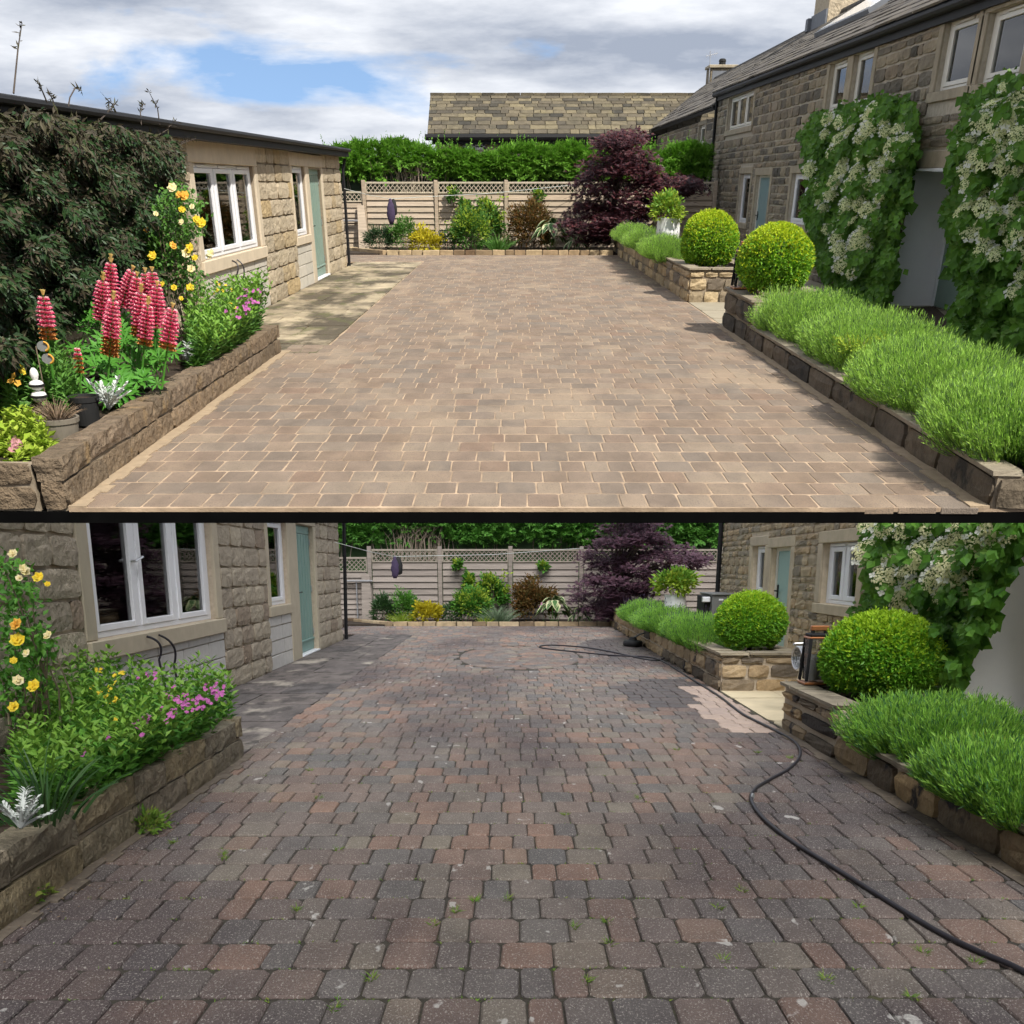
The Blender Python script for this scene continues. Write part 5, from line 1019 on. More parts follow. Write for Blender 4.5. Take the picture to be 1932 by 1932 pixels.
def hydrangea(P, poly, fpoly, nfl, nleaf, label, seed, hr):
    m = MATS[P.name]; c = CFG[P]; rng = np.random.default_rng(seed); X = c['hX']; q = pts_in_poly(poly, nleaf, rng) + rng.normal(0, 1, (nleaf, 2)) * np.where(rng.random((nleaf, 1)) < .25, 6, 3); n = nleaf; up = P is A
    base = P.X(np.mean([p[0] for p in poly]), max(p[1] for p in poly), X); base.z = 0; r = empty(P, 'climbing_hydrangea', label, 'climber', tuple(base), 'climbing hydrangeas')
    dep = rng.uniform(.06, .80, n) * (.35 + .60 * np.abs(np.sin(q[:, 0] * .055 + q[:, 1] * .02) * np.cos(q[:, 1] * .045))); C = np.array([tuple(P.X(x, y, X - dd)) for (x, y), dd in zip(q, dep)])
    D = unit(np.stack([rng.normal(-.35, .5, n), rng.normal(-.1, .6, n), rng.normal(-.75, .35, n)], 1)); N = unit(np.stack([rng.normal(-.65, .35, n), rng.normal(-.65, .35, n), rng.normal(.45, .3, n)], 1)); L = (.115 if up else .095) * rng.uniform(.6, 1.2, n)
    mb = MB(); inner = dep < .14; mb.cur = 0; V, F = kites(C[~inner], D[~inner], N[~inner], L[~inner], L[~inner] * .95, .10, .45); mb.arrays(V, F); V, F = kites(C[inner], D[inner], N[inner], L[inner] * 1.6, L[inner] * 1.5, .1, .4); mb.arrays(V, F)
    k = nleaf // 7; j = rng.integers(0, n, k); mb.cur = 1; V, F = kites(C[j] + np.array([-.07, -.03, .03]), unit(D[j] + np.array([0, 0, .8])), N[j], L[j] * .8, L[j] * .6, .15); mb.arrays(V, F)
    mb.build(P, 'leaves', [m['hydleaf'], m['hydnew']], r)
    s = MB()
    for _ in range(40):
        a, b = q[rng.integers(0, n)], q[rng.integers(0, n)]; pa = P.X(a[0], max(a[1], b[1]) + 4, X - .05); pb = P.X(b[0], min(a[1], b[1]), X - .09)
        if abs(pa.y - pb.y) < 2.5 and abs(a[0] - b[0]) < 45 and max(a[0], b[0]) < 1860: s.tube([pa, pa * .5 + pb * .5 + Vector((-.02, .05, 0)), pb], [.018, .014, .007], 4)
    o = s.build(P, 'stems', m['bark'], r); o['kind'] = 'stuff'
    pts = []; tries = 0
    while len(pts) < nfl and tries < 4000:
        tries += 1; p = pts_in_poly(fpoly, 1, rng)[0]
        if all((p[0] - o_[0]) ** 2 + ((p[1] - o_[1]) * 1.25) ** 2 > hr ** 2 for o_ in pts): pts.append(p)
    off = Matrix.Translation(-base)
    for p in pts:
        w_ = P.X(p[0], p[1], X - rng.uniform(.42, .62)); nrm = Vector((rng.normal(-.55, .2), rng.normal(-.65, .25), rng.normal(.62, .15))).normalized(); o = bpy.data.objects.new('flower_head', HEADS[P.name][rng.integers(0, 4)]); P.col.objects.link(o); o.parent = r
        sc = (.130 if up else .135) * rng.uniform(.65, 1.25); o.matrix_basis = off @ Matrix.Translation(w_) @ nrm.to_track_quat('Z', 'Y').to_matrix().to_4x4() @ Matrix.Diagonal((sc * rng.uniform(.9, 1.15), sc, sc, 1)); LOC[o.name] = base

def simple_shrub(P, name, label, cat, box, Y, mt, n, L, W, seed, clumps=70, csize=.16, ry=None, group=None, zbase=None, extra=None, droop=0.0, inner=.5):
    m = MATS[P.name]; rng = np.random.default_rng(seed); c, rx, rz = pxell(P, *box, Y); b = (c.x, c.y, max(c.z - rz, 0) if zbase is None else zbase); r = empty(P, name, label, cat, b, group); mb = MB(); leaf_shrub(mb, tuple(c), (rx * .92, (ry or rx) * .9, rz * .95), n, L, W, rng, clumps, csize, inner, droop=droop, zmin=b[2] - .02)
    if extra:
        mb.cur = 1; leaf_shrub(mb, (c.x, c.y - .05, c.z + rz * .25), (rx * .85, (ry or rx) * .85, rz * .75), int(n * extra[1]), L, W, rng, clumps, csize, .7, zmin=b[2])
    mb.build(P, 'leaves', [m[mt], m[extra[0]]] if extra else m[mt], r); s = MB(); stems(s, tuple(c), (rx, rx, rz), 9, rng, z0=b[2] - .03); s.build(P, 'stems', m['twig'], r); return r, c, rx, rz

def upright(P, name, label, cat, poly, ys, n, h, seed, mt='leafA', top='limeleaf', L=.075, W=.030, zb=.2, group=None, flw=()):
    """tall perennial: straight stems with pairs of leaves; poly is where the shoot tips show, ys the depth range"""
    m = MATS[P.name]; rng = np.random.default_rng(seed); q = pts_in_poly(poly, n, rng); yy = np.array(poly)[:, 1]; t = (q[:, 1] - yy.min()) / max(1, yy.max() - yy.min()); Ys = ys[1] + (ys[0] - ys[1]) * np.clip(t + rng.normal(0, .12, n), 0, 1)
    T = np.array([tuple(P.Y(x, y, Y_)) for (x, y), Y_ in zip(q, Ys)]); T = T[T[:, 2] > zb + .04]; n = len(T); xm = CFG[P]['lwX']; T[:, 0] = np.minimum(T[:, 0], xm + rng.uniform(-.10, .13, n)); lo = MB(); base = T.mean(0); r = empty(P, name, label, cat, (base[0], base[1], zb), group)
    B0 = np.stack([T[:, 0] + rng.normal(0, .06, n), T[:, 1] + rng.normal(0, .08, n), np.maximum(zb - .02, T[:, 2] - h)], 1); B0[:, 0] = np.minimum(B0[:, 0], xm - .17); d = T - B0; Ls = np.linalg.norm(d, axis=1); du = unit(d); mb = MB(); V, F = ribbons(B0, du, Ls, .007, np.zeros(3), rng, 2); mb.arrays(V, F)
    lv = 9
    for k in range(lv):
        tt = (k + 1) / lv; C = B0 + d * tt; a = rng.uniform(0, 6.28, n)
        for s in (0, math.pi):
            D = np.stack([np.cos(a + s), np.sin(a + s), np.full(n, .35 + .5 * tt ** 3)], 1) + rng.normal(0, .15, (n, 3)); mb.cur = 1 if k >= lv - 2 else 0; V, F = kites(C, D, np.array([0, 0, 1.0]) + rng.normal(0, .3, (n, 3)), L * (1.1 - .45 * tt ** 2) * rng.uniform(.8, 1.2, n), W * (1.1 - .4 * tt), .2); mb.arrays(V, F)
    mb.build(P, 'foliage', [m[mt], m[top]], r)
    for (fm, fpoly, k, size, dy) in flw:
        p = pts_in_poly(fpoly, k, rng)
        for x, y in p:
            t = (y - yy.min()) / max(1, yy.max() - yy.min()); w_ = P.Y(x, y, ys[1] + (ys[0] - ys[1]) * float(np.clip(t, 0, 1)) - dy); w_.x = min(w_.x, CFG[P]['lwX'] + rng.uniform(-.05, .24)); f = MB(); flowers(f, np.array([tuple(w_)]) + rng.normal(0, size * .6, (3, 3)), np.array([[0, -.7, .6]] * 3) + rng.normal(0, .3, (3, 3)), size, rng, 5); f.build(P, 'flower', m[fm], r)
    return r

def rose_bush(P, label, lpoly, flw, Y, nleaf, size, seed, zb=.2):
    m = MATS[P.name]; rng = np.random.default_rng(seed); q = pts_in_poly(lpoly, nleaf // 5, rng); C = np.array([tuple(P.Y(x, y, Y + rng.uniform(-.35, .35))) for x, y in q]); C = np.repeat(C, 5, 0) + rng.normal(0, .035, (len(C) * 5, 3)); n = len(C)
    b = C.mean(0); r = empty(P, 'rose_bush', label, 'rose', (b[0], Y, zb)); mb = MB(); V, F = kites(C, rng.normal(0, 1, (n, 3)) + np.array([0, -.2, -.1]), rng.normal(0, .5, (n, 3)) + np.array([0, -.5, 1.]), .048 * rng.uniform(.7, 1.2, n), .030, .15); mb.arrays(V, F); mb.build(P, 'leaves', m['leafA'], r)
    s = MB()
    for i in range(26):
        e = C[rng.integers(0, n)]; p0 = np.array([b[0] + rng.normal(0, .08), Y + rng.normal(0, .08), zb]); s.tube([p0, (p0 + e) / 2 + rng.normal(0, .05, 3), e], [.008, .006, .004], 4)
    o = s.build(P, 'stems', m['twig'], r); o['kind'] = 'stuff'
    for i, (x, y, k) in enumerate(flw):
        w_ = np.array([tuple(P.Y(x, y, Y - .42))]); f = MB(); sz = size * rng.uniform(.5, 1.3)
        for rad, lift_, cnt in ((1, .1, 6), (.75, .5, 5), (.45, 1.0, 4)):
            dd = unit(np.array([[rng.normal(0, .3), -.75, .55]])); T = unit(np.cross(dd, rng.normal(size=(1, 3)))); U = np.cross(dd, T)
            for j in range(cnt):
                a = 2 * math.pi * j / cnt + rad; V, F = kites(w_, T * math.cos(a) + U * math.sin(a) + dd * lift_, dd, sz * rad, sz * rad * .95, -.18, .65); f.arrays(V, F)
        f.build(P, 'rose', m[k], r)

def hosta(P, box, Y, seed, label, n=46):
    m = MATS[P.name]; rng = np.random.default_rng(seed); c, rx, rz = pxell(P, *box, Y); b = (c.x, c.y, .02); r = empty(P, 'hosta', label, 'hosta', b, 'variegated hostas')
    for i in range(n):
        a = rng.uniform(0, 6.28); rho = rng.uniform(.25, 1.0); e = Vector((c.x + rx * rho * math.cos(a), c.y + rx * 1.1 * rho * math.sin(a), .05 + rz * 2 * (1 - .70 * rho ** 2) * rng.uniform(.75, 1.05))); d = Vector((math.cos(a), math.sin(a), -.55)).normalized(); L, W = .62 * rng.uniform(.7, 1.1) * rx, .42 * rng.uniform(.8, 1.1) * rx; s = d.cross(Vector((0, 0, 1))).normalized(); mb = MB(); v = []; prof = (.12, .75, 1, .85, .5, .04)
        for k, w_ in enumerate(prof):
            t = k / 5; cpt = e + d * (L * (t - .3)) + Vector((0, 0, -.06 * t * t))
            for u_ in (-1, -.62, 0, .62, 1): v.append(tuple(cpt + s * (W * .5 * w_ * u_) + Vector((0, 0, .035 * abs(u_) * w_))))
        fi, fe = [], []
        for k in range(5):
            for j in range(4): (fe if j in (0, 3) else fi).append((k * 5 + j, k * 5 + j + 1, k * 5 + j + 6, k * 5 + j + 5))
        mb.add(v, fi); bb = mb.n - len(v); mb.cur = 1
        for f in fe: mb.f.append([q for q in f]); mb.m.append(1)
        mb.build(P, 'leaf', [m['hosta'], m['hostaedge']], r, smooth=False)
    s = MB(); stems(s, tuple(c), (rx, rx, rz), 10, rng, .007, .0); s.build(P, 'stems', m['leafA'], r)

def lupin(P):
    m = MATS[P.name]; rng = np.random.default_rng(121); Yl = 10.3
    sp = [((612, 165), (610, 430), 0), ((570, 265), (560, 530), 0), ((628, 370), (605, 725), .28), ((735, 230), (672, 450), .0), ((757, 262), (745, 490), 0), ((800, 240), (815, 430), 0), ((838, 235), (852, 440), 0), ((780, 330), (768, 620), .2), ((868, 315), (860, 570), 0), ((955, 435), (922, 690), .15), ((820, 400), (797, 665), .1), ((425, 670), (438, 815), .65)]
    r = empty(P, 'lupin', 'lupin clump with tall pink and white flower spikes and fingered leaves', 'lupin', tuple(P.Y(240, 640, Yl)), None); r.matrix_world = P.M @ Matrix.Translation((LOC[r.name].x, Yl, .2)); LOC[r.name] = Vector((LOC[r.name].x, Yl, .2))
    lone = empty(P, 'lupin', 'single pink lupin spike standing apart beside the dark climber', 'lupin', (P.Y(85, 600, 8.6).x, 8.6, .2), None)
    sp.append(((235, 362), (268, 635), .2))
    for i, (t, b, old) in enumerate(sp):
        root = lone if i == len(sp) - 1 else r; Y = 8.6 if root is lone else Yl + .1 - max(0, b[1] - 430) / 300 * 1.1 + rng.uniform(-.05, .1); cv = lambda q: P.Y(q[0] / 2.9257, q[1] / 2.9257 + 424.5, Y); T, Bp = cv(t), cv(b); ax = (T - Bp); L = ax.length; ax.normalize(); s1 = ax.orthogonal().normalized(); s2 = ax.cross(s1); mb = MB(); rings = int(L / .027)
        R_ = .066 if i != 11 else .040
        for k in range(rings):
            f = k / rings; rad = R_ * (1 - .45 * max(0, f - .5) / .37 if f < .84 else .52 * (1.03 - f) / .19) * (.9 + .1 * math.sin(i)) * (Yl - .0 if 1 else 1) / Yl; nfl = 12
            a = np.arange(nfl) * 2 * math.pi / nfl + k * .5 + rng.normal(0, .08, nfl); o_ = np.cos(a)[:, None] * np.array(s1) + np.sin(a)[:, None] * np.array(s2); C = np.array(Bp + ax * (L * f)) + o_ * rad * .30
            tipz = f > .84; oldz = f < old
            D = o_ + np.array(ax) * (.35 if not tipz else 3.2) + rng.normal(0, .06, (nfl, 3)); mb.cur = 3 if oldz else (2 if tipz else 0); V, F = kites(C, D, np.array(ax) + 0 * o_, rad * .95 if not tipz else .040, .046 if not tipz else .018, .30, .6); mb.arrays(V, F)
            if not tipz and not oldz:
                mb.cur = 1; D = o_ * 1.0 + np.array(ax) * .28; V, F = kites(C + np.array(ax) * .012 + o_ * rad * .30, D, np.array(ax) + 0 * o_, rad * .50, .026, .3, .6); mb.arrays(V, F)
        mb.cur = 4; mb.tube([Bp - ax * .30, Bp, T - ax * .03], [.009, .008, .004], 6); mb.build(P, 'flower_spike', [m['lupinpink'], m['lupinwhite'], m['lupintip'], m['lupinold'], m['lupinleaf']], root)
    wm = []
    for s in range(3):
        g = np.random.default_rng(s); mb = MB(); k = 9; a = np.arange(k) * 2 * math.pi / k; D = np.stack([np.cos(a), np.sin(a), g.uniform(-.05, .35, k)], 1); V, F = kites(np.zeros((k, 3)), D, np.array([[0, 0, 1.]] * k), g.uniform(.8, 1.1, k), .25, .12, .6); mb.arrays(V, F); mb.tube([(0, 0, 0), (.1, .1, -1.3)], .03, 4); wm.append(mb.mesh('leaf_whorl', m['lupinleaf']))
    poly = [(130, 640), (175, 590), (225, 600), (300, 610), (335, 650), (330, 700), (285, 735), (230, 760), (175, 755), (140, 700)]; q = pts_in_poly(poly, 85, rng)
    for x, y in q:
        t = (y - 590) / 170; w_ = P.Y(x, y, 10.6 - 1.5 * t + rng.uniform(-.15, .15))
        if w_.z < .25: w_.z = .25 + rng.uniform(0, .05)
        o = bpy.data.objects.new('leaf_whorl', wm[rng.integers(0, 3)]); P.col.objects.link(o); o.parent = r; nr = Vector((rng.normal(.1, .35), rng.normal(-.55, .3), rng.normal(.9, .1))).normalized(); sc = rng.uniform(.10, .16); o.matrix_basis = Matrix.Translation(w_ - LOC[r.name]) @ nr.to_track_quat('Z', 'Y').to_matrix().to_4x4() @ Matrix.Rotation(rng.uniform(0, 6), 4, 'Z') @ Matrix.Scale(sc, 4); LOC[o.name] = LOC[r.name]

def dark_climber(P):
    m = MATS[P.name]; c = CFG[P]; rng = np.random.default_rng(131); X = c['lbX']
    poly = [(-60, 205), (10, 212), (70, 208), (130, 222), (200, 232), (260, 246), (330, 262), (346, 290), (346, 345), (340, 400), (362, 440), (345, 480), (300, 520), (230, 560), (150, 600), (90, 640), (40, 690), (-60, 700)]
    r = empty(P, 'dark_climber', 'large bronze-dark leaved climber smothering the front end of the upper outbuilding', 'climber', (X + .3, 10, .2)); n = 24000; q = pts_in_poly(poly, n, rng)
    dep = .10 + .42 * rng.random(n) * (.5 + .5 * np.sin(q[:, 0] * .045 + 1) * np.sin(q[:, 1] * .05)) + .10; C = np.array([tuple(P.X(x, y, X + d)) for (x, y), d in zip(q, dep)])
    D = unit(np.stack([rng.normal(.35, .5, n), rng.normal(-.2, .7, n), rng.normal(-.45, .45, n)], 1)); N = unit(np.stack([rng.normal(.45, .5, n), rng.normal(-.5, .5, n), rng.normal(.7, .3, n)], 1)); mb = MB(); gr = ((q[:, 1] > 320 + rng.normal(0, 70, n)) & (rng.random(n) < .55)) | (rng.random(n) < .12); L = .095 * rng.uniform(.6, 1.2, n)
    V, F = kites(C[~gr], D[~gr], N[~gr], L[~gr], .027, .25); mb.arrays(V, F); mb.cur = 1; V, F = kites(C[gr], D[gr], N[gr], L[gr], .032, .25); mb.arrays(V, F); mb.build(P, 'leaves', [m['leafpurple'], m['leafdark']], r)
    core = MB(); 
    lo = [(-60, 240), (100, 245), (230, 262), (325, 285), (330, 440), (280, 500), (150, 580), (40, 680), (-60, 690)]; pc = [P.X(x, y, X + .12) for x, y in lo]; core.add([tuple(p) for p in pc] + [tuple(p - Vector((.08, 0, 0))) for p in pc], [list(range(len(pc))), list(range(len(pc), 2 * len(pc)))[::-1]]); core.build(P, 'inner_growth', m['leafdark'], r)
    tw = [[(75, 515), (100, 265), (122, 125)], [(262, 570), (235, 505), (205, 450)], [(302, 600), (290, 545), (265, 510)], [(375, 600), (385, 540), (415, 485), (450, 500)], [(640, 620), (620, 575), (580, 540)], [(780, 690), (775, 620), (792, 570)], [(882, 690), (870, 600), (825, 512)], [(510, 710), (600, 612), (640, 570)], [(850, 760), (930, 712)], [(930, 700), (975, 670)], [(360, 660), (440, 640)], [(900, 860), (1010, 790), (1080, 765)], [(830, 880), (960, 800), (1040, 770)]]
    for t in tw:
        pts = [P.X(x / 2.9257, y / 2.9257, X + .26) for x, y in t]; mb = MB(); mb.tube(pts, [.0075] + [.006] * (len(pts) - 2) + [.003], 5); a, b = np.array(pts[-2]), np.array(pts[-1]); k = 16; tt = rng.uniform(-.1, 1.05, k)[:, None]; Cc = a + (b - a) * tt; V, F = kites(Cc, rng.normal(0, 1, (k, 3)) + np.array([0, -.3, .4]), rng.normal(size=(k, 3)), .075 * rng.uniform(.4, 1, k), .014, .2); mb.cur = 1; mb.arrays(V, F); mb.build(P, 'shoot', [m['bark'], m['leafpurple']], r)

def dusty_miller(P, base, size, seed, label, lean=(0.3, -.2)):
    m = MATS[P.name]; rng = np.random.default_rng(seed); r = empty(P, 'dusty_miller', label, 'plant', tuple(base), None); mb = MB(); b = np.array(base)
    for i in range(11):
        a = rng.uniform(0, 6.28); d = np.array([math.cos(a) * .8 + lean[0], math.sin(a) * .5 + lean[1], rng.uniform(.5, 1.3)]); d /= np.linalg.norm(d); L = size * rng.uniform(.6, 1.1); e = b + d * L + np.array([0, 0, -.1 * L]); md = b + d * L * .55; mb.tube([b, md, e], [.008, .006, .003], 5); k = 22; t = np.linspace(.25, 1, k)[:, None]; C = b + (md - b) * np.minimum(t / .55, 1) + (e - md) * np.maximum((t - .55) / .45, 0); s = np.cross(d, [0, 0, 1.]); s /= np.linalg.norm(s)
        D = d * .7 + s * np.where(np.arange(k) % 2, 1, -1)[:, None] * .9 + rng.normal(0, .15, (k, 3)); V, F = kites(C, D, rng.normal(0, .3, (k, 3)) + np.array([0, 0, 1.]), size * .20, size * .075, .15, .65); mb.arrays(V, F)
    mb.build(P, 'foliage', m['silver'], r)

def blades(P, name, label, cat, base, n, L, spread, mt, seed, wd=.012, group=None, sy=1.0):
    m = MATS[P.name]; rng = np.random.default_rng(seed); b = np.array(base); a = rng.uniform(0, 6.28, n); rho = rng.random(n); C = b + np.stack([np.cos(a) * rho * spread * .3, np.sin(a) * rho * spread * .3 * sy, np.zeros(n)], 1); D = np.stack([np.cos(a) * rho * 1.1, np.sin(a) * rho * 1.1, np.full(n, 1.0)], 1); bend = np.stack([np.cos(a) * .7, np.sin(a) * .7, np.full(n, -.45)], 1); mb = MB(); V, F = ribbons(C, D, L * rng.uniform(.6, 1.1, n), wd, bend, rng, 4); mb.arrays(V, F)
    return thing(P, name, mb, m[mt], label, cat, tuple(base), group)

def pot_of(P, c, r, h, mt, name, label, prof=None, soil=True):
    m = MATS[P.name]; o = empty(P, name, label, 'pot', c); pr = prof or [(r * .78, 0), (r * .95, h * .8), (r * 1.0, h * .82), (r * 1.03, h), (r * .9, h), (r * .86, h * .85), (.01, h * .84)]
    q = MB().lathe(c, pr, 24); q.build(P, 'body', m[mt], o, smooth=False)
    if soil: MB().lathe((c[0], c[1], c[2] + h * .82), [(r * .86, 0), (r * .8, .02), (.01, .03)], 16).build(P, 'soil', m['soil'], o)
    return o

# ------------------------------------------------------------------ planting and small objects of both yards
def right_side(P):
    c = CFG[P]; m = MATS[P.name]; up = P is A; X = c['rwX']; w_ = where(P)
    if up:
        for i, (x, y, rx, ry, h, n, lb) in enumerate(((3.64, 14.3, .64, 1.75, .46, 7500, 'lavender bush growing beside the nearer sunlit box ball'), (3.66, 12.0, .66, 1.70, .44, 8000, 'bright lavender bush second from the nearer sunlit box ball'), (3.62, 9.8, .66, 1.55, .43, 9000, 'bright lavender bush third along the upper planter with yellow sprigs beside it'), (3.56, 8.0, .62, 1.0, .42, 8500, 'bright lavender bush nearest the viewer at the end of the upper planter'))):
            lavender(P, (x, y, c['p2low'] - .03), rx, ry, h, n, lb, 200 + i)
        for i, (y, lb) in enumerate(((26.0, 'lavender bush behind the far sunlit box ball'), (29.5, 'lavender bush in the middle of the far upper planter'), (33.0, 'lavender bush under the sunlit maple'))): lavender(P, (X + .14, y, c['p1h'] - .08), .50, 2.4, .36, 5000, lb, 210 + i, spikes=True)
        k = pxell(P, 1287, 1391, 414, 498, 22.3); box_ball(P, k[0], k[1], k[2] * 1.04, 'round clipped yellow-green box ball on the far sunlit planter', 221)
        k = pxell(P, 1394, 1532, 441, 546, 16.3); box_ball(P, k[0], k[1], k[2], 'round clipped yellow-green box ball on the nearer sunlit planter behind the lavender', 222)
        for i, (x, y, Y, lb) in enumerate(((1625, 655, 11.2, 'small yellow-leaved sprig between the second and third upper lavender bushes'), (1800, 750, 8.95, 'yellow-leaved sprig between the two nearest upper lavender bushes'))): simple_shrub(P, 'yellow_sprig', lb, 'plant', (x - 45, x + 45, y - 22, y + 28), Y, 'limeleaf', 420, .045, .022, 230 + i, 24, .2, ry=.45, zbase=c['p2low'] - .03)
    else:
        for i, (x, y, rx, ry, h, n, lb) in enumerate(((2.84, 7.0, .50, .95, .36, 9000, 'wide lavender bush in front of the big lower box ball'), (2.66, 5.4, .42, .66, .31, 8000, 'lavender bush nearest the viewer at the end of the lower planter'))): lavender(P, (x, y, c['p2low'] - .03), rx, ry, h, n, lb, 240 + i)
        for i, (y, lb) in enumerate(((15.6, 'lavender bush nearest the far lower box ball'), (18.6, 'lavender bush in the middle of the far lower planter'), (21.6, 'lavender bush with purple tips under the dusky maple'))): lavender(P, (X + .22, y, c['p1h'] - .10), .50, 2.0, .36, 5000, lb, 250 + i, spikes=True)
        k = pxell(P, 1352, 1481, 1122, 1226, 13.2); box_ball(P, k[0], k[1], k[2], 'round clipped box ball on the far lower planter', 261, 26000)
        k = pxell(P, 1553, 1772, 1160, 1318, 8.9); box_ball(P, k[0], k[1], k[2], 'big round clipped box ball on the nearer lower planter beside the lantern', 262, 34000)
        simple_shrub(P, 'yellow_sprig', 'lime-leaved sprig between the two nearest lower lavender bushes', 'plant', (1800, 1915, 1390, 1428), 6.3, 'limeleaf', 700, .04, .02, 263, 30, .2, ry=.45, zbase=c['p2low'] - .03)
    # white pot with a shrub
    Yp = 27.6 if up else 19.8; pb = P.Y(1260 if up else 1273, 440 if up else 1147, Yp); r_ = (.25 if up else .19); zb = c['p1h'] - .09
    ht = P.Y(1260, 411 if up else 1122, Yp).z - zb; pb.z = zb
    if ht < .1: ht = .3
    pot_of(P, (pb.x, Yp, zb), r_, ht, 'pot', 'white_pot', 'round glazed white pot beside the ' + ('sunlit' if up else 'dusky') + ' maple', [(r_ * .7, 0), (r_ * .95, ht * .3), (r_ * 1.05, ht * .6), (r_ * 1.0, ht * .92), (r_ * 1.02, ht), (r_ * .9, ht), (r_ * .85, ht * .9), (.01, ht * .88)])
    simple_shrub(P, 'potted_shrub', 'yellow-green leafy shrub growing in the white pot of the ' + w_ + ' yard', 'shrub', (1228, 1291, 373, 420) if up else (1238, 1309, 1079, 1126), Yp, 'limeleaf', 800, .10, .05, 271 + up, 40, .17, zbase=zb + ht * .8, extra=('freshleaf', .4))
    # lantern
    if up: lx0, lx1, ly0, ly1, YL = 1381, 1425, 457, 544, 17.0
    else: lx0, lx1, ly0, ly1, YL = 1511, 1566, 1183, 1288, 9.35
    a, b = P.Y(lx0, ly1, YL), P.Y(lx1, ly1, YL); zt = P.Y(lx0, ly0, YL).z; zb = c['p2h'] + .004; w2 = (b.x - a.x); cx, cy = (a.x + b.x) / 2, YL; hh = zt - zb; bd = zb + hh * .80
    ln = empty(P, 'lantern', ('tall black and copper lantern between the two sunlit box balls' if up else 'black and copper lantern with grey candles beside the big lower box ball'), 'lantern', (cx, cy, zb), 'copper lanterns')
    q = MB(); q.bevbox(cx - w2 / 2, cx + w2 / 2, cy - w2 / 2, cy + w2 / 2, zb, zb + .022, .006); q.build(P, 'base', m['copper'], ln)
    q = MB(); q.bevbox(cx - w2 * .42, cx + w2 * .42, cy - w2 * .42, cy + w2 * .42, bd, bd + .018, .006); tp = q.build(P, 'top', m['copper'], ln); MB().bevbox(cx - w2 * .38, cx + w2 * .38, cy - w2 * .38, cy + w2 * .38, bd + .0185, bd + .045, .008).build(P, 'cap', m['black'], tp)
    for sx in (-1, 1):
        for sy in (-1, 1):
            q = MB(); t = w2 * .05; q.tube([(cx + sx * w2 * .44, cy + sy * w2 * .44, zb + .03), (cx + sx * w2 * .36, cy + sy * w2 * .36, bd + .005)], t * 1.3, 4); q.build(P, 'post', m['black'], ln)
        q = MB(); x = cx + sx * w2 * .22; q.box(x - w2 * .05, x + w2 * .05, cy - .02, cy + .02, bd + .045, zt); q.build(P, 'handle_post', m['black'], ln)
        q = MB(); q.box(cx + sx * w2 * .39 - .002, cx + sx * w2 * .39 + .002, cy - w2 * .34, cy + w2 * .34, zb + .04, bd - .005); q.build(P, 'pane', m['clear'], ln)
    for sy in (-1, 1): MB().box(cx - w2 * .34, cx + w2 * .34, cy + sy * w2 * .39 - .002, cy + sy * w2 * .39 + .002, zb + .04, bd - .005).build(P, 'pane', m['clear'], ln)
    MB().bevbox(cx - w2 * .30, cx + w2 * .30, cy - .03, cy + .03, zt - .03, zt + .012, .006).build(P, 'handle', m['copper'], ln)
    for (dx, dy, rr, h) in ((-.12, -.1, .17, .45), (.16, -.02, .16, .36), (.0, .18, .16, .55)): thing(P, 'candle', MB().lathe((cx + dx * w2, cy + dy * w2, zb + .035), [(rr * w2, 0), (rr * w2, hh * .8 * h), (rr * w2 * .7, hh * .8 * h - .006), (.004, hh * .8 * h - .008), (.004, hh * .8 * h + .02), (.001, hh * .8 * h + .021)], 14), m['candle'], {.45: 'middle-height', .36: 'shortest', .55: 'tallest'}[h] + ' grey pillar candle inside the ' + w_ + ' lantern', 'candle', (cx + dx * w2, cy + dy * w2, zb + .035), 'candles in the lanterns')
    # door mat
    q4 = [P.g(*p) for p in (((1645, 590), (1762, 580), (1810, 622), (1720, 620)) if up else ((1838, 1330), (1950, 1322), (2020, 1385), (1888, 1384)))]; q = MB(); v = [(p.x, p.y, .002) for p in q4] + [(p.x, p.y, .02) for p in q4]; q.add(v, [(0, 3, 2, 1), (4, 5, 6, 7), (0, 1, 5, 4), (1, 2, 6, 5), (2, 3, 7, 6), (3, 0, 4, 7)]); thing(P, 'door_mat', q, m['mat_brown'], 'brown coir door mat in front of the ' + w_ + ' white porch', 'mat', tuple(q4[0]))
    # hydrangeas on the house
    head_meshes(P)
    if up:
        hydrangea(P, [(1520, 300), (1512, 250), (1545, 210), (1590, 205), (1640, 185), (1670, 178), (1720, 185), (1735, 240), (1728, 300), (1712, 330), (1722, 372), (1700, 400), (1692, 470), (1695, 520), (1680, 545), (1672, 575), (1600, 560), (1560, 520), (1530, 480), (1530, 430), (1515, 390), (1535, 340)], [(1525, 290), (1555, 225), (1640, 195), (1725, 205), (1725, 270), (1660, 330), (1660, 440), (1610, 520), (1560, 480), (1530, 400), (1522, 330)], 52, 9500, 'flowering climbing hydrangea on the shady house wall between windows and porch', 281, 20)
        hydrangea(P, [(1795, 330), (1800, 280), (1815, 235), (1840, 180), (1880, 150), (1932, 138), (1945, 300), (1945, 700), (1900, 690), (1850, 655), (1800, 640), (1795, 600), (1825, 540), (1800, 500), (1808, 450), (1785, 410), (1790, 380), (1820, 350)], [(1805, 310), (1830, 215), (1890, 165), (1925, 150), (1930, 560), (1880, 540), (1830, 450), (1800, 410), (1825, 340)], 40, 10000, 'flowering climbing hydrangea on the near side of the upper white porch', 282, 23)
    else:
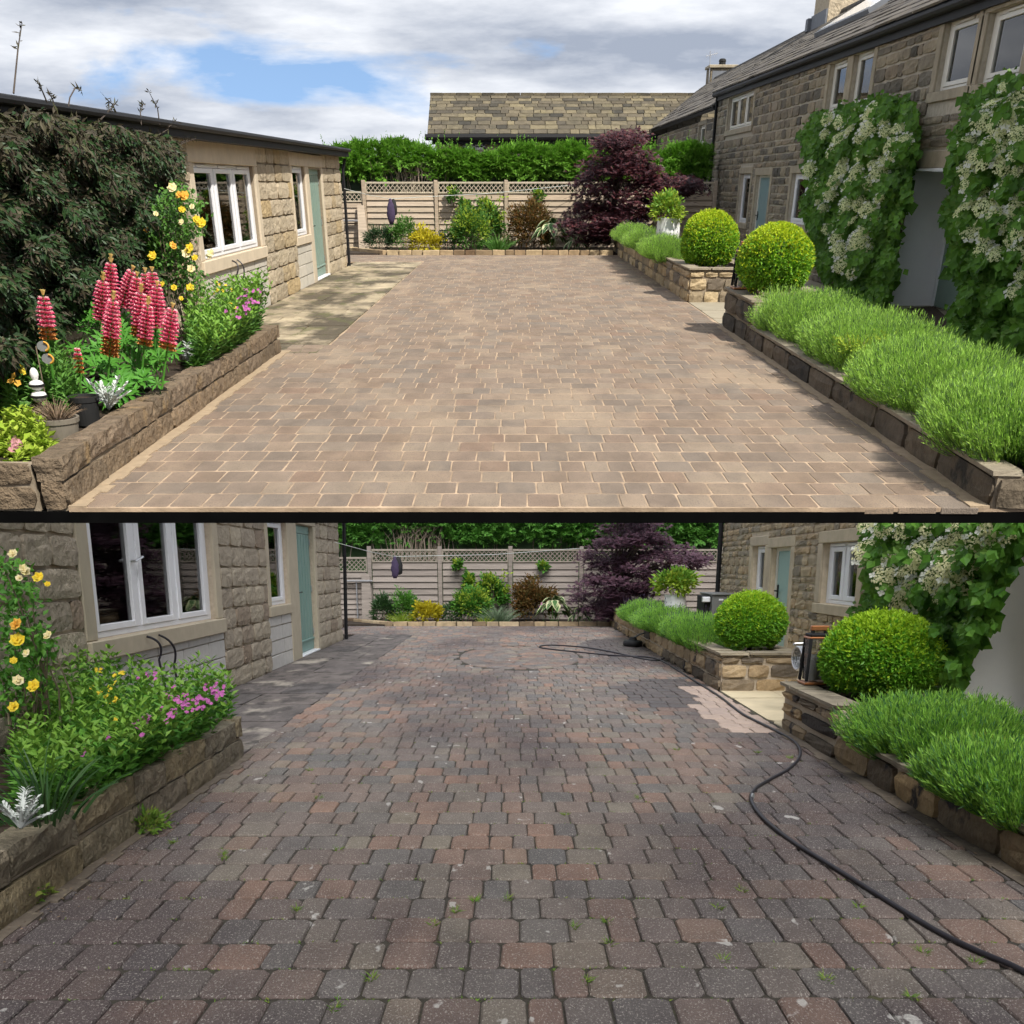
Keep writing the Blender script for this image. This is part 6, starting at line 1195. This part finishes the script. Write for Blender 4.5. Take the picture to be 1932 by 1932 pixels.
        hydrangea(P, [(1642, 1040), (1632, 1000), (1650, 930), (1945, 925), (1945, 1010), (1905, 1040), (1908, 1080), (1885, 1120), (1870, 1170), (1850, 1200), (1832, 1220), (1825, 1260), (1795, 1310), (1765, 1310), (1750, 1240), (1700, 1180), (1650, 1165), (1612, 1162), (1645, 1120), (1640, 1080)], [(1625, 990), (1660, 960), (1911, 955), (1900, 1000), (1850, 1060), (1800, 1130), (1720, 1150), (1660, 1120), (1630, 1040)], 26, 9500, 'flowering climbing hydrangea on the dull tan house wall beside the porch', 283, 33)

def back_bed(P):
    c = CFG[P]; m = MATS[P.name]; up = P is A; w_ = where(P); Y = c['Yfence'] - 1.1; rng = random.Random(301)
    # stone edging, curving in at the left end
    r = empty(P, 'bed_edging', ('row of sandy edging stones along the sunlit back bed' if up else 'row of tan and dark edging stones along the dull back bed'), 'edging', (0, c['Yend'], 0), 'back bed edging')
    x0, x1 = (P.g(735, 478).x, P.g(1150, 478).x) if up else (P.g(742, 1181).x, P.g(1172, 1181).x); h = P.Y(966, 472 if up else 1173, c['Yend']).z; h = max(.08, h); x = x0; ms = []
    while x < x1: l = rng.uniform(.26, .5); ms.append(Matrix.Translation((x + l / 2, c['Yend'] + rng.uniform(-.02, .03), h / 2 - .015)) @ Matrix.Rotation(rng.uniform(-.03, .03), 4, 'Z') @ Matrix.Diagonal((l - .02, .22, h + .03, 1))); x += l
    x = x0; y = c['Yend'] + .05
    while x > x0 - 1.1: l = .36; ang = -.25; ms.append(Matrix.Translation((x - l / 2, y + .2, h / 2 - .02)) @ Matrix.Rotation(-.75, 4, 'Z') @ Matrix.Diagonal((l, .22, h + .02, 1))); x -= l * .75; y += .42
    pieces(P, r, 'edging_stone', 'slab', m['edging'], ms, rng)
    s = MB().box(c['lbX'] - 1.5, c['rwX'] + 4.5, c['Yend'] + .14, c['Yfence'] + 2.2, -.03, .03); o = thing(P, 'back_bed_soil', s, m['soil'], None, None, (0, Y, 0)); o['kind'] = 'structure'
    conv = (lambda a, b, y0, y1: (a / 2.5599 + 613.2, b / 2.5599 + 613.2, y0 / 2.5599 + (141.5 if up else 962.3), y1 / 2.5599 + (141.5 if up else 962.3)))
    adj = 'sunlit' if up else 'dull'
    L = [('green_shrub', 'low spreading dark green shrub at the outbuilding end of the ' + adj + ' back bed', conv(200, 330, 745, 850) if up else conv(232, 340, 430, 555), 'leafdark', 1500, .12, .03, None),
         ('green_shrub', 'rounded mid green shrub behind the yellow one in the ' + adj + ' back bed', conv(318, 430, 712, 840) if up else conv(325, 452, 395, 545), 'leafA', 1800, .09, .035, None),
         ('yellow_shrub', 'bright yellow leaved shrub spilling over the ' + adj + ' bed edging', conv(402, 552, 760, 862) if up else conv(428, 566, 450, 556), 'yellowleaf', 1500, .10, .05, None),
         ('green_shrub', 'small dark green plant right of the yellow shrub in the ' + adj + ' back bed', conv(545, 625, 765, 850) if up else conv(560, 655, 450, 550), 'leafdark', 600, .10, .03, None),
         ('leafy_shrub', 'leafy mid green shrub in the middle of the ' + adj + ' back bed', conv(605, 800, 690, 850) if up else conv(625, 800, 405, 552), 'leafA', 2400, .10, .045, ('limeleaf', .35)),
         ('bronze_shrub', 'bronze-brown leaved shrub before the ' + adj + ' fence post', conv(890, 1090, 648, 835) if up else conv(922, 1112, 345, 535), 'bronzeleaf', 4200, .095, .045, None)]
    for i, (nm, lb, bx, mt, n, l_, wd, ex) in enumerate(L): simple_shrub(P, nm, lb, 'shrub', bx, Y - (.35 if 'yellow' in nm else 0) + (.35 if i == 5 else 0), mt, n, l_, wd, 310 + i + 20 * up, 46, .17, ry=.45, zbase=.02, extra=ex)
    # climbers on the fence
    for i, (bx, lb) in enumerate(((conv(648, 705, 625, 725) if up else conv(672, 718, 315, 412), 'narrow climber on the ' + adj + ' fence panel'), (conv(722, 862, 625, 780) if up else conv(742, 882, 318, 480), 'broad leafy climber on the ' + adj + ' fence panel'), (conv(600, 642, 555, 615) if up else conv(628, 658, 245, 290), 'small sprig of climber by the ' + adj + ' lattice near the middle panel edge'), (conv(1010, 1050, 565, 610) if up else conv(1035, 1070, 255, 300), 'small sprig of climber under the ' + adj + ' lattice left of the maple'))):
        simple_shrub(P, 'fence_climber', lb, 'climber', bx, c['Yfence'] - .18, 'leafA', (420, 1000, 120, 100)[i], .12, .075, 340 + i, 26, .18, ry=.12, zbase=.02 if i < 2 else None, extra=('limeleaf', .25))
    if up: blades(P, 'grassy_plant', 'grassy green plant between the leafy and bronze shrubs of the sunlit bed', 'plant', (P.Y(940, 470, Y - .4).x, Y - .4, .03), 260, .5, .9, 'leafA', 351, .02)
    else:
        bx = conv(762, 900, 440, 552); e, rx, rz = pxell(P, *bx, Y - .3); blades(P, 'grey_lavender', 'silvery grey-green spiky plant before the bronze shrub in the dull bed', 'plant', (e.x, Y - .4, .03), 420, .48, .9, 'greygreen', 352, .016)
        blades(P, 'grassy_plant', 'yellow-green grassy tuft left of the yellow shrub in the dull bed', 'plant', (P.Y(757, 1168, Y - .5).x, Y - .5, .03), 160, .34, .7, 'limeleaf', 353, .016)
        blades(P, 'strappy_plant', 'small strappy tuft between leafy shrub and grey plant in the dull bed', 'plant', (P.Y(915, 1172, Y - .7).x, Y - .7, .03), 60, .22, .5, 'limeleaf', 354, .018)
        f = MB(); g_ = np.random.default_rng(5); p = P.Y(1042, 1138, Y - .3); flowers(f, np.array([tuple(p)]) + g_.normal(0, .03, (5, 3)), np.array([[0, -.8, .5]] * 5), .035, g_, 5); p2 = MB(); q_ = empty(P, 'wallflower', 'small orange flower on a stem between bronze shrub and hosta', 'flower', (p.x, p.y, .03)); f.build(P, 'bloom', m['orange'], q_); MB().tube([(p.x, p.y, .02), (p.x, p.y, p.z)], .006, 4).build(P, 'stem', m['leafA'], q_)
        f = MB(); p = P.Y(1026, 1141, Y - .3); flowers(f, np.array([tuple(p)]) + g_.normal(0, .05, (7, 3)), np.array([[0, -.8, .5]] * 7), .022, g_, 5); q_ = empty(P, 'blue_flower', 'little blue flowers left of the orange bloom in the dull bed', 'flower', (p.x, p.y, .03)); f.build(P, 'bloom', m['pink'], q_); MB().tube([(p.x, p.y, .02), (p.x, p.y, p.z)], .005, 4).build(P, 'stem', m['leafA'], q_)
    hosta(P, conv(1005, 1180, 740, 855) if up else conv(1028, 1190, 440, 560), Y - .25, 361, 'cream-edged hosta by the ' + adj + ' bed edging')
    hosta(P, conv(1160, 1275, 790, 850) if up else conv(1180, 1285, 490, 560), Y - .3, 362, 'smaller dark hosta under the ' + ('sunlit' if up else 'dusky') + ' maple', 22)

def left_bed_upper(P):
    m = MATS[P.name]; dark_climber(P); lupin(P); Z = .2; cv = lambda z: (z[0] / 2.9257, z[1] / 2.9257); c4 = lambda z: (z[0] / 2.9257, z[1] / 2.9257 + 424.5)
    fl = [(*cv(p), k) for p, k in (((950, 1035), 'rosepale'), ((985, 1075), 'orange'), ((1018, 1080), 'orange'), ((860, 1180), 'rosepale'), ((730, 1300), 'rosepale'), ((1000, 1225), 'rosepale'), ((1005, 1155), 'yellow'), ((805, 1270), 'orange'), ((1110, 1230), 'yellow'), ((955, 1355), 'orange'), ((1045, 1370), 'yellow'), ((1060, 1140), 'rosepale'), ((1085, 1210), 'yellow'))] + [(*c4(p), k) for p, k in (((1030, 155), 'rosepale'), ((1075, 180), 'yellow'), ((1055, 240), 'rosepale'), ((840, 170), 'yellow'), ((1160, 160), 'rosepale'), ((895, 325), 'yellow'), ((960, 345), 'yellow'), ((1000, 405), 'yellow'), ((1050, 345), 'yellow'))]
    rose_bush(P, 'pale yellow rose bush in front of the white window of the sunlit outbuilding', [(300, 370), (330, 345), (365, 360), (385, 400), (380, 430), (350, 460), (370, 500), (390, 530), (350, 570), (310, 560), (290, 520), (250, 450), (275, 420)], fl, 13.0, 2300, .046, 401)
    upright(P, 'tall_perennial', 'leafy green perennial with pink and yellow flowers at the far end of the sunlit bed', 'plant', [(345, 560), (380, 535), (430, 520), (470, 525), (505, 508), (535, 530), (545, 570), (540, 610), (510, 625), (450, 640), (400, 650), (360, 640)], (11.0, 14.0), 560, .55, 402, 'leafA', 'freshleaf', .09, .038, Z, flw=(('pink', [(500, 540), (548, 555), (555, 600), (530, 615), (505, 580)], 22, .018, .25), ('yellow', [(400, 520), (440, 540), (450, 590), (415, 580)], 7, .018, .2)))
    upright(P, 'leafy_plant', 'mid green leafy plants behind the white ornament in the sunlit bed', 'plant', [(0, 600), (60, 610), (120, 640), (140, 690), (120, 730), (60, 720), (0, 740)], (8.6, 10.0), 150, .5, 403, 'leafA', 'leafA', .10, .04, Z, flw=(('yellow', [(25, 690), (45, 690), (45, 705), (30, 705)], 2, .022, .2), ('orange', [(20, 722), (28, 722), (28, 732), (20, 730)], 1, .03, .3)))
    upright(P, 'sedum', 'bright lime-green leafy plant in the near corner of the sunlit bed', 'plant', [(0, 775), (45, 768), (85, 790), (92, 830), (70, 860), (40, 880), (0, 885)], (7.35, 8.0), 90, .35, 404, 'limeleaf', 'limeleaf', .085, .05, Z, flw=(('dustypink', [(20, 828), (38, 830), (38, 850), (20, 852)], 12, .02, .12),))
    dusty_miller(P, P.Y(360, 690, 11.2), .26, 411, 'silver-leaved plant at the middle of the low wall beside the lupin')
    dusty_miller(P, P.Y(205, 772, 8.75), .26, 412, 'larger silver-leaved plant hanging over the low wall below the lupin')
    p = P.Y(112, 815, 8.0); pot_of(P, (p.x, 8.0, .2), .15, .17, 'greypot', 'grey_pot', 'grey-brown round pot of dead grass behind the sunlit low wall')
    blades(P, 'dead_grass', 'dry brown grass growing in the grey pot', 'grass', (p.x, 8.0, .34), 260, .17, .25, 'deadgrass', 413, .006)
    p = P.Y(165, 790, 8.7); pot_of(P, (p.x, 8.7, .2), .11, .2, 'blackmatt', 'black_pot', 'small black plastic plant pot beside the silver-leaved plant')
    # white stacked ornament
    x, y = P.Y(72, 740, 8.2).x, 8.2; k = 1 / ppm(P, 8.2, .4); z0, z1 = P.Y(72, 758, 8.2).z, P.Y(72, 694, 8.2).z; hh = z1 - z0
    o = empty(P, 'garden_ornament', 'white stacked round garden ornament with dark rims in the sunlit bed', 'ornament', (x, y, z0 - .15)); MB().tube([(x, y, .18), (x, y, z0)], .012, 6).build(P, 'stake', m['black'], o)
    for i, (a, b, rr) in enumerate(((.0, .34, 15), (.33, .66, 14), (.62, 1.0, 8))):
        q = MB().lathe((x, y, z0 + hh * a), [(.01, 0), (rr * k * .75, hh * (b - a) * .2), (rr * k, hh * (b - a) * .5), (rr * k * .8, hh * (b - a) * .8), (.01, hh * (b - a))], 16); q.build(P, ('lower_globe', 'middle_globe', 'head')[i], m['whitestone'], o, smooth=True)
        if i < 2: MB().lathe((x, y, z0 + hh * (a + b) / 2 - .008), [(rr * k * 1.03, 0), (rr * k * 1.06, .008), (rr * k * 1.03, .016)], 16).build(P, 'rim', m['black'], o)
    # butterfly ornament on a stick
    w_ = P.Y(79, 668, 8.3); o = empty(P, 'butterfly_ornament', 'grey and orange butterfly ornament on a thin stick above the white ornament', 'ornament', (w_.x, w_.y, .2)); MB().tube([(w_.x - .05, w_.y, .18), (w_.x - .03, w_.y, w_.z + .05)], .004, 4).build(P, 'stick', m['twig'], o)
    for s, (dx, dz) in enumerate(((.02, .05), (.035, -.03))):
        q = MB(); n = 12; ring = [(w_.x + dx + .045 * math.cos(t), w_.y + .004 * math.sin(t), w_.z + dz + .034 * math.sin(t)) for t in np.linspace(0, 2 * math.pi, n, endpoint=False)]; q.add(ring + [(a, b + .006, c_) for a, b, c_ in ring], [list(range(n)), list(range(n, 2 * n))[::-1]]); wing = q.build(P, 'wing', m['greybox'], o)
        q = MB(); arc = [(w_.x + dx + .04 * math.cos(t), w_.y - .004, w_.z + dz + .030 * math.sin(t)) for t in np.linspace(-1.2, 1.3, 8)]; q.tube(arc, .007, 5); q.build(P, 'orange_band', m['orange'], wing)

def left_bed_lower(P):
    m = MATS[P.name]; Z = .12; c1 = lambda z: (z[0] / 2.9257, z[1] / 2.9257 + 962.3)
    poly = [c1(p) for p in ((60, 900), (200, 850), (330, 780), (420, 760), (520, 790), (600, 760), (700, 830), (770, 790), (850, 860), (980, 850), (1130, 790), (1230, 860), (1300, 980), (1320, 1080), (1280, 1170), (1120, 1200), (900, 1290), (700, 1330), (520, 1390), (300, 1420), (60, 1440))]
    upright(P, 'tall_perennial', 'leafy green perennial mass with pink and yellow flowers behind the dull low wall', 'plant', poly, (4.6, 8.6), 620, .5, 501, 'leafA', 'freshleaf', .085, .042, Z,
            flw=(('pink', [c1(p) for p in ((1180, 960), (1280, 960), (1345, 1030), (1310, 1150), (1190, 1160), (1120, 1100))], 44, .013, .3), ('pink', [c1(p) for p in ((700, 880), (960, 920), (1040, 1100), (1100, 1220), (820, 1300), (560, 1380), (900, 1120), (740, 900))], 18, .014, .3), ('yellow', [c1(p) for p in ((320, 850), (460, 840), (640, 880), (720, 890), (660, 1100), (620, 1180), (580, 1060))], 14, .014, .3)))
    fl = [(*c1(p), k) for p, k in (((70, 240), 'rosepale'), ((135, 330), 'rosepale'), ((105, 375), 'rosepale'), ((210, 370), 'yellow'), ((262, 408), 'yellow'), ((262, 690), 'rosepale'), ((95, 716), 'yellow'), ((75, 830), 'yellow'), ((145, 790), 'rosepale'), ((185, 970), 'yellow'), ((88, 630), 'orange'), ((100, 940), 'rosepale'), ((75, 1085), 'yellow'))]
    rose_bush(P, 'yellow and cream rose bush at the edge before the dull outbuilding wall', [c1(p) for p in ((0, 260), (130, 310), (210, 420), (230, 520), (200, 640), (290, 720), (250, 850), (230, 960), (150, 1080), (60, 1130), (0, 1130))], fl, 6.3, 1100, .036, 502, Z)
    blades(P, 'iris_clump', 'dark green strappy leaves behind the near part of the dull low wall', 'plant', tuple(P.Y(85, 1545, 4.3)), 60, .34, .6, 'leafdark', 503, .016)
    dusty_miller(P, P.Y(38, 1560, 3.95), .16, 504, 'silver-leaved plant hanging over the near end of the dull low wall', (.2, 0))

def lower_extras(P):
    m = MATS[P.name]; c = CFG[P]; cr = lambda pts, n=8: [tuple(p) for p in catmull([P.g(*q, .012) for q in pts], n)]
    hose = [(2000, 1868), (1911, 1822), (1840, 1792), (1760, 1752), (1650, 1684), (1560, 1628), (1490, 1584), (1440, 1543), (1418, 1510), (1425, 1488), (1455, 1469), (1490, 1449), (1510, 1424), (1499, 1399), (1455, 1374), (1400, 1346), (1355, 1312), (1300, 1278), (1255, 1250), (1225, 1240), (1150, 1236), (1080, 1229), (1026, 1223), (1019, 1219), (1045, 1217), (1100, 1221), (1150, 1229), (1205, 1241), (1238, 1246), (1253, 1240), (1256, 1225), (1252, 1208)]
    h = empty(P, 'pressure_hose', 'long black hose snaking across the dirty lower driveway', 'hose', tuple(P.g(1418, 1510))); MB().tube(cr(hose), .0115, 8).build(P, 'tube', m['rubber'], h, smooth=True)
    a, b = P.g(1420, 1500, .012), P.g(1419, 1506, .012); MB().tube([a, b], .0135, 8).build(P, 'coupling', m['steel'], h)
    # round surface cleaner with its lance
    k = P.g(1194, 1219); o = empty(P, 'surface_cleaner', 'round black patio cleaning head with lance resting on the lower driveway', 'surface cleaner', tuple(k)); rr = 18.5 / ppm(P, k.y, 0)
    MB().lathe((k.x, k.y, .01), [(rr * .95, 0), (rr, .02), (rr, .055), (rr * .9, .085), (rr * .45, .10), (rr * .3, .15), (.02, .155)], 24, 1.5).build(P, 'hood', m['black'], o, smooth=False)
    MB().lathe((k.x, k.y, .0), [(rr * .9, 0), (rr * .93, .012)], 24, 1.5).build(P, 'brush_skirt', m['blackmatt'], o)
    e = P.Y(1221, 1192, k.y); MB().tube([(k.x, k.y, .14), (k.x + .1, k.y, .2), tuple(e)], [.02, .014, .012], 8).build(P, 'lance', m['greybox'], o)
    # grey heat pump cabinet behind the far planter
    Y = 19.6; a, b = P.Y(1342, 1165, Y), P.Y(1384, 1165, Y); zt = P.Y(1360, 1120, Y).z; o = empty(P, 'oil_cabinet', 'grey metal cabinet between the far lower planter and the house', 'cabinet', (a.x, Y, 0)); MB().bevbox(a.x, b.x, Y, Y + 1.2, 0, zt - .03, .01).build(P, 'body', m['greybox'], o); MB().bevbox(a.x - .02, b.x + .02, Y - .03, Y + 1.25, zt - .03, zt, .008).build(P, 'lid', m['greybox'], o)
    x2 = P.Y(1326, 1165, Y).x; MB().bevbox(x2 + .05, a.x - .003, Y + .2, Y + 1.0, .0, zt - .05, .01).build(P, 'dark_side', m['blackmatt'], o); MB().bevbox(x2, a.x - .01, Y + .1, Y + .22, zt - .15, zt - .06, .01).build(P, 'outlet', m['upvc'], o); MB().box(a.x + .12, a.x + .2, Y - .004, Y - .001, zt - .12, zt - .09).build(P, 'label_plate', m['upvc'], o)
    # hose reel behind the lantern
    w_ = P.Y(1512, 1242, 10.6); o = empty(P, 'hose_reel', 'coiled silver hose on a small reel behind the lower lantern', 'hose reel', (w_.x, 10.6, 0)); 
    for i in range(5): MB().tube([(w_.x - .04 + i * .018, 10.6 + .16 * math.cos(t) * 1.2, w_.z + .11 * math.sin(t)) for t in np.linspace(0, 6.2832, 20)], .011, 6).build(P, 'coil', m['steel'], o)
    MB().tube([(w_.x, 10.6, 0), (w_.x, 10.6, w_.z)], .012, 6).build(P, 'stand', m['black'], o); MB().tube([(w_.x, 10.5, w_.z + .14), (w_.x - .02, 10.4, w_.z + .16), (w_.x - .13, 10.4, w_.z + .155), (w_.x - .14, 10.4, w_.z + .14)], .009, 6).build(P, 'handle', m['steel'], o)
    # rust stain boards, weeds in the joints
    g_ = np.random.default_rng(601); mb = MB(); spots = [(560, 1716), (632, 1900), (700, 1846), (860, 1719), (818, 1745), (955, 1696), (1085, 1748), (1147, 1740), (1355, 1712), (1365, 1812), (1560, 1848), (1620, 1712), (1740, 1796), (1720, 1880), (1068, 1538), (585, 1454), (600, 1506), (640, 1604), (420, 1611), (425, 1620), (330, 1590), (1277, 1415), (1205, 1506), (1430, 1420), (1490, 1430), (895, 1700), (1105, 1850), (1840, 1815), (1400, 1680), (1150, 1780)]
    for (x, y) in spots:
        p = np.array(P.g(x, y)); n = 26; a = g_.uniform(0, 6.28, n); C = p + np.stack([np.cos(a) * .02 * g_.random(n), np.sin(a) * .05 * g_.random(n), np.zeros(n)], 1); V, F = ribbons(C, np.stack([np.cos(a) * .9, np.sin(a) * .9, g_.uniform(.3, 1, n)], 1), .028 * g_.uniform(.5, 1.3, n), .004, np.array([0, 0, -.4]), g_, 2); mb.arrays(V, F)
    for _ in range(900):
        x, y = g_.uniform(-1.9, 2.3), 3.0 + g_.random() ** 1.6 * 16; row = round((y - CFG[P]['Y0']) / CFG[P]['row']) * CFG[P]['row'] + CFG[P]['Y0'] ; n = 4; a = g_.uniform(0, 6.28, n); V, F = ribbons(np.array([x, row, -.006]) + g_.normal(0, .012, (n, 3)) * np.array([1, 1, 0]), np.stack([np.cos(a), np.sin(a), g_.uniform(.2, .8, n)], 1), .012, .005, np.array([0, 0, -.3]), g_, 1); mb.arrays(V, F)
    o = thing(P, 'joint_weeds', mb, m['weed'], 'tiny weeds and moss in the joints of the dirty driveway', 'weeds', (0, 3, 0), None, 'stuff')
    lt = MB(); n = 900; side = g_.random(n) < .5; yy = 3.2 + g_.random(n) * 22; xx = np.where(side, CFG[P]['lwX'] + .03 + np.abs(g_.normal(0, .10, n)), CFG[P]['rwX'] - .04 - np.abs(g_.normal(0, .12, n))); C = np.stack([xx, yy, np.full(n, .008)], 1); a = g_.uniform(0, 6.28, n)
    V, F = kites(C, np.stack([np.cos(a), np.sin(a) * 2, g_.uniform(0, .2, n)], 1), np.array([0, 0, 1.]) + g_.normal(0, .2, (n, 3)), .022 * g_.uniform(.4, 1.3, n), .010, .1); lt.arrays(V, F); thing(P, 'leaf_litter', lt, m['deadgrass'], 'dry bits of leaf litter along the foot of the lower walls', 'leaf litter', (0, 3, 0), None, 'stuff')
    for i, (x, y, n, lb) in enumerate(((285, 1566, 60, 'tuft of weeds at the foot of the dull low wall, in the middle'), (50, 1706, 50, 'tuft of weeds at the foot of the dull low wall, at the near end'))):
        p = P.g(x, y); mb = MB(); leaf_shrub(mb, (p.x - .02, p.y, .03), (.07, .13, .05), 220, .05, .022, g_, 30, .3, zmin=0); stems(mb, (p.x - .02, p.y, .03), (.07, .13, .05), 12, g_, .003, 0); wd_ = empty(P, 'weed', lb, 'weed', tuple(p), 'weeds by the low wall'); mb.build(P, 'foliage', m['weed'], wd_)
def catmull(pts, n):
    out = []; m = len(pts)
    for i in range(m - 1):
        p0, p1, p2, p3 = pts[max(i - 1, 0)], pts[i], pts[i + 1], pts[min(i + 2, m - 1)]
        for k in range(n):
            t = k / n; out.append(.5 * ((2 * p1) + (p2 - p0) * t + (2 * p0 - 5 * p1 + 4 * p2 - p3) * t * t + (3 * p1 - p0 - 3 * p2 + p3) * t ** 3))
    out.append(pts[-1]); return out

# ------------------------------------------------------------------ build both yards
for P in (A, B):
    setmats(P)
    ground_and_paving(P); low_wall_left(P); planters_right(P); outbuilding(P); cables(P); house(P); fence(P); hedge(P)
    maple(P); right_side(P); back_bed(P)
cottage_wing(A); barn(A); left_bed_upper(A); left_bed_lower(B); lower_extras(B)
